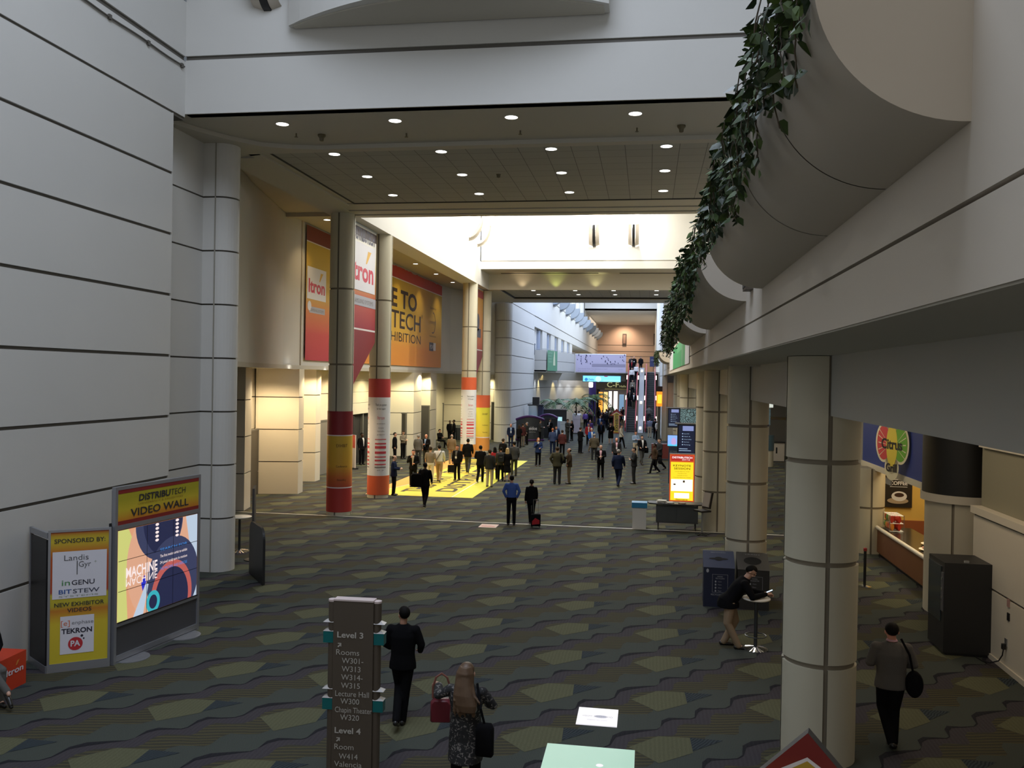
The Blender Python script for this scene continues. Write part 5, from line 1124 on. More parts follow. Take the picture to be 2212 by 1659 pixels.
t = thing('service_counter', 'pale service counter with a small dark screen, far behind the right columns', 'counter', (8.1, 60, 0)); mb = MB(); mb.box(-.9, .9, -.3, .3, 0, 1.9 - .7); mb.build('body', mat('pale_counter', (.55, .50, .43)), t); mb = MB(); mb.box(-.95, .95, -.35, .35, 1.2, 1.26); mb.build('counter_top', BLACK, t)
mb = MB(); mb.box(-.3, .1, -.02, .02, 1.30, 1.6); mb.box(-.12, -.08, -.02, .1, 1.26, 1.34); mb.build('screen', mat('teal_dark', (.02, .09, .12)), t); mb = MB(); mb.box(.35, .45, -.31, -.30, .5, .9); mb.build('handle', BLACK, t)
# green banner
t = thing('fascia_banner', 'green and white banner on the right fascia below the ivy', 'banner', (1.285, 0, 0)); fc = Face((-.006, 53.5, 0), (0, -1, 0), (0, 0, 1))
mb = MB(); mb.add([fc.P(a, b, 0) for a, b in ((0, 5.80), (25.2, 5.80), (25.2, 6.86), (0, 6.86))], [(0, 1, 2, 3)]); mb.build('white_cloth', WHITE, t)
mb = MB(); fc.rect(mb, 7, 5.80, 22, 6.86, 1, 0); mb.build('green_field', mat('banner_green', (.03, .33, .09), .5), t); mb = MB(); fc.rect(mb, 13, 6.45, 19, 6.86, 2, 0); mb.build('light_green_block', mat('banner_light_green', (.10, .45, .18), .5), t)
mb = MB(); fc.rect(mb, 19.3, 5.80, 19.45, 6.86, 3, 0); mb.build('white_line', LINE, t)

# ================================================================== FAR HALL
t = thing('mezzanine_balcony', 'pale solid balcony rail projecting from the far left wall', 'balcony', (0, 0, 0))
bp = [(-10.95, 84.0), (-9.8, 84.0), (-9.2, 88.5), (-8.12, 97.0)]
o = panel_wall('parapet', bp[::-1], 5.85, 7.95, [6.95], mats=[WALL, GROOVE], gap=.02, t=.2, parent=t)
mb = MB(); mb.tube([(x, y, 8.05) for x, y in bp], .03, 6); mb.build('handrail', STEEL, t)
slab('floor_balcony', [], CEIL, [(bp + [(-14.6, 97), (-14.6, 84)], 5.8, 6.0)])
mb = MB(); mb.lathe([(3.2, 5.0), (3.6, 5.8)], c=(-12.6, 92, 0), seg=32); struct(mb.build('ceiling_balcony_drum', CEIL, smooth=30))
t = thing('balcony_banner', 'green banner with a pale bottle shape hanging on the balcony corner', 'banner', (0, 0, 0)); fc = Face((-9.78, 83.86, 0), (.6, 4.5, 0), (0, 0, 1)); n_ = fc.n
mb = MB(); mb.add([fc.P(a, b, 30) for a, b in ((.1, 5.95), (4.2, 5.95), (4.2, 7.95), (.1, 7.95))], [(0, 1, 2, 3)]); mb.build('green_cloth', mat('banner_teal_green', (.10, .30, .16), .5), t)
mb = MB(); fc.poly(mb, [(2.4, 6.5), (3.3, 6.5), (3.2, 7.2), (3.0, 7.9), (2.8, 7.9), (2.5, 7.2)], 33, 0); mb.build('bottle_shape', mat('bottle_cream', (.62, .68, .45)), t)
mb = MB()
for q in range(4): fc.text(mb, ('LIGHTING', 'ENERGY', 'SMART', 'GRID')[q], 1.2, 7.6 - q * .28, .18, 33, 0, width=1.6)
mb.build('lettering', mat('banner_pale_green', (.35, .55, .40)), t)
slab('wall_bridge_parapet', [(-8.1, -2.45, 97, 97.2, 5.9, 7.95)], WALL); slab('floor_bridge', [(-8.1, -2.45, 97.2, 106.5, 5.9, 6.1), (-2.45, 1.25, 97.45, 106.5, 5.9, 6.1)], CEIL)
t = thing('bridge_handrail', 'thin steel handrail along the top of the footbridge', 'handrail', (0, 0, 0)); mb = MB(); mb.tube([(-8.1, 97.1, 7.975), (-2.45, 97.1, 7.975)], .03); mb.build('rail', STEEL, t)
slab('wall_under_bridge', [(-11, -2.5, 98.5, 98.8, 5.0, 5.9), (1.1, 1.25, 97, 98, 4, 6)], CEIL)
t = thing('bridge_banner', 'wide lilac banner printed with tiny walking figures on the footbridge', 'banner', (-8.0, 96.968, 0)); fc = Face((0, 0, 0), (1, 0, 0), (0, 0, 1))
mb = MB(); mb.box(0, 5.55, 0, .03, 5.98, 7.92); mb.build('cloth', mat('banner_lilac', (.50, .45, .58), .5), t)
mb = MB(); fc.rect(mb, 1.8, 6.55, 5.5, 6.9, .5, 1); rnd = random.Random(11)
for q in range(46):
    a, b = (rnd.uniform(.1, 5.4), rnd.uniform(6.75, 7.8)); h = rnd.uniform(.10, .22)
    if 1.9 < a < 2.6: continue
    fc.poly(mb, [(a - .02, b), (a - .05, b + h * .75), (a + .05, b + h * .75), (a + .04, b)], 1, 0); fc.disc(mb, a, b + h * .88, .03, 1, 0, seg=8); fc.poly(mb, [(a, b), (a + h * .8, b - h * .5), (a + h * .8 + .03, b - h * .5), (a + .03, b)], 1, 2)
mb.build('figure_print', [mat('figure_ink', (.03, .03, .09)), mat('banner_lilac_dark', (.30, .27, .36)), mat('banner_shadow_ink', (.22, .2, .34))], t)
mb = MB(); fc.text(mb, 'Your company dream. Your opportunity to inspire.', .25, 6.30, .10, 1, 0, width=3.3, align='l'); fc.text(mb, 'be part of it', .25, 6.10, .09, 1, 0, width=2.0, align='l'); fc.text(mb, 'Sponsor', 5.0, 6.25, .12, 1, 0, width=.5); mb.build('lettering', mat('lilac_ink', (.30, .26, .36)), t)
t = thing('led_display', 'bright turquoise LED display under the footbridge', 'display', (-7.2, 96.7, 0)); fc = Face((0, 0, 0), (1, 0, 0), (0, 0, 1))
mb = MB(); mb.box(0, 4.25, .02, .25, 4.88, 5.62); mb.build('housing', mat('display_blue', (.01, .05, .2)), t); mb = MB(); mb.box(.5, .6, .25, 2.2, 5.3, 5.5); mb.build('hanger', STEEL, t); mb = MB(); mb.box(3.6, 3.7, .25, 2.2, 5.3, 5.5); mb.build('hanger', STEEL, t)
mb = MB(); fc.rect(mb, .05, 4.93, 4.2, 5.57, 1, 0); fc.disc(mb, 1.75, 5.22, .32, 2, 1, seg=20); fc.disc(mb, .42, 5.15, .18, 2, 2, seg=14); fc.text(mb, 'Delta', .98, 5.05, .22, 2, 2, width=.6, bold=.02); fc.disc(mb, 2.6, 5.57, .22, 2, 3, ry=.1, t0=PI, t1=2 * PI); fc.rect(mb, 2.3, 4.93, 4.2, 5.15, 1.5, 4)
mb.build('screen', [emis('led_turquoise', (.25, .85, .88), 1.1), emis('led_mint', (.60, 1, .95), 1.1), emis('led_blue', (.03, .25, .75), 1), emis('led_red', (.5, .05, .2), .8), emis('led_aqua', (.35, .95, .88), 1.1)], t)
struct(slab('wall_entry_sign', [(-6.4, -2.5, 104.8, 105.1, 4.0, 5.6), (-6.4, -6.1, 104.8, 105.1, 0, 4.1)], mat('entry_brown', (.06, .055, .04))))
t = thing('hall_sign', 'C-F Halls sign lettering over the glowing hall entrance', 'sign', (-5.0, 104.75, 0)); fc = Face((0, 0, 0), (1, 0, 0), (0, 0, 1)); mb = MB(); mb.box(-.1, 2.6, 0, .05, 3.98, 4.10); mb.build('lower_edge', mat('sign_gold', (.45, .42, .18)), t); mb = MB(); fc.text(mb, 'C-F', .15, 4.28, .62, 1, 0, width=1.4, align='l', bold=.01); fc.text(mb, 'Halls', 1.65, 4.28, .25, 1, 0, width=.75, align='l'); mb.build('lettering', emis('sign_gold_lit', (.50, .48, .22), .8), t)
GLOW = [emis('entry_white', (1, .95, .9), 1.2), emis('entry_orange', (1, .42, .06), 1.2), emis('entry_blue', (.25, .45, .7), .7), emis('entry_dark', (.02, .02, .03), 1), emis('entry_yellow', (1, .68, .25), 1.2)]
slab('wall_entry_hall', [(-6.4, 1.2, 118, 118.2, 0, 4.2)], mat('entry_back', (.25, .25, .3)))
for k, (x0, x1, z0, z1, m, lab) in enumerate(((-6.1, -5.6, .6, 3.6, 1, 'glowing orange lightbox in the hall entrance, left'), (-5.5, -5.0, .9, 3.6, 4, 'glowing amber lightbox in the hall entrance'), (-4.9, -4.5, .3, 3.7, 0, 'narrow white lit panel in the hall entrance, left of the pair'), (-4.3, -3.8, .8, 3.7, 0, 'narrow white lit panel in the hall entrance, right of the pair'), (-3.6, -3.0, .2, 3.3, 2, 'dim blue lit panel in the hall entrance'))):
    t = thing('lit_panel', lab, 'light box', ((x0 + x1) / 2, 110 + k * .5, 0)); w_ = (x1 - x0) / 2; mb = MB(); mb.box(-w_, w_, 0, .1, z0, z1); mb.build('lit_face', GLOW[m], t); mb = MB(); mb.box(-.05, .05, .02, .08, 0, z0); mb.box(-.25, .25, -.1, .2, 0, .03); mb.build('stand', BLACK, t)
area('entry_light', (-4, 112, 4.1), 5, 6, 350, (1, .8, .6))
t = thing('purple_pillar_banner', 'deep violet banner column left of the glowing hall entrance', 'banner column', (-6.35, 101, 0)); mb = MB(); mb.lathe([(.42, 0), (.42, 5.2)], seg=20); mb.build('wrap', mat('violet_print', (.06, .045, .30), .5), t, smooth=40)
t = thing('lantern', 'glowing white lantern cylinder hanging before the violet column', 'lantern', (-6.3, 97.3, 4.25)); mb = MB(); mb.lathe([(.15, 0), (.25, .08), (.25, .56), (.15, .64)], seg=16); mb.build('shade', emis('lantern_glow', (1, .96, .98), 1.3), t, smooth=40); mb = MB(); mb.tube([(0, 0, .6), (0, 0, 1.66)], .01, 5); mb.build('cord', BLACK, t)
for q in range(5):
    y = 84 + q * 8
    mb = MB(); mb.lathe([(.55, 6), (.55, 10.1)], c=(-11.6, y + 5, 0), seg=20); struct(mb.build('wall_gallery_pier', mat('gallery_blue_grey', (.30, .34, .42)), smooth=40))
    slab('wall_gallery_block', [(-13.2, -11.0, y + 6.5, y + 10.5, 6, 10.2)], WALL)
for q, (y, z) in enumerate(((84.6, 8.3), (86.3, 8.1))):
    t = thing('framed_picture', ('small framed picture on the gallery wall above the balcony, left', 'small framed picture on the gallery wall above the balcony, right')[q], 'picture', (-11.25, y, z)); mb = MB(); mb.box(0, .05, -.35, .35, -.55, .55); mb.build('frame', mat('picture_frame', (.12, .14, .18)), t); mb = MB(); mb.box(.05, .06, -.25, .25, -.42, .42); mb.build('image', mat('picture_print', (.38, .42, .46)), t)
slab('wall_gallery_near', [(-12.4, -11.25, 83.7, 87.5, 6, 10.2)], WALL)
for q, (x, y) in enumerate(((-10.75, 86.5), (-10.7, 89), (-10.55, 91.5), (-10.3, 94), (-9.9, 96.8), (-9.3, 99.2), (-8.5, 101.2), (-7.5, 102.7))):
    spot('lower_wall_washer', (x, y, 5.6), 260 if q % 3 == 1 else 150, (1, .80, .36) if q % 3 == 1 else (.80, .88, 1), 80, .6)  # golden washers; the cool spots are added to stand in for daylight
area('under_bridge_light', (-6, 101, 5.75), 6, 4, 120, (1, .9, .75))
# far roof ribs and end-wall lights
for q, (px, py) in enumerate(((1349, 733), (1416, 733))):
    x, z = AY(px, py, 190); t = thing('end_wall_light', ('slim dark wall light on the tan end wall, left', 'slim dark wall light on the tan end wall, right')[q], 'wall light', (x, 189.9, z)); mb = MB(); mb.box(-.4, .4, -.3, .1, -1.2, 1.2); mb.build('body', mat('dark_bronze', (.05, .035, .03)), t); mb = MB(); mb.box(-.25, .25, -.35, -.3, -.9, .9); mb.build('lens', mat('bronze_lens', (.2, .13, .1)), t); 
    spot('end_wall_glow', (x, 186.5, z + 2.5), 1800, (1, .72, .5), 120, .9, rot=(R(40), 0, 0))

# ---- escalators
STEP = mat('escalator_step', (.035, .036, .036), .5); RAILR = mat('handrail_red', (.35, .03, .035), .35); GLS = mat('balustrade_grey', (.30, .31, .33), .2); LIT = emis('balustrade_lamp', (1, .93, .85), 2.0)
EB, ET, RISE = 85.9, 97.4, 6.05
def escalator(x0, x1, label):
    t = thing('escalator', label, 'escalator', ((x0 + x1) / 2, EB, 0)); w_ = (x1 - x0) / 2; L = ET - EB
    mb = MB(); n = 28
    for i in range(n):
        y0, y1, z = 1 + (L - 1) * i / n, 1 + (L - 1) * (i + 1) / n, RISE * (i + 1) / n
        mb.box(-w_ + .28, w_ - .28, y0, y1 + .02, z - RISE / n * .9, z); mb.box(-w_ + .28, w_ - .28, y0 - .006, y0 + .01, z - .03, z, 1)
    mb.box(-w_ + .28, w_ - .28, 0, 1.0, 0, .015); mb.add([(-w_ + .1, 1, 0), (w_ - .1, 1, 0), (w_ - .1, L, RISE - .3), (-w_ + .1, L, RISE - .3), (-w_ + .1, 1.3, -.0), (w_ - .1, 1.3, -.0), (w_ - .1, L, RISE - 1.2), (-w_ + .1, L, RISE - 1.2)], [(0, 1, 2, 3), (4, 7, 6, 5), (0, 3, 7, 4), (1, 5, 6, 2)], 0)
    st = mb.build('steps', [STEP, mat('step_nosing', (.12, .12, .11))], t)
    for s_ in (-1, 1):
        x = s_ * (w_ - .18); mb = MB()
        prof = [(.2, .0), (.2, .85), (1, .92), (L, RISE + .85), (L, RISE - .3), (1.2, 0)]
        mb.add([(x - .02, y, z) for y, z in prof] + [(x + .02, y, z) for y, z in prof], [list(range(6)), list(range(6, 12))[::-1]] + [(i, 6 + i, 6 + (i + 1) % 6, (i + 1) % 6) for i in range(6)]); mb.build('balustrade', GLS, t)
        mb = MB(); mb.tube([(x, .15, .15), (x, .0, .5), (x, .15, .88), (x, 1, .98), (x, L, RISE + .92), (x, L + 1, RISE + .92)], .055, 8); mb.build('handrail', RAILR, t)
        for k in (.12, .45, .80):
            b = MB(); y = 1 + (L - 1) * k; z = RISE * k; b.obox((x + s_ * .10, y, z + .62), .14, .25, .45); b.build('lamp', LIT, t)
    return t
escalator(-2.32, -.98, 'left escalator carrying several people down between red handrails')
escalator(-.38, .92, 'right escalator with empty dark steps between red handrails')
t = thing('escalator_divider', 'bright metal divider running between the two escalators', 'divider', (-.68, EB, 0)); mb = MB(); L = ET - EB
mb.add([(-.26, .6, 0), (.26, .6, 0), (.26, L, RISE + .5), (-.26, L, RISE + .5), (-.26, 1.8, 0), (.26, 1.8, 0), (.26, L, RISE - .4), (-.26, L, RISE - .4)], [(0, 1, 2, 3), (4, 7, 6, 5), (0, 3, 7, 4), (1, 5, 6, 2), (3, 2, 6, 7)]); mb.build('deck', mat('divider_grey', (.20, .20, .20), .6), t)
for k in (.05, .42, .93): mb = MB(); mb.obox((0, .6 + (L - .6) * k, (RISE + .5) * k + .12), .22, .4, .25); mb.build('lamp', LIT, t)
t = thing('blue_notice', 'dark blue notice panel at the head of the right escalator', 'sign', (.55, 99.2, 6.1)); mb = MB(); mb.box(-.4, .45, 0, .05, .6, 1.75); mb.build('panel', mat('notice_navy', (.02, .025, .08)), t); mb = MB(); mb.box(-.03, .03, .0, .05, 0, .6); mb.box(-.3, .3, -.15, .2, 0, .03); mb.build('stand', BLACK, t); mb = MB(); fc = Face((0, -.005, 0), (1, 0, 0), (0, 0, 1)); fc.text(mb, 'WELCOME', 0, 1.3, .12, 1, 0, width=.6); mb.build('lettering', INK2, t)
t = thing('orange_light_box', 'glowing orange lit box right of the escalators', 'light box', (.97, 75, 0)); mb = MB(); mb.box(-.24, .24, -.2, .2, 3.0, 4.25); mb.build('lit_face', emis('orange_glow', (1, .30, .02), 1.2), t); mb = MB(); mb.box(-.15, .2, -.22, -.2, 3.25, 4.0); mb.build('yellow_center', emis('yellow_glow', (1, .62, .04), 1.4), t)
mb = MB(); mb.box(-.25, .25, -.21, .21, 4.25, 4.7); mb.build('cap', mat('dark_brown', (.05, .02, .015)), t); mb = MB(); mb.box(-.12, .12, -.1, .1, 0, 3.0); mb.build('post', mat('post_grey', (.12, .12, .10)), t)

# ---- booths, palms, standees
GRN = mat('palm_green', (.035, .085, .025), .5); GRN2 = mat('palm_light', (.07, .13, .035), .5); TRK = mat('palm_trunk', (.06, .04, .025), .8)
def palm(loc, h, sp, label, seed):
    t = thing('potted_palm', label, 'palm', loc, 0, 'potted palms in the far hall'); rnd = random.Random(seed)
    mb = MB(); mb.tube([(0, 0, .3), (.05, 0, h * .4), (.0, .05, h * .72)], [.09, .07, .05], 8); mb.build('trunk', TRK, t); mb = MB(); mb.lathe([(.22, 0), (.32, .45), (.29, .45), (.27, .40)], seg=18); mb.build('pot', mat('pot_dark', (.05, .045, .04)), t)
    mb = MB()
    for f in range(15):
        a = f * 2.4; up = .35 + .9 * rnd.random(); ln = sp * (.8 + .4 * rnd.random()); pts = []
        for k in range(8):
            q = k / 7; pts.append(Vector((math.cos(a) * ln * q, math.sin(a) * ln * q, h * .72 + up * ln * q * .9 - 1.1 * ln * q * q * .9)))
        mb.tube(pts, .012, 4)
        for k in range(1, 8):
            d = (pts[k] - pts[k - 1]).normalized(); sd = d.cross(Vector((0, 0, 1))).normalized()
            for s_ in (-1, 1):
                for j in (0, .5):
                    p = pts[k - 1].lerp(pts[k], j); l_ = ln * .30 * (1 - .5 * k / 8); e = p + sd * s_ * l_ + d * l_ * .5 + Vector((0, 0, -l_ * .35))
                    mb.add([p, p + d * .12 * ln / 1.75, e, ], [(0, 1, 2)], rnd.choice((0, 1))); 
    mb.build('fronds', [GRN, GRN2], t)
palm((-8.6, 81.5, 0), 3.9, 1.75, 'left potted palm above the dark booths', 1); palm((-6.9, 84.8, 0), 3.9, 1.75, 'middle potted palm above the dark booths', 2); palm((-6.0, 97.5, 0), 4.2, 2.3, 'right potted palm below the violet column', 3)
DKP = mat('booth_dark', (.015, .018, .022), .5)
t = thing('exhibit_booth', 'dark exhibit booth walls below the left palm', 'booth', (-8.6, 79.3, 0)); mb = MB(); mb.box(-1.3, 1.3, 0, .1, 0, 2.35); mb.box(-1.3, -1.2, -1.0, 0, 0, 2.35); mb.build('back_wall', DKP, t); mb = MB(); mb.box(-1.35, 1.35, -.02, .14, 2.35, 2.42); mb.build('top_rail', FRM, t); mb = MB(); mb.box(-.9, .3, -.9, -.5, 0, 1.05); mb.build('counter', DKP, t)
mb = MB(); mb.box(.5, .9, -.06, -.02, 1.3, 1.7); mb.build('monitor', emis('booth_monitor', (.45, .8, .85), 1.0), t)
t = thing('blue_tower', 'pale blue gradient booth tower with a dark cap beside the far left wall', 'booth tower', (-10.1, 77.5, 0)); mb = MB(); mb.lathe([(.45, 0), (.45, 2.75)], seg=20); mb.build('shaft', gradient('tower_print', [(0, (.12, .3, .55)), (.5, (.35, .55, .75)), (1, (.62, .68, .72))], 2, 0, 2.8), t, smooth=40); mb = MB(); mb.box(-.5, .9, -.4, .4, 2.75, 2.85); mb.box(-.1, .5, -.2, .2, 2.85, 3.5); mb.build('cap', DKP, t)
mb = MB(); mb.box(.45, .85, -.3, .3, 0, 2.75); mb.build('side_panel', mat('tower_navy', (.02, .03, .09)), t)
t = thing('curved_booth', 'curved charcoal booth panel with purple edge and leidos lettering', 'booth', (-9.6, 71.5, 0), R(8)); mb = MB(); a = [(-1.15 + 2.3 * i / 16, -.5 * math.sin(PI * i / 16)) for i in range(17)]
top = [1.75 + .30 * math.sin(PI * i / 16) for i in range(17)]; vs = [(x, y, .12) for x, y in a] + [(x, y, z) for (x, y), z in zip(a, top)] + [(x, y + .08, .12) for x, y in a] + [(x, y + .08, z) for (x, y), z in zip(a, top)]
mb.add(vs, [(i, i + 1, 18 + i, 17 + i) for i in range(16)] + [(34 + i, 51 + i, 52 + i, 35 + i) for i in range(16)]); mb.build('panel', mat('booth_charcoal', (.05, .055, .06), .4), t)
mb = MB(); mb.tube([(x, y + .04, z) for (x, y), z in zip(a, top)], .09, 8, flat=1.2); mb.build('top_edge', mat('booth_purple', (.07, .015, .11), .5), t); mb = MB(); mb.tube([(x, y + .04, .10) for x, y in a], .09, 8); mb.build('bottom_edge', mat('booth_purple', (.07, .015, .11), .5), t)
mb = MB(); fc = Face((-.15, -.56, 0), (1, 0, 0), (0, 0, 1)); fc.text(mb, 'leidos', .35, .95, .28, 1, 0, width=.75, bold=.02); fc.text(mb, 'engineering', .3, .75, .06, 1, 0, width=.6); fc.poly(mb, [(-.35, 1.05), (-.1, 1.2), (-.22, .85)], 1, 0); mb.build('lettering', WHITE, t)
t = thing('curved_booth', 'second purple-edged curved booth wing right of the leidos panel', 'booth', (-8.5, 75.5, 0), R(-5)); mb = MB(); mb.tube([(-.8 + 1.6 * i / 12, 0, 1.3 + .75 * math.sin(PI * (.25 + .55 * i / 12))) for i in range(13)], .10, 8); mb.build('purple_edge', mat('booth_purple', (.07, .015, .11), .5), t); mb = MB(); mb.box(-.75, .75, .03, .1, 0, 1.75); mb.build('panel', DKP, t)
for k, (x, y, w_, h, lab, c) in enumerate(((-8.05, 79.0, .5, 1.35, 'small blue and white standee sign, left of the pair', (.45, .52, .62)), (-7.55, 78.6, .5, 1.35, 'small white standee sign, right of the pair', (.58, .62, .62)), (-6.65, 82.5, .72, 1.75, 'tall pale poster board beside the man in white shirt', (.50, .45, .50)), (-16.1, 46.4, .5, 1.9, 'white and red easel sign beside the dark doorway', (.55, .5, .48)), (-10.75, 68.8, .7, 1.1, 'pale podium with yellow base by the far pilaster', (.55, .55, .5)))):
    t = thing('sign_standee', lab, 'standee', (x, y, 0), R(-50) if k == 3 else 0); mb = MB(); mb.box(-w_ / 2, w_ / 2, 0, .05, .08, h); mb.build('board', mat('standee_%d' % k, c, .5), t); mb = MB(); mb.box(-w_ / 2, w_ / 2, -.15, .2, 0, .08); mb.build('base', BLACK, t)
    fc = Face((0, -.003, 0), (1, 0, 0), (0, 0, 1)); mb = MB(); (fc.rect(mb, -w_ * .3, .25, w_ * .3, .65, 1, 0) if k in (0, 4) else fc.text(mb, 'INFORMATION', 0, h * .75, .08, 1, 0, width=w_ * .75)); k != 3 or fc.rect(mb, -w_ / 2, h * .62, w_ / 2, h, 1, 0); mb.build('print', mat('standee_ink_%d' % k, ((.05, .15, .35), (.2, .3, .35), (.3, .28, .32), (.5, .08, .05), (.5, .38, .05))[k]), t)
for k, (x, lab) in enumerate(((-15.9, 'dark recycling bin by the far aisle corner, left'), (-15.2, 'dark recycling bin by the far aisle corner, right'))):
    t = thing('aisle_bin', lab, 'bin', (x, 70.6, 0)); mb = MB(); mb.box(-.32, .32, -.35, .35, 0, 1.0); mb.build('body', mat('bin_dark_slate', (.02, .025, .035)), t); mb = MB(); mb.add([(-.34, -.37, 1.0), (.34, -.37, 1.0), (.34, .37, 1.2), (-.34, .37, 1.2), (-.34, .37, 1.0), (.34, .37, 1.0)], [(0, 1, 2, 3), (0, 3, 4), (1, 5, 2), (3, 2, 5, 4)]); mb.build('lid', mat('bin_slate_lid', (.05, .06, .07)), t)
t = thing('notice_easel', 'empty dark easel frame inside the far left doorway', 'easel', (-16.0, 49.0, 0)); 
for a, b in (((-.25, 0, 0), (0, .1, 1.5)), ((.25, 0, 0), (0, .1, 1.5)), ((0, .5, 0), (0, .1, 1.5))): mb = MB(); mb.tube([a, b], .02, 6); mb.build('leg', mat('easel_wood', (.18, .13, .08)), t)
# ================================================================== PEOPLE
def remeshed(mb, vox, it=4, name='figure'):
    me = bpy.data.meshes.new('tmp'); me.from_pydata(mb.v, [], mb.f); me.update()
    bm = bmesh.new(); bm.from_mesh(me); bmesh.ops.recalc_face_normals(bm, faces=bm.faces); bm.to_mesh(me); bm.free()
    o = bpy.data.objects.new('tmp', me); COL.objects.link(o)
    r = o.modifiers.new('r', 'REMESH'); r.mode = 'VOXEL'; r.voxel_size = vox; r.use_smooth_shade = True
    s = o.modifiers.new('s', 'SMOOTH'); s.iterations = it; s.factor = .5
    dg = bpy.context.evaluated_depsgraph_get(); out = bpy.data.meshes.new_from_object(o.evaluated_get(dg)); out.name = name
    bpy.data.objects.remove(o); bpy.data.meshes.remove(me)
    return out
def rings(mb, rs, seg=16):
    """rs: list of (centre, rx, ry, tilt) elliptical rings, tilt leans the ring plane about x"""
    vs = []; n = len(rs)
    for c, rx, ry, tl in rs:
        for k in range(seg):
            a = 2 * PI * k / seg; x, y = rx * math.cos(a), ry * math.sin(a)
            vs.append((c[0] + x, c[1] + y * math.cos(tl), c[2] + y * math.sin(tl)))
    fs = [(i * seg + k, i * seg + (k + 1) % seg, (i + 1) * seg + (k + 1) % seg, (i + 1) * seg + k) for i in range(n - 1) for k in range(seg)]
    fs += [list(range(seg))[::-1], list(range((n - 1) * seg, n * seg))]
    mb.add(vs, fs)
def limb(mb, pts, rs, seg=10):
    pts = [Vector(p) for p in pts]; P_ = []; Q = []
    for i in range(len(pts) - 1):
        for k in range(4):
            t = k / 4; P_.append(pts[i].lerp(pts[i + 1], t)); Q.append(rs[i] + (rs[i + 1] - rs[i]) * t)
    P_.append(pts[-1]); Q.append(rs[-1]); mb.tube(P_, Q, seg)
    for p, r in zip(pts, rs): mb.ball(p, r, r, r, 10, 6)
def hand(mb, wr, d, palm, grip=.6, side=1, s=1.0):
    """wrist point, direction of the hand, palm normal; five separate bent fingers"""
    d = Vector(d).normalized(); n = Vector(palm); n = (n - d * n.dot(d)).normalized(); e = d.cross(n) * side; w = Vector(wr)
    limb(mb, [w - d * .03, w + d * .02, w + d * .075], [.026 * s, .027 * s, .030 * s], 8)
    for k in (-.5, .5): limb(mb, [w + d * .02 + e * k * .03 * s, w + d * .08 + e * k * .05 * s], [.018 * s, .016 * s], 8)
    for i, ln in enumerate((.062, .075, .080, .070)):
        b = w + d * .085 + e * (i - 1.5) * -.021 * s; a = grip * .8; p = [b]; ang = 0; l_ = [ln * .45, ln * .32, ln * .25]
        for q in l_: ang += a; p.append(p[-1] + (d * math.cos(ang) + n * math.sin(ang)) * q)
        limb(mb, p, [.0095 * s, .009 * s, .0085 * s, .0075 * s], 6)
    b = w + d * .03 + e * .028 * s; limb(mb, [b, b + (e * .7 + d * .7 + n * .3).normalized() * .035, b + (e * .5 + d * .9 + n * .6).normalized() * .062], [.013 * s, .0105 * s, .009 * s], 6)
DEF = dict(lean=0, sh=.185, elL=(.235, .02, 1.16), wrL=(.24, -.06, .93), elR=(-.235, .02, 1.16), wrR=(-.24, -.06, .93), handL=(0, -.1, -1), handR=(0, -.1, -1),
           hipL=(.09, 0, .92), knL=(.10, -.02, .50), anL=(.105, .01, .085), hipR=(-.09, 0, .92), knR=(-.10, -.02, .50), anR=(-.105, .01, .085), turn=0, nod=0, grip=.5, girl=False, belly=0)
def pose(**k): d = dict(DEF); d.update(k); return d
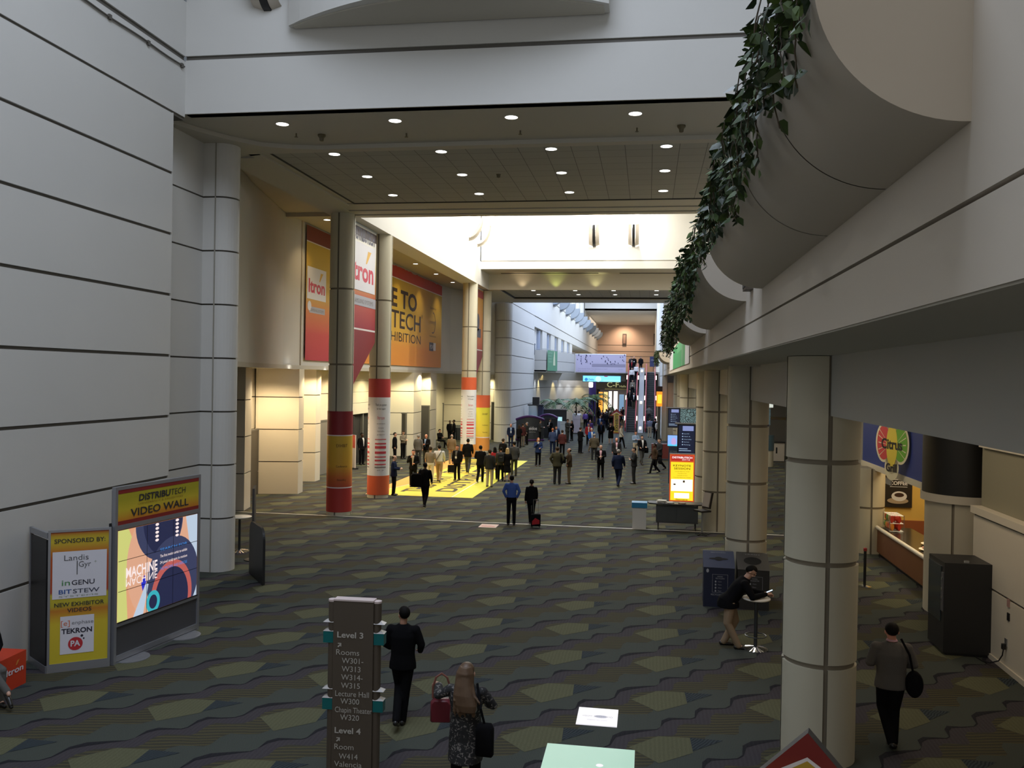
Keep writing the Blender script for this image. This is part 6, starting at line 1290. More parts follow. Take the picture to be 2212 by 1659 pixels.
POSES = {
 'stand': pose(),
 'phone': pose(elL=(.23, -.02, 1.18), wrL=(.08, -.27, 1.16), handL=(-.5, -.6, .3), elR=(-.23, -.02, 1.18), wrR=(-.07, -.27, 1.14), handR=(.5, -.6, .2), nod=.45, grip=.9),
 'sip': pose(elR=(-.25, -.06, 1.17), wrR=(-.07, -.20, 1.38), handR=(.4, -.3, .8), elL=(.24, 0, 1.16), wrL=(.10, -.20, 1.10), handL=(-.6, -.5, .1), grip=.9),
 'pocket': pose(elL=(.29, .04, 1.18), wrL=(.20, -.02, .96), handL=(-.3, -.1, -1), elR=(-.29, .04, 1.18), wrR=(-.20, -.02, .96), handR=(.3, -.1, -1), grip=.8),
 'walk': pose(knL=(.09, -.16, .52), anL=(.08, -.26, .10), knR=(-.09, .02, .50), anR=(-.08, .32, .16), elL=(.23, .10, 1.18), wrL=(.23, .06, .95), elR=(-.23, -.06, 1.17), wrR=(-.21, -.22, .98), handR=(0, -.4, -.8)),
 'walkb': pose(knR=(-.08, -.15, .52), anR=(-.05, -.22, .09), knL=(.07, .03, .50), anL=(.05, .34, .17), elL=(.25, -.02, 1.18), wrL=(.17, -.22, 1.08), handL=(-.2, -.8, -.1), elR=(-.25, -.02, 1.18), wrR=(-.19, -.20, 1.04), handR=(.2, -.8, -.2)),
 'cross': pose(elL=(.24, -.06, 1.16), wrL=(-.05, -.20, 1.20), handL=(-1, -.1, .1), elR=(-.24, -.06, 1.16), wrR=(.05, -.22, 1.17), handR=(1, -.1, .1), grip=.4),
 'point': pose(elR=(-.25, -.14, 1.22), wrR=(-.16, -.38, 1.24), handR=(.1, -1, .1), elL=(.24, 0, 1.16), wrL=(.22, -.12, .98), grip=.3),
 'girl': pose(girl=True, elL=(.20, .02, 1.16), wrL=(.20, -.05, .95), elR=(-.22, 0, 1.17), wrR=(-.10, -.22, 1.15), handR=(.6, -.5, .2), sh=.16),
 'girlwalk': pose(girl=True, sh=.16, elL=(.20, .03, 1.16), wrL=(.22, .04, .93), elR=(-.20, -.03, 1.17), wrR=(-.19, -.16, .99), knL=(.07, -.12, .52), anL=(.05, -.18, .09), knR=(-.07, .03, .50), anR=(-.05, .28, .15)),
 'sit': pose(hipL=(.09, -.02, .58), hipR=(-.09, -.02, .58), knL=(.11, -.45, .56), knR=(-.05, -.46, .60), anL=(.11, -.42, .10), anR=(.10, -.66, .30), elL=(.22, -.08, .86), wrL=(.08, -.30, .80), elR=(-.22, -.08, .86), wrR=(-.06, -.30, .82), handL=(-.4, -.7, -.1), handR=(.4, -.7, 0), nod=.2),
}
_pm = {}
def figure_meshes(pn, p, top, vox=.017, vb=.017, bottom='trousers', fine=False, near=False):
    key = (pn, top, bottom, near)
    if key in _pm: return _pm[key]
    L_ = p['lean']; pz = (Vector(p['hipL']) + Vector(p['hipR'])) / 2; base = Vector((pz.x, pz.y, pz.z + .04))
    sd = Vector((0, -math.sin(L_), math.cos(L_)))
    S_ = lambda d: base + sd * d
    g = p['girl']; kw = .90 if g else 1.0; sh = p['sh']; out = {}
    shz = .46
    ax = Vector((1, 0, 0)); hd = S_(.50) + sd * .0; hs = Vector((0, -math.sin(L_ * .6), math.cos(L_ * .6)))
    hc = S_(.53) + hs * .12 + Vector((0, -.02, 0))
    # --- body: head, neck, trunk, limbs, hands, one surface
    b = MB()
    rings(b, [(S_(-.06), .13 * kw, .085, L_), (S_(.15), .125 * kw, .085, L_), (S_(.34), .14 * kw, .085, L_), (S_(.44), .08 * kw, .06, L_)], 14)
    limb(b, [S_(.42), S_(.53), hc - hs * .06], [.062, .055, .055])
    M_ = Matrix.Rotation(p['turn'], 4, 'Z') @ Matrix.Rotation(p['nod'] + L_ * .6, 4, 'X')
    def hp(x, y, z): return hc + (M_ @ Vector((x, y, z)))
    def hball(c, rx, ry, rz):
        t_ = MB(); t_.ball((0, 0, 0), rx, ry, rz, 14, 10); b.add([hp(c[0] + v[0], c[1] + v[1], c[2] + v[2]) for v in t_.v], t_.f)
    hball((0, .012, .025), .077, .094, .092); hball((0, -.028, -.045), .056, .060, .068); hball((0, -.055, -.085), .030, .028, .025)
    hball((0, -.098, -.012), .013, .020, .024); hball((0, -.085, .025), .040, .014, .010)
    for s_ in (-1, 1): hball((s_ * .080, .012, -.010), .010, .020, .030); hball((s_ * .035, -.070, -.035), .022, .020, .020)
    for s_, el, wr, hd_ in ((1, p['elL'], p['wrL'], p['handL']), (-1, p['elR'], p['wrR'], p['handR'])):
        shp = S_(shz) + Vector((s_ * sh * .92, 0, 0)); limb(b, [S_(.36), shp - sd * .055 - Vector((s_ * .02, 0, 0)), el, wr], [.05, .036, .034, .024])
        inn = Vector((-s_, 0, 0)) if abs(Vector(hd_).normalized().z) > .6 else Vector((0, 0, -1)) 
        hand(b, wr, hd_, inn, p['grip'], s_ if inn.x else -s_)
    for s_, h_, k_, a_ in ((1, p['hipL'], p['knL'], p['anL']), (-1, p['hipR'], p['knR'], p['anR'])):
        limb(b, [base, h_, k_, a_, Vector(a_) + Vector((0, -.06, -.045))], [.08, .075, .05, .036, .03])
    out['body'] = remeshed(b, vb if not near else .0065, 2)
    # --- hair variants
    def hairmesh(kind):
        h = MB()
        def hb(c, rx, ry, rz, keep):
            t_ = MB(); t_.ball((0, 0, 0), rx, ry, rz, 24, 18); ks = [v for v in t_.v]
            fs = [f for f in t_.f if all(keep(ks[i][0] + c[0], ks[i][1] + c[1], ks[i][2] + c[2]) for i in f)]
            h.add([hp(c[0] + v[0], c[1] + v[1], c[2] + v[2]) for v in t_.v], fs)
        hb((0, .020, .034), .085, .098, .096, lambda x, y, z: (z > .055 or y > .0 + (.055 - z) * .25) and z > -.065)
        hb((0, .018, .036), .080, .092, .090, lambda x, y, z: (z > .06 or y > .01) and z > -.06)
        if kind == 'long':
            rings(h, [(hp(0, .03, .06), .080, .075, 0), (hp(0, .045, -.04), .095, .065, 0), (hp(0, .06, -.14), .105, .055, 0), (hp(0, .07, -.24), .095, .045, 0), (hp(0, .075, -.32), .05, .03, 0)], 14)
        if kind == 'bun': h.ball(hp(0, .115, .02), .04, .04, .04, 10, 8); limb(h, [hp(0, .12, .0), hp(0, .14, -.10)], [.025, .012], 8)
        me = bpy.data.meshes.new('hair'); me.from_pydata(h.v, [], h.f); me.polygons.foreach_set('use_smooth', [True] * len(me.polygons)); me.update(); return me
    for kind in ('short', 'long', 'bun'): out['hair_' + kind] = hairmesh(kind)
    h = MB(); t_ = MB(); t_.ball((0, 0, 0), .083, .096, .090, 24, 18)
    fs = [f for f in t_.f if all(t_.v[i][1] > -.02 and -.07 < t_.v[i][2] < .035 for i in f)]; h.add([hp(v[0], v[1] + .02, v[2] + .02) for v in t_.v], fs)
    me = bpy.data.meshes.new('hair'); me.from_pydata(h.v, [], h.f); me.polygons.foreach_set('use_smooth', [True] * len(me.polygons)); me.update(); out['hair_thin'] = me
    e = MB()
    for s_ in (-1, 1): c = hp(s_ * .030, -.083, .004); e.ball(c, .010, .007, .006, 8, 6)
    me = bpy.data.meshes.new('eyes'); me.from_pydata(e.v, [], e.f); out['eyes'] = me
    e = MB(); c = hp(0, -.090, -.058); e.ball(c, .022, .008, .006, 8, 6); me = bpy.data.meshes.new('mouth'); me.from_pydata(e.v, [], e.f); out['mouth'] = me
    # --- upper garment
    c = MB(); slv = 1.0 if top != 'shirt' else .92
    if top in ('jacket', 'coat'):
        hem = -.14 if top == 'jacket' else -.46
        dz = Vector((0, 0, 1)); sit = p['hipL'][2] < .8
        if sit: hem = -.02
        low = base + dz * hem - Vector((0, 0, 0)); 
        bk = Vector((0, .05 * L_, 0)); rings(c, [(low + bk, .205 * kw, .150 + (.0 if top == 'jacket' else .05) + .06 * L_, 0), (base + dz * (hem * .4) + bk, .200 * kw, .145 + .07 * L_, 0), (S_(.0) + bk, .188 * kw, .140 + .04 * L_, L_ * .6), (S_(.08), .178 * kw, .132 + p['belly'], L_), (S_(.20), .185 * kw, .135 + p['belly'], L_), (S_(.34), .205 * kw, .135, L_), (S_(.43), .190 * kw, .110, L_), (S_(.49), .115, .085, L_), (S_(.52), .072, .068, L_)], 20)
    else:
        rings(c, [(S_(-.0), .168 * kw, .122, L_), (S_(.08), .168 * kw, .124 + p['belly'], L_), (S_(.20), .172 * kw, .126 + p['belly'], L_), (S_(.34), .192 * kw, .125, L_), (S_(.43), .180 * kw, .102, L_), (S_(.49), .105, .078, L_), (S_(.515), .066, .062, L_)], 20)
    for s_, el, wr in ((1, p['elL'], p['wrL']), (-1, p['elR'], p['wrR'])):
        shp = S_(shz - .03) + Vector((s_ * sh, .0, 0)); el = Vector(el); wr = Vector(wr)
        end = el.lerp(wr, .93) if top != 'polo' else Vector(shp).lerp(el, .85)
        rr = [.074 * kw, .060 * kw * slv, .046 * slv]
        limb(c, [S_(.40), shp, el, end], [.08, rr[0], rr[1], rr[2]], 12) if top != 'polo' else limb(c, [S_(.40), shp, end], [.08, rr[0], rr[1]], 12)
    out['top'] = remeshed(c, vox if not near else .011, 6)
    # --- trousers / skirt
    c = MB()
    if bottom == 'trousers':
        rings(c, [(base + Vector((0, 0, -.10)), .170 * kw, .125, 0), (base, .165 * kw, .120, 0)] + ([] if L_ > .3 else [(S_(.06), .158 * kw, .112, L_)]), 18)
        for h_, k_, a_ in ((p['hipL'], p['knL'], p['anL']), (p['hipR'], p['knR'], p['anR'])): limb(c, [base + Vector((0, 0, -.05)), h_, k_, Vector(a_) + Vector((0, 0, -.02))], [.10, .098 * kw, .072 * kw, .058 * kw], 12)
    else:
        rings(c, [(base + Vector((0, 0, -.50)), .20, .17, 0), (base + Vector((0, 0, -.25)), .185, .145, 0), (base, .155, .115, 0), (S_(.06), .150, .108, L_)], 18)
        for k_, a_ in ((p['knL'], p['anL']), (p['knR'], p['anR'])): pass
    out['bottom'] = remeshed(c, vox if not near else .011, 6)
    for nm, a_, k_ in (('shoeL', p['anL'], p['knL']), ('shoeR', p['anR'], p['knR'])):
        c = MB(); a_ = Vector(a_); tip = max(0, (a_.z - .09)) 
        limb(c, [a_ + Vector((0, .04, -.045)), a_ + Vector((0, -.06, -.052 - tip * .3)), a_ + Vector((0, -.15, -.058 - tip * .75))], [.040, .040, .030], 10)
        lo = a_.z - .085 if tip < .02 else -9
        c.v = [(x, y, max(z, .0)) for x, y, z in c.v]
        me = bpy.data.meshes.new(nm); me.from_pydata(c.v, [], c.f); me.polygons.foreach_set('use_smooth', [True] * len(me.polygons)); me.update(); out[nm] = me
    # --- open shirt front and badge, a strip just in front of the chest
    c = MB(); r_ = (.142 + p['belly']) if top == 'jacket' else .13
    rows = []
    for i in range(9):
        d = .05 + .45 * i / 8; w_ = .012 + .050 * (i / 8); yy = [.138, .142, .143, .141, .139, .137, .130, .108, .078][i] + p['belly'] * (1 if i < 5 else 0) + .010
        q = S_(d); nrm = Vector((0, -math.cos(L_), -math.sin(L_)))
        rows.append([q + nrm * (yy * (1 - .18 * (abs(a) / .2) ** 2)) + Vector((a, 0, 0)) for a in (-w_, 0, w_)])
    vs = [v for r in rows for v in r]; c.add(vs, [(3 * i + k, 3 * i + k + 1, 3 * i + 4 + k, 3 * i + 3 + k) for i in range(8) for k in (0, 1)])
    me = bpy.data.meshes.new('shirt_front'); me.from_pydata(c.v, [], c.f); me.update(); out['shirt_front'] = me
    c = MB(); q = S_(.18) + Vector((0, -.162 - p['belly'], 0)); c.box(q.x - .045, q.x + .045, q.y - .004, q.y, q.z - .05, q.z + .05); me = bpy.data.meshes.new('badge'); me.from_pydata(c.v, [], c.f); out['badge'] = me
    out['_anchor'] = dict(wrL=Vector(p['wrL']), wrR=Vector(p['wrR']), sh=S_(.45), back=S_(.28) + Vector((0, .19, 0)), top=hc.z + .13)
    _pm[key] = out; return out
SK = {'a': mat('skin_fair', (.52, .30, .21), .5), 'b': mat('skin_tan', (.40, .21, .135), .5), 'c': mat('skin_dark', (.09, .045, .028), .5), 'd': mat('skin_ruddy', (.55, .24, .16), .5)}
HR = {'k': mat('hair_black', (.006, .005, .004), .7, spec=.15), 'n': mat('hair_brown', (.032, .018, .010), .7, spec=.15), 'g': mat('hair_grey', (.22, .21, .20), .6), 'l': mat('hair_blond', (.42, .29, .13), .5), 'r': mat('hair_red', (.38, .11, .03), .5), 'w': mat('hair_white', (.5, .48, .45), .6)}
_cm = {}
def cloth(c):
    if isinstance(c, bpy.types.Material): return c
    if c not in _cm:
        tbl = {'black': (.006, .006, .007), 'navy': (.012, .018, .045), 'char': (.026, .027, .029), 'grey': (.115, .112, .105), 'dkgrey': (.055, .055, .052), 'brown': (.055, .035, .022), 'olive': (.055, .052, .032), 'khaki': (.30, .21, .12), 'beige': (.42, .36, .27), 'white': (.66, .65, .64), 'blue': (.055, .105, .33), 'sky': (.26, .36, .52), 'pink': (.60, .36, .42), 'red': (.34, .025, .03), 'purple': (.10, .06, .22), 'dkblue': (.02, .035, .10), 'maroon': (.07, .022, .022), 'taupe': (.20, .17, .13), 'royal': (.02, .09, .32), 'cream': (.58, .54, .44), 'tan': (.36, .25, .14)}
        _cm[c] = mat('cloth_' + c, tbl[c], .9, spec=.08, bump=.15, nscale=14)
    return _cm[c]
def child(nm, me, m, par):
    o = bpy.data.objects.new(nm, me); COL.objects.link(o); o.parent = par
    if not me.materials: me.materials.append(m)
    o.material_slots[0].link = 'OBJECT'; o.material_slots[0].material = m
    return o
SHOE = mat('shoe_black', (.012, .011, .010), .3)
def person(loc, face, pn, label, top='jacket', tc='black', bc='black', skin='a', hair='n', hk='short', h=1.76, bottom='trousers', shirt=None, badge=False, custom=None, near=False, group=None, wide=1.0, z=0., tie=None, shoe=None):
    """face: 0 looks towards the camera end of the hall, 180 looks away, +90 looks right in the photo"""
    P_ = custom or POSES[pn]; fm = figure_meshes(pn, P_, top, bottom=bottom, near=near)
    s = h / (fm['_anchor']['top'] if pn not in ('sit', 'lean') and not custom else 1.765)
    t = thing('person', label, 'person', (loc[0], loc[1], z), R(face), group); t.scale = (s * wide, s * wide, s)
    child('body', fm['body'], SK[skin], t)
    if hk != 'none': child('hair', fm['hair_' + hk], HR[hair], t)
    child({'jacket': 'jacket', 'coat': 'coat', 'shirt': 'shirt', 'polo': 'polo_shirt'}[top], fm['top'], cloth(tc), t)
    child('skirt' if bottom == 'skirt' else 'trousers', fm['bottom'], cloth(bc), t)
    for nm in ('shoeL', 'shoeR'): child('shoe', fm[nm], shoe or SHOE, t)
    if abs(((face + 180) % 360) - 180) < 100: child('eyes', fm['eyes'], mat('eye_dark', (.03, .02, .015), .3), t); child('mouth', fm['mouth'], mat('lip', (.32, .11, .09), .5), t)
    if shirt: child('shirt_front', fm['shirt_front'], cloth(shirt), t)
    if badge: child('badge', fm['badge'], mat('badge_white', (.7, .7, .72), .4), t)
    t['_s'] = s
    return t
def wpt(t, p):      # point of a person's own frame in the hall
    return Matrix.Translation(t.location) @ Matrix.Rotation(t.rotation_euler.z, 4, 'Z') @ Vector((p[0] * t.scale[0], p[1] * t.scale[1], p[2] * t.scale[2]))
def bag(t, p, lab, size=(.34, .12, .28), m='black', strap=None, name='shoulder_bag', rz=0, round_=False):
    w = wpt(t, p); b = thing(name, lab, 'bag', tuple(w), t.rotation_euler.z + rz); mb = MB(); sx, sy, sz = size
    q = [(-.5, -.45), (-.42, -.5), (.42, -.5), (.5, -.45), (.5, .35), (.35, .5), (-.35, .5), (-.5, .35)]
    if round_: q = [(.5 * math.cos(a), .5 * math.sin(a)) for a in np.linspace(0, 2 * PI, 20)[:-1]]
    n = len(q); vs = [(a * sx * k, y * sy, c * sz * k) for y, k in ((-.5, .86), (-.25, 1), (.25, 1), (.5, .86)) for a, c in q]
    mb.add(vs, [list(range(n))[::-1][::-1], list(range(3 * n, 4 * n))[::-1]] + [(j * n + i, (j + 1) * n + i, (j + 1) * n + (i + 1) % n, j * n + (i + 1) % n) for j in range(3) for i in range(n)])
    mb.build('body', cloth(m), b, smooth=50)
    mb = MB(); mb.tube([(-sx * .2, -sy * .52, sz * .1), (0, -sy * .56, sz * .08), (sx * .2, -sy * .52, sz * .1)], .006, 5); mb.build('zip', mat('zip_grey', (.2, .2, .2), .3), b)
    if strap:
        mb = MB(); R_ = Matrix.Rotation(-(t.rotation_euler.z + rz), 4, 'Z')
        pts = [R_ @ (wpt(t, s_) - w) for s_ in strap]; sm = []
        for i in range(len(pts) - 1):
            for k in range(4): sm.append(pts[i].lerp(pts[i + 1], k / 4))
        sm.append(pts[-1]); mb.tube(sm, .016, 6, flat=.5); mb.build('strap', cloth(m), b)
    del_ = None
    return b
# ---------------------------------------------------------------- nearest people
nb = pose(knR=(-.05, .02, .50), anR=(-.02, .05, .085), knL=(.06, -.06, .54), anL=(.01, .36, .20), elL=(.27, -.02, 1.17), wrL=(.24, -.22, 1.05), handL=(-.1, -.9, .1), elR=(-.27, -.02, 1.17), wrR=(-.22, -.20, 1.02), handR=(.2, -.9, .1), turn=R(35), grip=.7)
t = person(G(868, 1562), 184, 'near_walker', 'person in a black suit striding away beside the directory pylon', tc='black', bc='black', skin='b', hair='k', h=1.80, custom=nb, near=True)
nw = pose(girl=True, sh=.165, elR=(-.27, -.06, 1.20), wrR=(-.17, -.25, 1.12), handR=(.4, -.7, .1), elL=(.30, .02, 1.30), wrL=(.36, -.18, 1.34), handL=(.5, -.6, -.1), grip=1.1, nod=.1)
FLOR = bpy.data.materials.new('floral_cloth'); FLOR.use_nodes = True; _nt = FLOR.node_tree; _b = _nt.nodes['Principled BSDF']; _t = _nt.nodes.new('ShaderNodeTexCoord'); _v = _nt.nodes.new('ShaderNodeTexNoise'); _v.inputs['Scale'].default_value = 26; _v.inputs['Detail'].default_value = 3; _v.inputs['Distortion'].default_value = 1.2
_r2 = _nt.nodes.new('ShaderNodeValToRGB'); _r2.color_ramp.elements[0].position = .57; _r2.color_ramp.elements[0].color = (.010, .010, .011, 1); _r2.color_ramp.elements[1].position = .62; _r2.color_ramp.elements[1].color = (.17, .155, .145, 1)
_nt.links.new(_t.outputs['Object'], _v.inputs['Vector']); _nt.links.new(_v.outputs['Fac'], _r2.inputs[0]); _nt.links.new(_r2.outputs[0], _b.inputs['Base Color']); _b.inputs['Roughness'].default_value = .8
HRL = mat('hair_auburn_blond', (.07, .038, .020), .5, noise=(.15, .09, .05), nscale=9)
t = person(G(1004, 1722), 176, 'near_woman', 'person with long auburn hair and a black and white floral coat', top='coat', tc=FLOR, bc='black', skin='a', h=1.70, custom=nw, near=True, hk='none', wide=1.24)
mb = MB(); rnd = random.Random(4)
mb.ball((0, .012, 1.655), .082, .098, .105, 20, 14)
rings(mb, [((0, .03, 1.71), .066, .075, 0), ((0, .05, 1.60), .092, .085, 0), ((0, .085, 1.50), .102, .07, 0), ((-.01, .12, 1.38), .118, .055, 0), ((-.03, .135, 1.26), .122, .045, 0), ((-.05, .14, 1.17), .09, .03, 0)], 18)
for k in range(46):      # loose locks
    a = rnd.uniform(-1.25, 1.25); r0 = .085; x0, y0 = math.sin(a) * r0, .02 + math.cos(a) * .10
    spread = rnd.uniform(.9, 1.55); zb = rnd.uniform(1.08, 1.24)
    mb.tube([(x0 * .7, y0 * .8, 1.72), (x0 * 1.05, y0 * 1.0, 1.64), (x0 * 1.12, .055 + y0 * .5, 1.52), (x0 * spread - .01, .10 + y0 * .35 + rnd.uniform(-.01, .012), 1.38), (x0 * spread * 1.15 - .03 + rnd.uniform(-.02, .02), .125 + rnd.uniform(-.01, .03), zb + .08), (x0 * spread * 1.1 - .05 + rnd.uniform(-.02, .02), .13, zb)], [.010, .015, .017, .016, .012, .004], 6)
hm = remeshed(mb, .007, 1); o = child('hair', hm, HRL, t)
t2 = t
w = wpt(t, (.0, 0, 0))
b = bag(t, (.335, -.20, 1.0), 'dark red handbag hanging from the raised arm of the person in the floral coat', (.27, .14, .30), mat('bag_wine', (.13, .008, .018), .4), None, 'handbag', rz=R(12))
mb = MB(); mb.tube([(-.11, 0, .15), (-.11, 0, .30), (-.07, 0, .42), (0, 0, .47), (.07, 0, .42), (.11, 0, .30), (.11, 0, .15)], .014, 6); mb.build('handle', mat('strap_tan', (.20, .07, .05), .5), b); mb = MB(); mb.box(-.08, .02, -.08, -.07, -.12, -.04); mb.build('patch', mat('bag_patch', (.35, .12, .14), .5), b); mb = MB(); mb.box(.06, .10, -.085, -.075, .05, .09); mb.build('clasp', CHROME, b)
bag(t, (-.24, .14, .85), 'black shoulder bag behind the right hip of the person in the floral coat', (.22, .12, .40), 'black', [(-.24, .14, 1.02), (-.20, .17, 1.25), (-.12, .02, 1.50)])
nr = pose(knR=(-.05, -.03, .50), anR=(-.02, .08, .085), knL=(.08, -.08, .52), anL=(.03, .20, .14), elL=(.26, .0, 1.16), wrL=(.18, -.20, 1.08), handL=(-.3, -.8, .1), elR=(-.27, -.0, 1.16), wrR=(-.18, -.20, 1.08), handR=(.3, -.8, .1), nod=.25, grip=.8)
t = person(G(1922, 1608), 180, 'near_blazer', 'person in a grey blazer with a black shoulder bag walking away past the vending machine', tc=mat('blazer_grey', (.115, .105, .098), .85, noise=(.09, .082, .076), nscale=60), bc='black', skin='d', hair='k', h=1.80, custom=nr, near=True, wide=1.12)
child('collar', (lambda m_: (m_.lathe([(.070, 1.49), (.060, 1.512), (.056, 1.512)], seg=18), m_.build('collar', cloth('pink')))[1].data)(MB()), cloth('pink'), t)
for o_ in [o_ for o_ in bpy.data.objects if o_.name.startswith('collar') and o_.parent is None]: bpy.data.objects.remove(o_)
bag(t, (-.25, .10, .92), 'black round shoulder bag at the right hip of the person in the grey blazer', (.24, .12, .38), 'black', [(-.23, .12, 1.08), (-.17, .16, 1.35), (-.10, .04, 1.53)], round_=True)
nl = pose(lean=R(31), hipL=(.09, .04, .90), hipR=(-.09, .04, .90), knL=(.09, -.06, .50), anL=(.10, .12, .085), knR=(-.10, .08, .50), anR=(-.10, -.10, .085), elL=(.25, -.30, 1.07), wrL=(.07, -.52, 1.08), handL=(-.4, -.9, .1), elR=(-.25, -.30, 1.07), wrR=(-.04, -.54, 1.09), handR=(.3, -.9, .1), nod=.5, grip=.9)
t = person((1.72, 17.62), 90, 'lean', 'person in a black jacket and khaki trousers leaning over a phone on the bistro table', tc='black', bc=mat('khaki_dim', (.27, .19, .115), .8), skin='a', hair='k', h=1.765, custom=nl, near=True, wide=1.18)
p_ = thing('phone', 'lit smartphone in the hands of the person leaning on the bistro table', 'phone', tuple(wpt(t, (.01, -.60, 1.135))), R(90)); mb = MB(); mb.obox((0, 0, 0), .075, .14, .01, 0, 0, ('X', R(-25))); mb.build('case', BLACK, p_); mb = MB(); mb.obox((0, 0, .007), .066, .12, .002, 0, 0, ('X', R(-25))); mb.build('screen', emis('phone_glow', (.6, .8, 1), 1.5), p_)
t = person(G(1104, 1134), 185, 'pocket', 'person in a bright blue shirt and black trousers walking away from the camera', top='shirt', tc='blue', bc='black', skin='b', hair='k', h=1.80, near=True, custom=POSES['pocket'], wide=.96)
t = person(G(1147, 1134), 183, 'girlwalk', 'person with a dark bun and black top pulling a red and black suitcase', top='jacket', tc='black', bc='black', skin='b', hair='k', hk='bun', h=1.66, near=True, custom=POSES['girlwalk'])
mb = MB(); mb.lathe([(.150, .955), (.158, .99)], seg=18); o = mb.build('waistband', mat('teal_hem', (.05, .17, .20), .7), t, smooth=40); o.scale = (1, .75, 1)
def suitcase(loc, rz, c1, lab, h=.48, c2=None, tele=.45, tilt=0):
    t = thing('suitcase', lab, 'suitcase', loc, rz); mb = MB(); mb.box(-.17, .17, -.10, .10, .06, .06 + h); o = mb.build('shell', cloth(c1), t)
    b_ = o.modifiers.new('b', 'BEVEL'); b_.width = .03; b_.segments = 3
    if c2: mb = MB(); mb.poly = None; mb.add([(-.13, -.102, .12), (.13, -.102, .15), (.13, -.102, .28), (-.02, -.102, .36), (-.13, -.102, .24)], [(0, 1, 2, 3, 4)]); mb.build('front_print', cloth(c2), t)
    for s_ in (-1, 1): mb = MB(); mb.tube([(s_ * .09, .09, .06 + h), (s_ * .09, .09, .06 + h + tele)], .008, 6); mb.build('handle_tube', CHROME, t); mb = MB(); mb.lathe([(.03, -.015), (.03, .015)], seg=12); o = mb.build('wheel', BLACK, t); o.location = (s_ * .13, .08, .03); o.rotation_euler = (0, R(90), 0)
    mb = MB(); mb.tube([(-.10, .09, .06 + h + tele), (.10, .09, .06 + h + tele)], .014, 6); mb.build('grip', BLACK, t); return t
suitcase((*G(1157, 1140), 0), R(8), 'black', 'red and black wheeled suitcase pulled by the person with the dark bun', .42, 'red', .48)
nsit = dict(POSES['sit']); 
t = person((-10.28, 12.22), 62, 'sit', 'person in dark clothes seated at the left edge of the photo', tc='black', bc='grey', skin='a', hair='k', h=1.765, custom=nsit, near=True)
for o_ in t.children:
    pass

# ---------------------------------------------------------------- people in the middle distance
def P(px, py, face, pn, label, **k): return person(G(px, py), face, pn, label, **k)
P(850, 1070, 95, 'phone', 'person in a dark navy suit looking at a phone against the second wrapped column', tc='navy', bc='black', hk='thin', hair='n', h=1.76)
P(892, 1052, 5, 'sip', 'person in an open black suit, hand at the mouth, on the yellow floor graphic', tc='black', bc='black', shirt='beige', h=1.77, skin='d')
t = P(917, 1096, 178, 'walk', 'person in black with a large black bag walking away near the mat corner', tc='black', bc='black', skin='c', hair='k', h=1.80)
bag(t, (.30, .05, 1.05), 'large black shoulder bag of the person walking at the mat corner', (.50, .22, .55), 'black', [(.25, .05, 1.3), (.15, .0, 1.52)])
P(929, 1044, 180, 'stand', 'person in a grey polo shirt and cream trousers seen from behind', top='polo', tc='taupe', bc='cream', hair='n', h=1.80)
t = P(948, 1042, 184, 'walk', 'person in a white shirt and tan trousers with a dark strap across the back', top='shirt', tc='white', bc='tan', hair='k', h=1.86)
mb = MB(); mb.tube([(-.14, .05, 1.50), (-.08, .13, 1.38), (.06, .145, 1.15), (.16, .10, 1.0)], .02, 6, flat=.5); mb.build('strap', BLACK, t)
P(903, 1004, 175, 'stand', 'person in a light grey suit jacket seen from behind, left of the yellow mat', tc='grey', bc='dkgrey', hair='g', h=1.80)
P(920, 1003, -15, 'phone', 'person in a dark jacket and blue shirt facing the one in the grey suit', tc='black', bc='olive', shirt='sky', skin='d', hk='thin', h=1.80)
t = P(870, 991, 60, 'phone', 'person in a beige shirt reading a paper near the left piers', top='shirt', tc='taupe', bc='black', hair='n', h=1.78)
bag(t, (.22, .12, 1.0), 'dark brown bag on the shoulder of the reader in the beige shirt', (.36, .14, .36), 'brown', [(.22, .1, 1.15), (.12, .08, 1.5)])
t = person((G(940, 968)[0] + .3, G(940, 968)[1]), 60, 'sit', 'seated person in black with legs crossed by the aisle door', tc='black', bc='black', skin='b', hair='k', hk='bun', h=1.765, custom=POSES['sit'])
s_ = thing('stool', 'small pale stool under the seated person in black by the aisle door', 'stool', (t.location.x, t.location.y, 0)); mb = MB(); mb.lathe([(.20, .44), (.20, .49), (.17, .50)], seg=18); mb.build('seat', mat('stool_pale', (.42, .40, .36), .5), s_)
for a in range(3): mb = MB(); mb.tube([(.1 * math.cos(a * 2.1), .1 * math.sin(a * 2.1), .44), (.17 * math.cos(a * 2.1), .17 * math.sin(a * 2.1), 0)], .015, 6); mb.build('leg', STEEL, s_)
P(980, 957, -70, 'stand', 'person in a black suit with white collar standing by the dark bins', tc='black', bc='black', shirt='white', skin='c', hair='k', h=1.84)
P(971, 955, 40, 'stand', 'person in black half behind another one by the dark bins', tc='black', bc='black', skin='c', hair='k', h=1.74)
P(975, 1002, 178, 'stand', 'person in a brown tweed jacket seen from behind on the yellow mat', tc=mat('tweed_brown', (.17, .115, .06), .85), bc='tan', hair='g', hk='thin', h=1.78)
t = P(987, 1038, -12, 'stand', 'person in an open black suit facing the camera beside a black trolley bag', tc='black', bc='black', shirt='grey', badge=True, skin='d', h=1.80)
suitcase((*G(974, 1022), 0), R(20), 'black', 'round black trolley case with long silver handle on the yellow mat', .38, None, .62)
P(1010, 1022, 182, 'walk', 'person in a black blazer and grey trousers walking away on the yellow mat', tc='black', bc='dkgrey', hair='k', h=1.88)
P(1037, 1043, 176, 'walkb', 'person in a black suit with crossed stride walking away at the mat right side', tc='black', bc='black', hair='k', h=1.86)
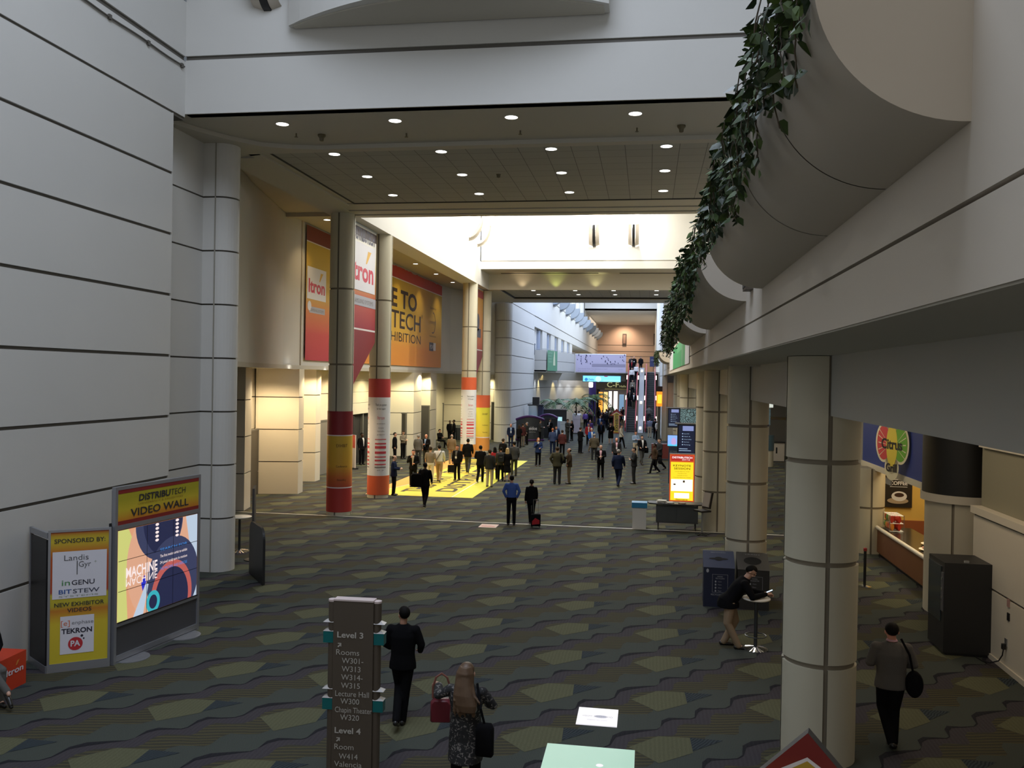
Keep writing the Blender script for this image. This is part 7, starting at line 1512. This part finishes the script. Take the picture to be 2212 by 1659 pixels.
P(1057, 1052, 172, 'stand', 'person in a short black jacket and khaki trousers at the yellow mat edge', tc='char', bc='beige', hair='n', h=1.80)
P(1068, 1036, 200, 'girl', 'person with black hair and a red top half hidden behind the khaki trousers', tc='red', bc='black', hair='k', hk='long', h=1.68)
t = P(1081, 1039, 190, 'stand', 'person with a grey backpack and badge among the group right of the mat', tc='dkgrey', bc='black', hair='k', h=1.72)
bag(t, (0, .20, 1.20), 'dark grey round backpack in the group right of the yellow mat', (.32, .18, .44), 'char', None, 'backpack', rz=PI)
P(1095, 1040, 185, 'girl', 'person with long blond hair and a black dress right of the yellow mat', tc='black', bc='black', bottom='skirt', hair='l', hk='long', h=1.70)
P(1110, 1028, 205, 'stand', 'tall person in a grey-green jacket behind the blond one', tc='dkgrey', bc='olive', hair='k', h=1.84)
P(1086, 1016, 150, 'stand', 'person in black partly hidden in the middle of the group by the mat', tc='black', bc='black', hair='n', h=1.80)
P(1037, 972, 10, 'stand', 'person in a beige jacket over white shirt leaning by the yellow-wrapped column', tc='beige', bc='char', shirt='white', skin='d', hk='none', h=1.80)
P(1103, 967, 10, 'stand', 'person in a dark suit and light blue shirt with badge by the far pilaster', tc='navy', bc='navy', shirt='sky', badge=True, skin='d', hk='none', h=1.80)
P(1121, 968, 160, 'girl', 'person with long brown hair and black clothes, left of the leidos booth', tc='black', bc='black', hair='n', hk='long', h=1.74)
P(1129, 965, 150, 'stand', 'person in grey trousers and dark red top in the group left of the leidos booth', tc='maroon', bc='taupe', hair='n', h=1.78)
P(1138, 961, -60, 'point', 'grey-haired person in a dark jacket reaching toward the leidos booth', tc='char', bc='black', hair='g', h=1.78)
t = P(1162, 1007, 20, 'sip', 'red-haired person in a blue vest holding a white cup in the open floor', tc='dkblue', bc='black', hair='r', hk='long', h=1.70)
c_ = thing('cup', 'white paper cup held by the red-haired person', 'cup', tuple(wpt(t, (-.07, -.27, 1.44)))); mb = MB(); mb.lathe([(.03, -.06), (.042, .06)], seg=12); mb.build('body', WHITE, c_, smooth=40)
P(1193, 980, 178, 'stand', 'person in a bright navy suit seen from behind near the leidos booth', tc=mat('suit_navy_bright', (.018, .035, .10), .8), bc='navy', skin='d', hair='r', h=1.78)
P(1201, 974, 15, 'stand', 'person in a dark suit facing the camera behind the bright navy suit', tc='navy', bc='black', shirt='sky', skin='d', h=1.80)
P(1214, 986, 176, 'stand', 'person in a dark maroon jacket seen from behind', tc='maroon', bc='black', hair='n', h=1.78)
t = P(1203, 1046, 172, 'pocket', 'person in an olive-grey jacket with a strap bag, talking with a shorter one', tc='olive', bc='char', hair='n', h=1.86, wide=1.08)
bag(t, (-.24, .0, 1.15), 'dark bag with a pale yellow strap at the elbow of the olive jacket', (.30, .16, .34), 'black', [(-.2, .08, 1.3), (-.12, .12, 1.48)])
P(1229, 1045, -80, 'point', 'person in a brown jacket and tan trousers gesturing with one hand', tc='brown', bc=mat('tan_dark', (.15, .11, .06), .8), skin='b', hair='n', hk='thin', h=1.78)
P(1225, 956, 60, 'phone', 'tall person in a grey-green suit writing beside a person in black', tc='dkgrey', bc='dkgrey', hair='n', h=1.92)
P(1235, 952, -50, 'girl', 'slim person in black with arms folded facing the tall grey suit', tc='black', bc='black', hair='k', hk='long', h=1.70)
P(1253, 979, 130, 'phone', 'broad person in a black suit turned away, reading, mid hall', tc='black', bc='black', hair='n', h=1.82, wide=1.1)
P(1277, 978, 20, 'walk', 'person in a white and blue jacket walking through the crowd', tc='royal', bc='beige', shirt='white', hair='w', h=1.76)
P(1283, 995, 178, 'stand', 'broad person in an olive-brown coat seen from behind', tc=mat('coat_olive_brown', (.06, .048, .028), .85), bc='char', hair='g', h=1.74, wide=1.12)
P(1297, 1035, 0, 'phone', 'bald person with glasses and a lanyard in a black suit facing the camera', tc='black', bc='black', shirt='pink', badge=True, hk='none', skin='a', h=1.80)
P(1298, 958, 5, 'stand', 'person in a dark blue shirt and open black jacket facing the camera', tc='black', bc='black', shirt='dkblue', skin='b', h=1.80)
P(1319, 959, 0, 'sip', 'person in a long black dress holding one hand to the chest', tc='black', bc='black', bottom='skirt', top='coat', hair='n', hk='long', h=1.72, wide=1.1)
P(1331, 1010, 5, 'stand', 'bald person with a pink shirt and dark jacket facing the camera', tc='char', bc='black', shirt='pink', badge=True, hk='none', skin='d', h=1.78)
P(1341, 968, 75, 'walk', 'person in a cream jacket and black trousers striding right', tc='cream', bc='black', hair='n', h=1.78)
P(1335, 1052, 165, 'walk', 'person in a navy suit striding away in the open floor', tc='navy', bc='navy', hair='g', h=1.84, wide=1.06)
P(1369, 1045, -80, 'cross', 'person in a charcoal suit standing in profile with arms folded', tc='char', bc='char', hair='k', h=1.84)
P(1372, 989, 35, 'cross', 'person in a light blue shirt with crossed arms', top='shirt', tc='sky', bc='beige', skin='d', hair='n', h=1.80)
t = P(1386, 1004, 20, 'walkb', 'person in a black suit and white shirt beside the crossed blue arms', tc='black', bc='dkgrey', shirt='white', hair='k', h=1.82)
bag(t, (.24, .10, .85), 'black soft case hanging by the hip of the black suit near the crossed blue arms', (.40, .14, .34), 'black', [(.22, .08, 1.0), (.14, .05, 1.5)])
t = P(1413, 1023, -75, 'walk', 'person in a brown coat walking left with an outstretched hand', tc='brown', bc='black', skin='c', hair='k', hk='bun', h=1.70, custom=None)
bag(t, (.10, .30, .75), 'black tote bag carried by the person in the brown coat', (.40, .14, .36), 'black', [(.10, .25, .95), (.16, .1, 1.35)], 'tote_bag')
P(1424, 1016, -60, 'walkb', 'person in a dark grey jacket walking behind the brown coat', tc='char', bc='black', hair='k', h=1.86)
P(1419, 951, 60, 'stand', 'person in a white cap and white shirt with dark vest by the escalator lobby', top='shirt', tc='white', bc='black', hair='w', h=1.76)
P(1415, 948, 150, 'stand', 'person in black beside the white cap', tc='black', bc='black', skin='c', hair='k', h=1.84)
P(1403, 945, 170, 'stand', 'person in a blue-grey shirt and pale trousers walking toward the escalators', top='shirt', tc=mat('cloth_blue_grey', (.16, .18, .27), .8), bc='beige', hair='n', h=1.78)
P(1250, 924, 165, 'point', 'person in a white shirt gesturing beside the pale poster board', top='shirt', tc='white', bc='char', hair='k', h=1.80)
P(1264, 926, 190, 'stand', 'person in a mauve shirt beside the one in the white shirt', top='shirt', tc='purple', bc='black', hair='n', h=1.80)
P(1276, 918, 10, 'cross', 'person in a pink shirt looking down, mid distance', top='shirt', tc='pink', bc='black', hair='k', h=1.80)
P(1274, 952, 15, 'stand', 'person in a purple shirt near the crowd centre', top='shirt', tc='purple', bc='char', skin='d', hk='none', h=1.76)
P(1271, 962, 5, 'stand', 'person in a red jacket with a white badge', tc='red', bc='black', badge=True, shirt='white', hair='n', h=1.74)
P(1296, 938, 0, 'stand', 'person in a blue tie and dark suit, far centre', tc='navy', bc='black', shirt='sky', hair='k', h=1.76)
P(1166, 955, 100, 'phone', 'person in a grey-brown jacket at the leidos booth counter', tc='dkgrey', bc='black', hair='n', h=1.80)
P(1188, 950, -30, 'phone', 'person in a dark suit holding papers at the leidos booth', tc='black', bc='black', shirt='white', hair='n', h=1.78)
P(781, 1004, 60, 'stand', 'tall dark-skinned person in a black suit beside the easel in the doorway', tc='black', bc='black', shirt='white', skin='c', hair='k', h=1.88)
P(852, 1000, 95, 'stand', 'person in black half hidden behind the second wrapped column', tc='black', bc='black', hair='k', h=1.84)
t = person((8.1, 23.7), 180, 'stand', 'food worker in a white shirt behind the lit counter', top='shirt', tc='white', bc='black', skin='c', hair='k', h=1.64)
P(1215, 925, 150, 'stand', 'person in black by the dark booth wall, nearer the standees', tc='black', bc='black', hair='g', h=1.75)
# escalator riders and people upstairs
def esc_pt(k, x): y = EB + 1 + (ET - EB - 1) * (k - .02); return (x, y), RISE * k
riders = [(.40, -1.85, 'left of the lowest pair on the escalator, in a dark suit', dict(tc='black', shirt='grey', h=1.78)), (.37, -1.42, 'right of the lowest pair on the escalator, in a black jacket with pale strap', dict(tc='black', bc='olive', shirt='white', h=1.74)),
          (.56, -1.62, 'person in a beige shirt with a badge in the middle of the escalator', dict(top='shirt', tc='taupe', badge=True, h=1.74)), (.78, -1.75, 'person in a pale lilac shirt and tie near the top of the escalator', dict(top='shirt', tc='white', badge=True, h=1.78)), (.86, -1.30, 'person in white higher up on the escalator', dict(top='shirt', tc='white', h=1.7)), (.93, -1.8, 'person in black and red at the escalator head', dict(tc='black', shirt='red', h=1.76))]
for k, x, lab, kw in riders:
    n = 28; st = max(1, round(k * n)); y = EB + 1 + (ET - EB - 1) * (st - .45) / n; kw.setdefault('bc', 'black')
    person((x, y), 0, 'stand', ('person, ' if not lab.startswith('person') else '') + lab, z=RISE * st / n, **kw)
t = person((.15, EB + 1 + (ET - EB - 1) * 3.55 / 28), 175, 'pocket', 'person in a grey shirt riding up the right escalator', top='shirt', tc='grey', bc='char', hair='n', h=1.78, z=RISE * 4 / 28)
for (x, y, face, lab, kw) in ((-3.35, 98.3, -70, 'person in a dark blue jacket leaning on the footbridge rail', dict(tc='navy')), (-2.9, 98.4, 30, 'person in a white jacket on the footbridge beside the dark blue jacket', dict(tc='white', shirt='white')), (-1.6, 99.2, 0, 'bald person in black with a badge above the escalator head', dict(tc='black', badge=True, hk='none')), (-.85, 99.3, 10, 'person with long dark hair in black above the escalator head', dict(tc='black', hk='long', hair='k')),
      (-7.6, 98.6, 80, 'person with only the head above the footbridge rail, left', dict(tc='char', h=1.72)), (-6.3, 98.7, -60, 'person with only the head above the footbridge rail, right', dict(tc='char', h=1.66)), (-1.95, 100.2, 5, 'person in dark clothes behind the bald one upstairs', dict(tc='char', bc='black'))):
    kw.setdefault('bc', 'black'); person((x, y), face, 'stand', lab, z=6.1, **kw)
# the distant crowd under the footbridge
rnd = random.Random(21); spots = []; taken = [(o.location.x, o.location.y) for o in bpy.data.objects if o.get('category') in ('person', 'palm', 'booth', 'standee', 'light box')]
cands = []
for q in range(900):
    px = rnd.uniform(1222, 1345); py = rnd.uniform(868, 926)
    if px < 1250 and py > 905: continue
    cands.append((px, py))
for px, py in cands:
    x, y = G(px, py)
    if y < 84 or y > 150 or (x > -2.9 and y > 82) or x < -10.0 or (y > 94 and x < -8.8) or (y > 99 and x < -7.2) or (y > 104 and x < -6.0): continue
    if any(math.hypot(x - a, y - b) < 1.15 for a, b in spots + taken): continue
    if abs(x + 6) < 1.0 and abs(y - 97.5) < 1.3: continue
    if abs(x + 6.35) < .9 and abs(y - 101) < .9: continue
    if abs(x + 2.75) < .9 and abs(y - 84.6) < .8: continue
    if abs(y - 118) < 1: continue
    if abs(x + 6.25) < .6 and abs(y - 105) < .6: continue
    spots.append((x, y))
    if len(spots) >= 46: break
pn_ = ['stand', 'walk', 'walkb', 'phone', 'pocket', 'girl']
for k, (x, y) in enumerate(spots):
    tc = rnd.choice(['black', 'black', 'black', 'char', 'navy', 'char', 'brown', 'dkgrey', 'olive', 'maroon', 'white', 'taupe']) ; pn = rnd.choice(pn_)
    word = {'black': 'black', 'char': 'dark', 'navy': 'navy', 'brown': 'brown', 'dkgrey': 'grey', 'olive': 'olive', 'maroon': 'maroon', 'white': 'white', 'taupe': 'beige'}[tc]
    person((x, y), rnd.uniform(-60, 60) + rnd.choice((0, 0, 180)), pn, 'person in %s clothes in the distant crowd below the footbridge' % word, tc=tc, bc=rnd.choice(('black', 'black', 'char', 'navy')), shirt=rnd.choice((None, 'white', 'sky', None)) if pn != 'girl' else None, skin=rnd.choice('aabcd'), hair=rnd.choice('knkg'), hk='long' if pn == 'girl' else 'short', h=rnd.uniform(1.66, 1.86), group='distant crowd below the footbridge')
t = person((-7.55, 92.0), 175, 'stand', 'person in a black and white striped top beside the palms', top='shirt', tc='white', bc='black', skin='c', hair='k', h=1.84)
for z_ in (1.08, 1.20, 1.32): mb = MB(); mb.lathe([(.20, z_), (.205, z_ + .05)], seg=18, caps=False); o = mb.build('stripe', cloth('black'), t); o.scale = (1, .68, 1)
for o in bpy.data.objects:
    if '_s' in o: del o['_s']
# pieces fixed to a part hang under that part
HOST = {'header_stripe': 'header_panel', 'header_lettering': 'header_panel', 'subheading': 'header_panel', 'screen_joint': 'screen', 'logo_box': 'front_panel', 'heading_lettering': 'front_panel', 'sponsor_name': ('front_panel', 'white_wrap'),
        'sponsor_heading': 'white_wrap', 'sponsor_logo': ('white_wrap', 'printed_cloth'), 'grey_stripe': 'printed_cloth', 'header_print': 'printed_cloth', 'lettering': ('lit_face', 'printed_cloth', 'yellow_arrow', 'white_cloth', 'green_cloth', 'cloth', 'body', 'panel', 'sheet', 'amber_wrap', 'yellow_wrap', 'yellow_sheet', 'pedestal', 'cream_border'),
        'white_outline': 'front_print', 'opening': 'lid', 'lid_lettering': 'lid', 'front_lettering': 'body', 'foot_ring': 'pole', 'badge': ('jacket', 'shirt'), 'light_green_block': 'green_field', 'bottle_shape': 'green_cloth', 'figure_print': 'cloth', 'white_bar': 'green_field', 'print': ('frame', 'board'), 'image': 'frame', 'yellow_center': 'lit_face', 'fruit_slice': 'cream_border', 'eyes': None, 'zip': 'body', 'clasp': 'body', 'patch': 'body', 'control_panel': 'cabinet', 'button': 'cabinet', 'window': 'cabinet', 'base_logo': 'cabinet', 'front_print': 'shell', 'back_cushion': 'backrest', 'soil': 'shell'}
base_ = lambda n: n.rsplit('.', 1)[0] if n[-3:].isdigit() else n
for t in [o for o in bpy.data.objects if o.parent is None and o.get('category')]:
    ch = list(t.children); by = {}
    for c in ch: by.setdefault(base_(c.name), c)
    for c in ch:
        hs = HOST.get(base_(c.name))
        if not hs or c.type != 'MESH': continue
        for h_ in ((hs,) if isinstance(hs, str) else hs):
            if h_ in by and by[h_] is not c and by[h_].parent == t and not by[h_].location.length: c.parent = by[h_]; break
# the lettering and clothes meshes made above carry their own slots; nothing else to do
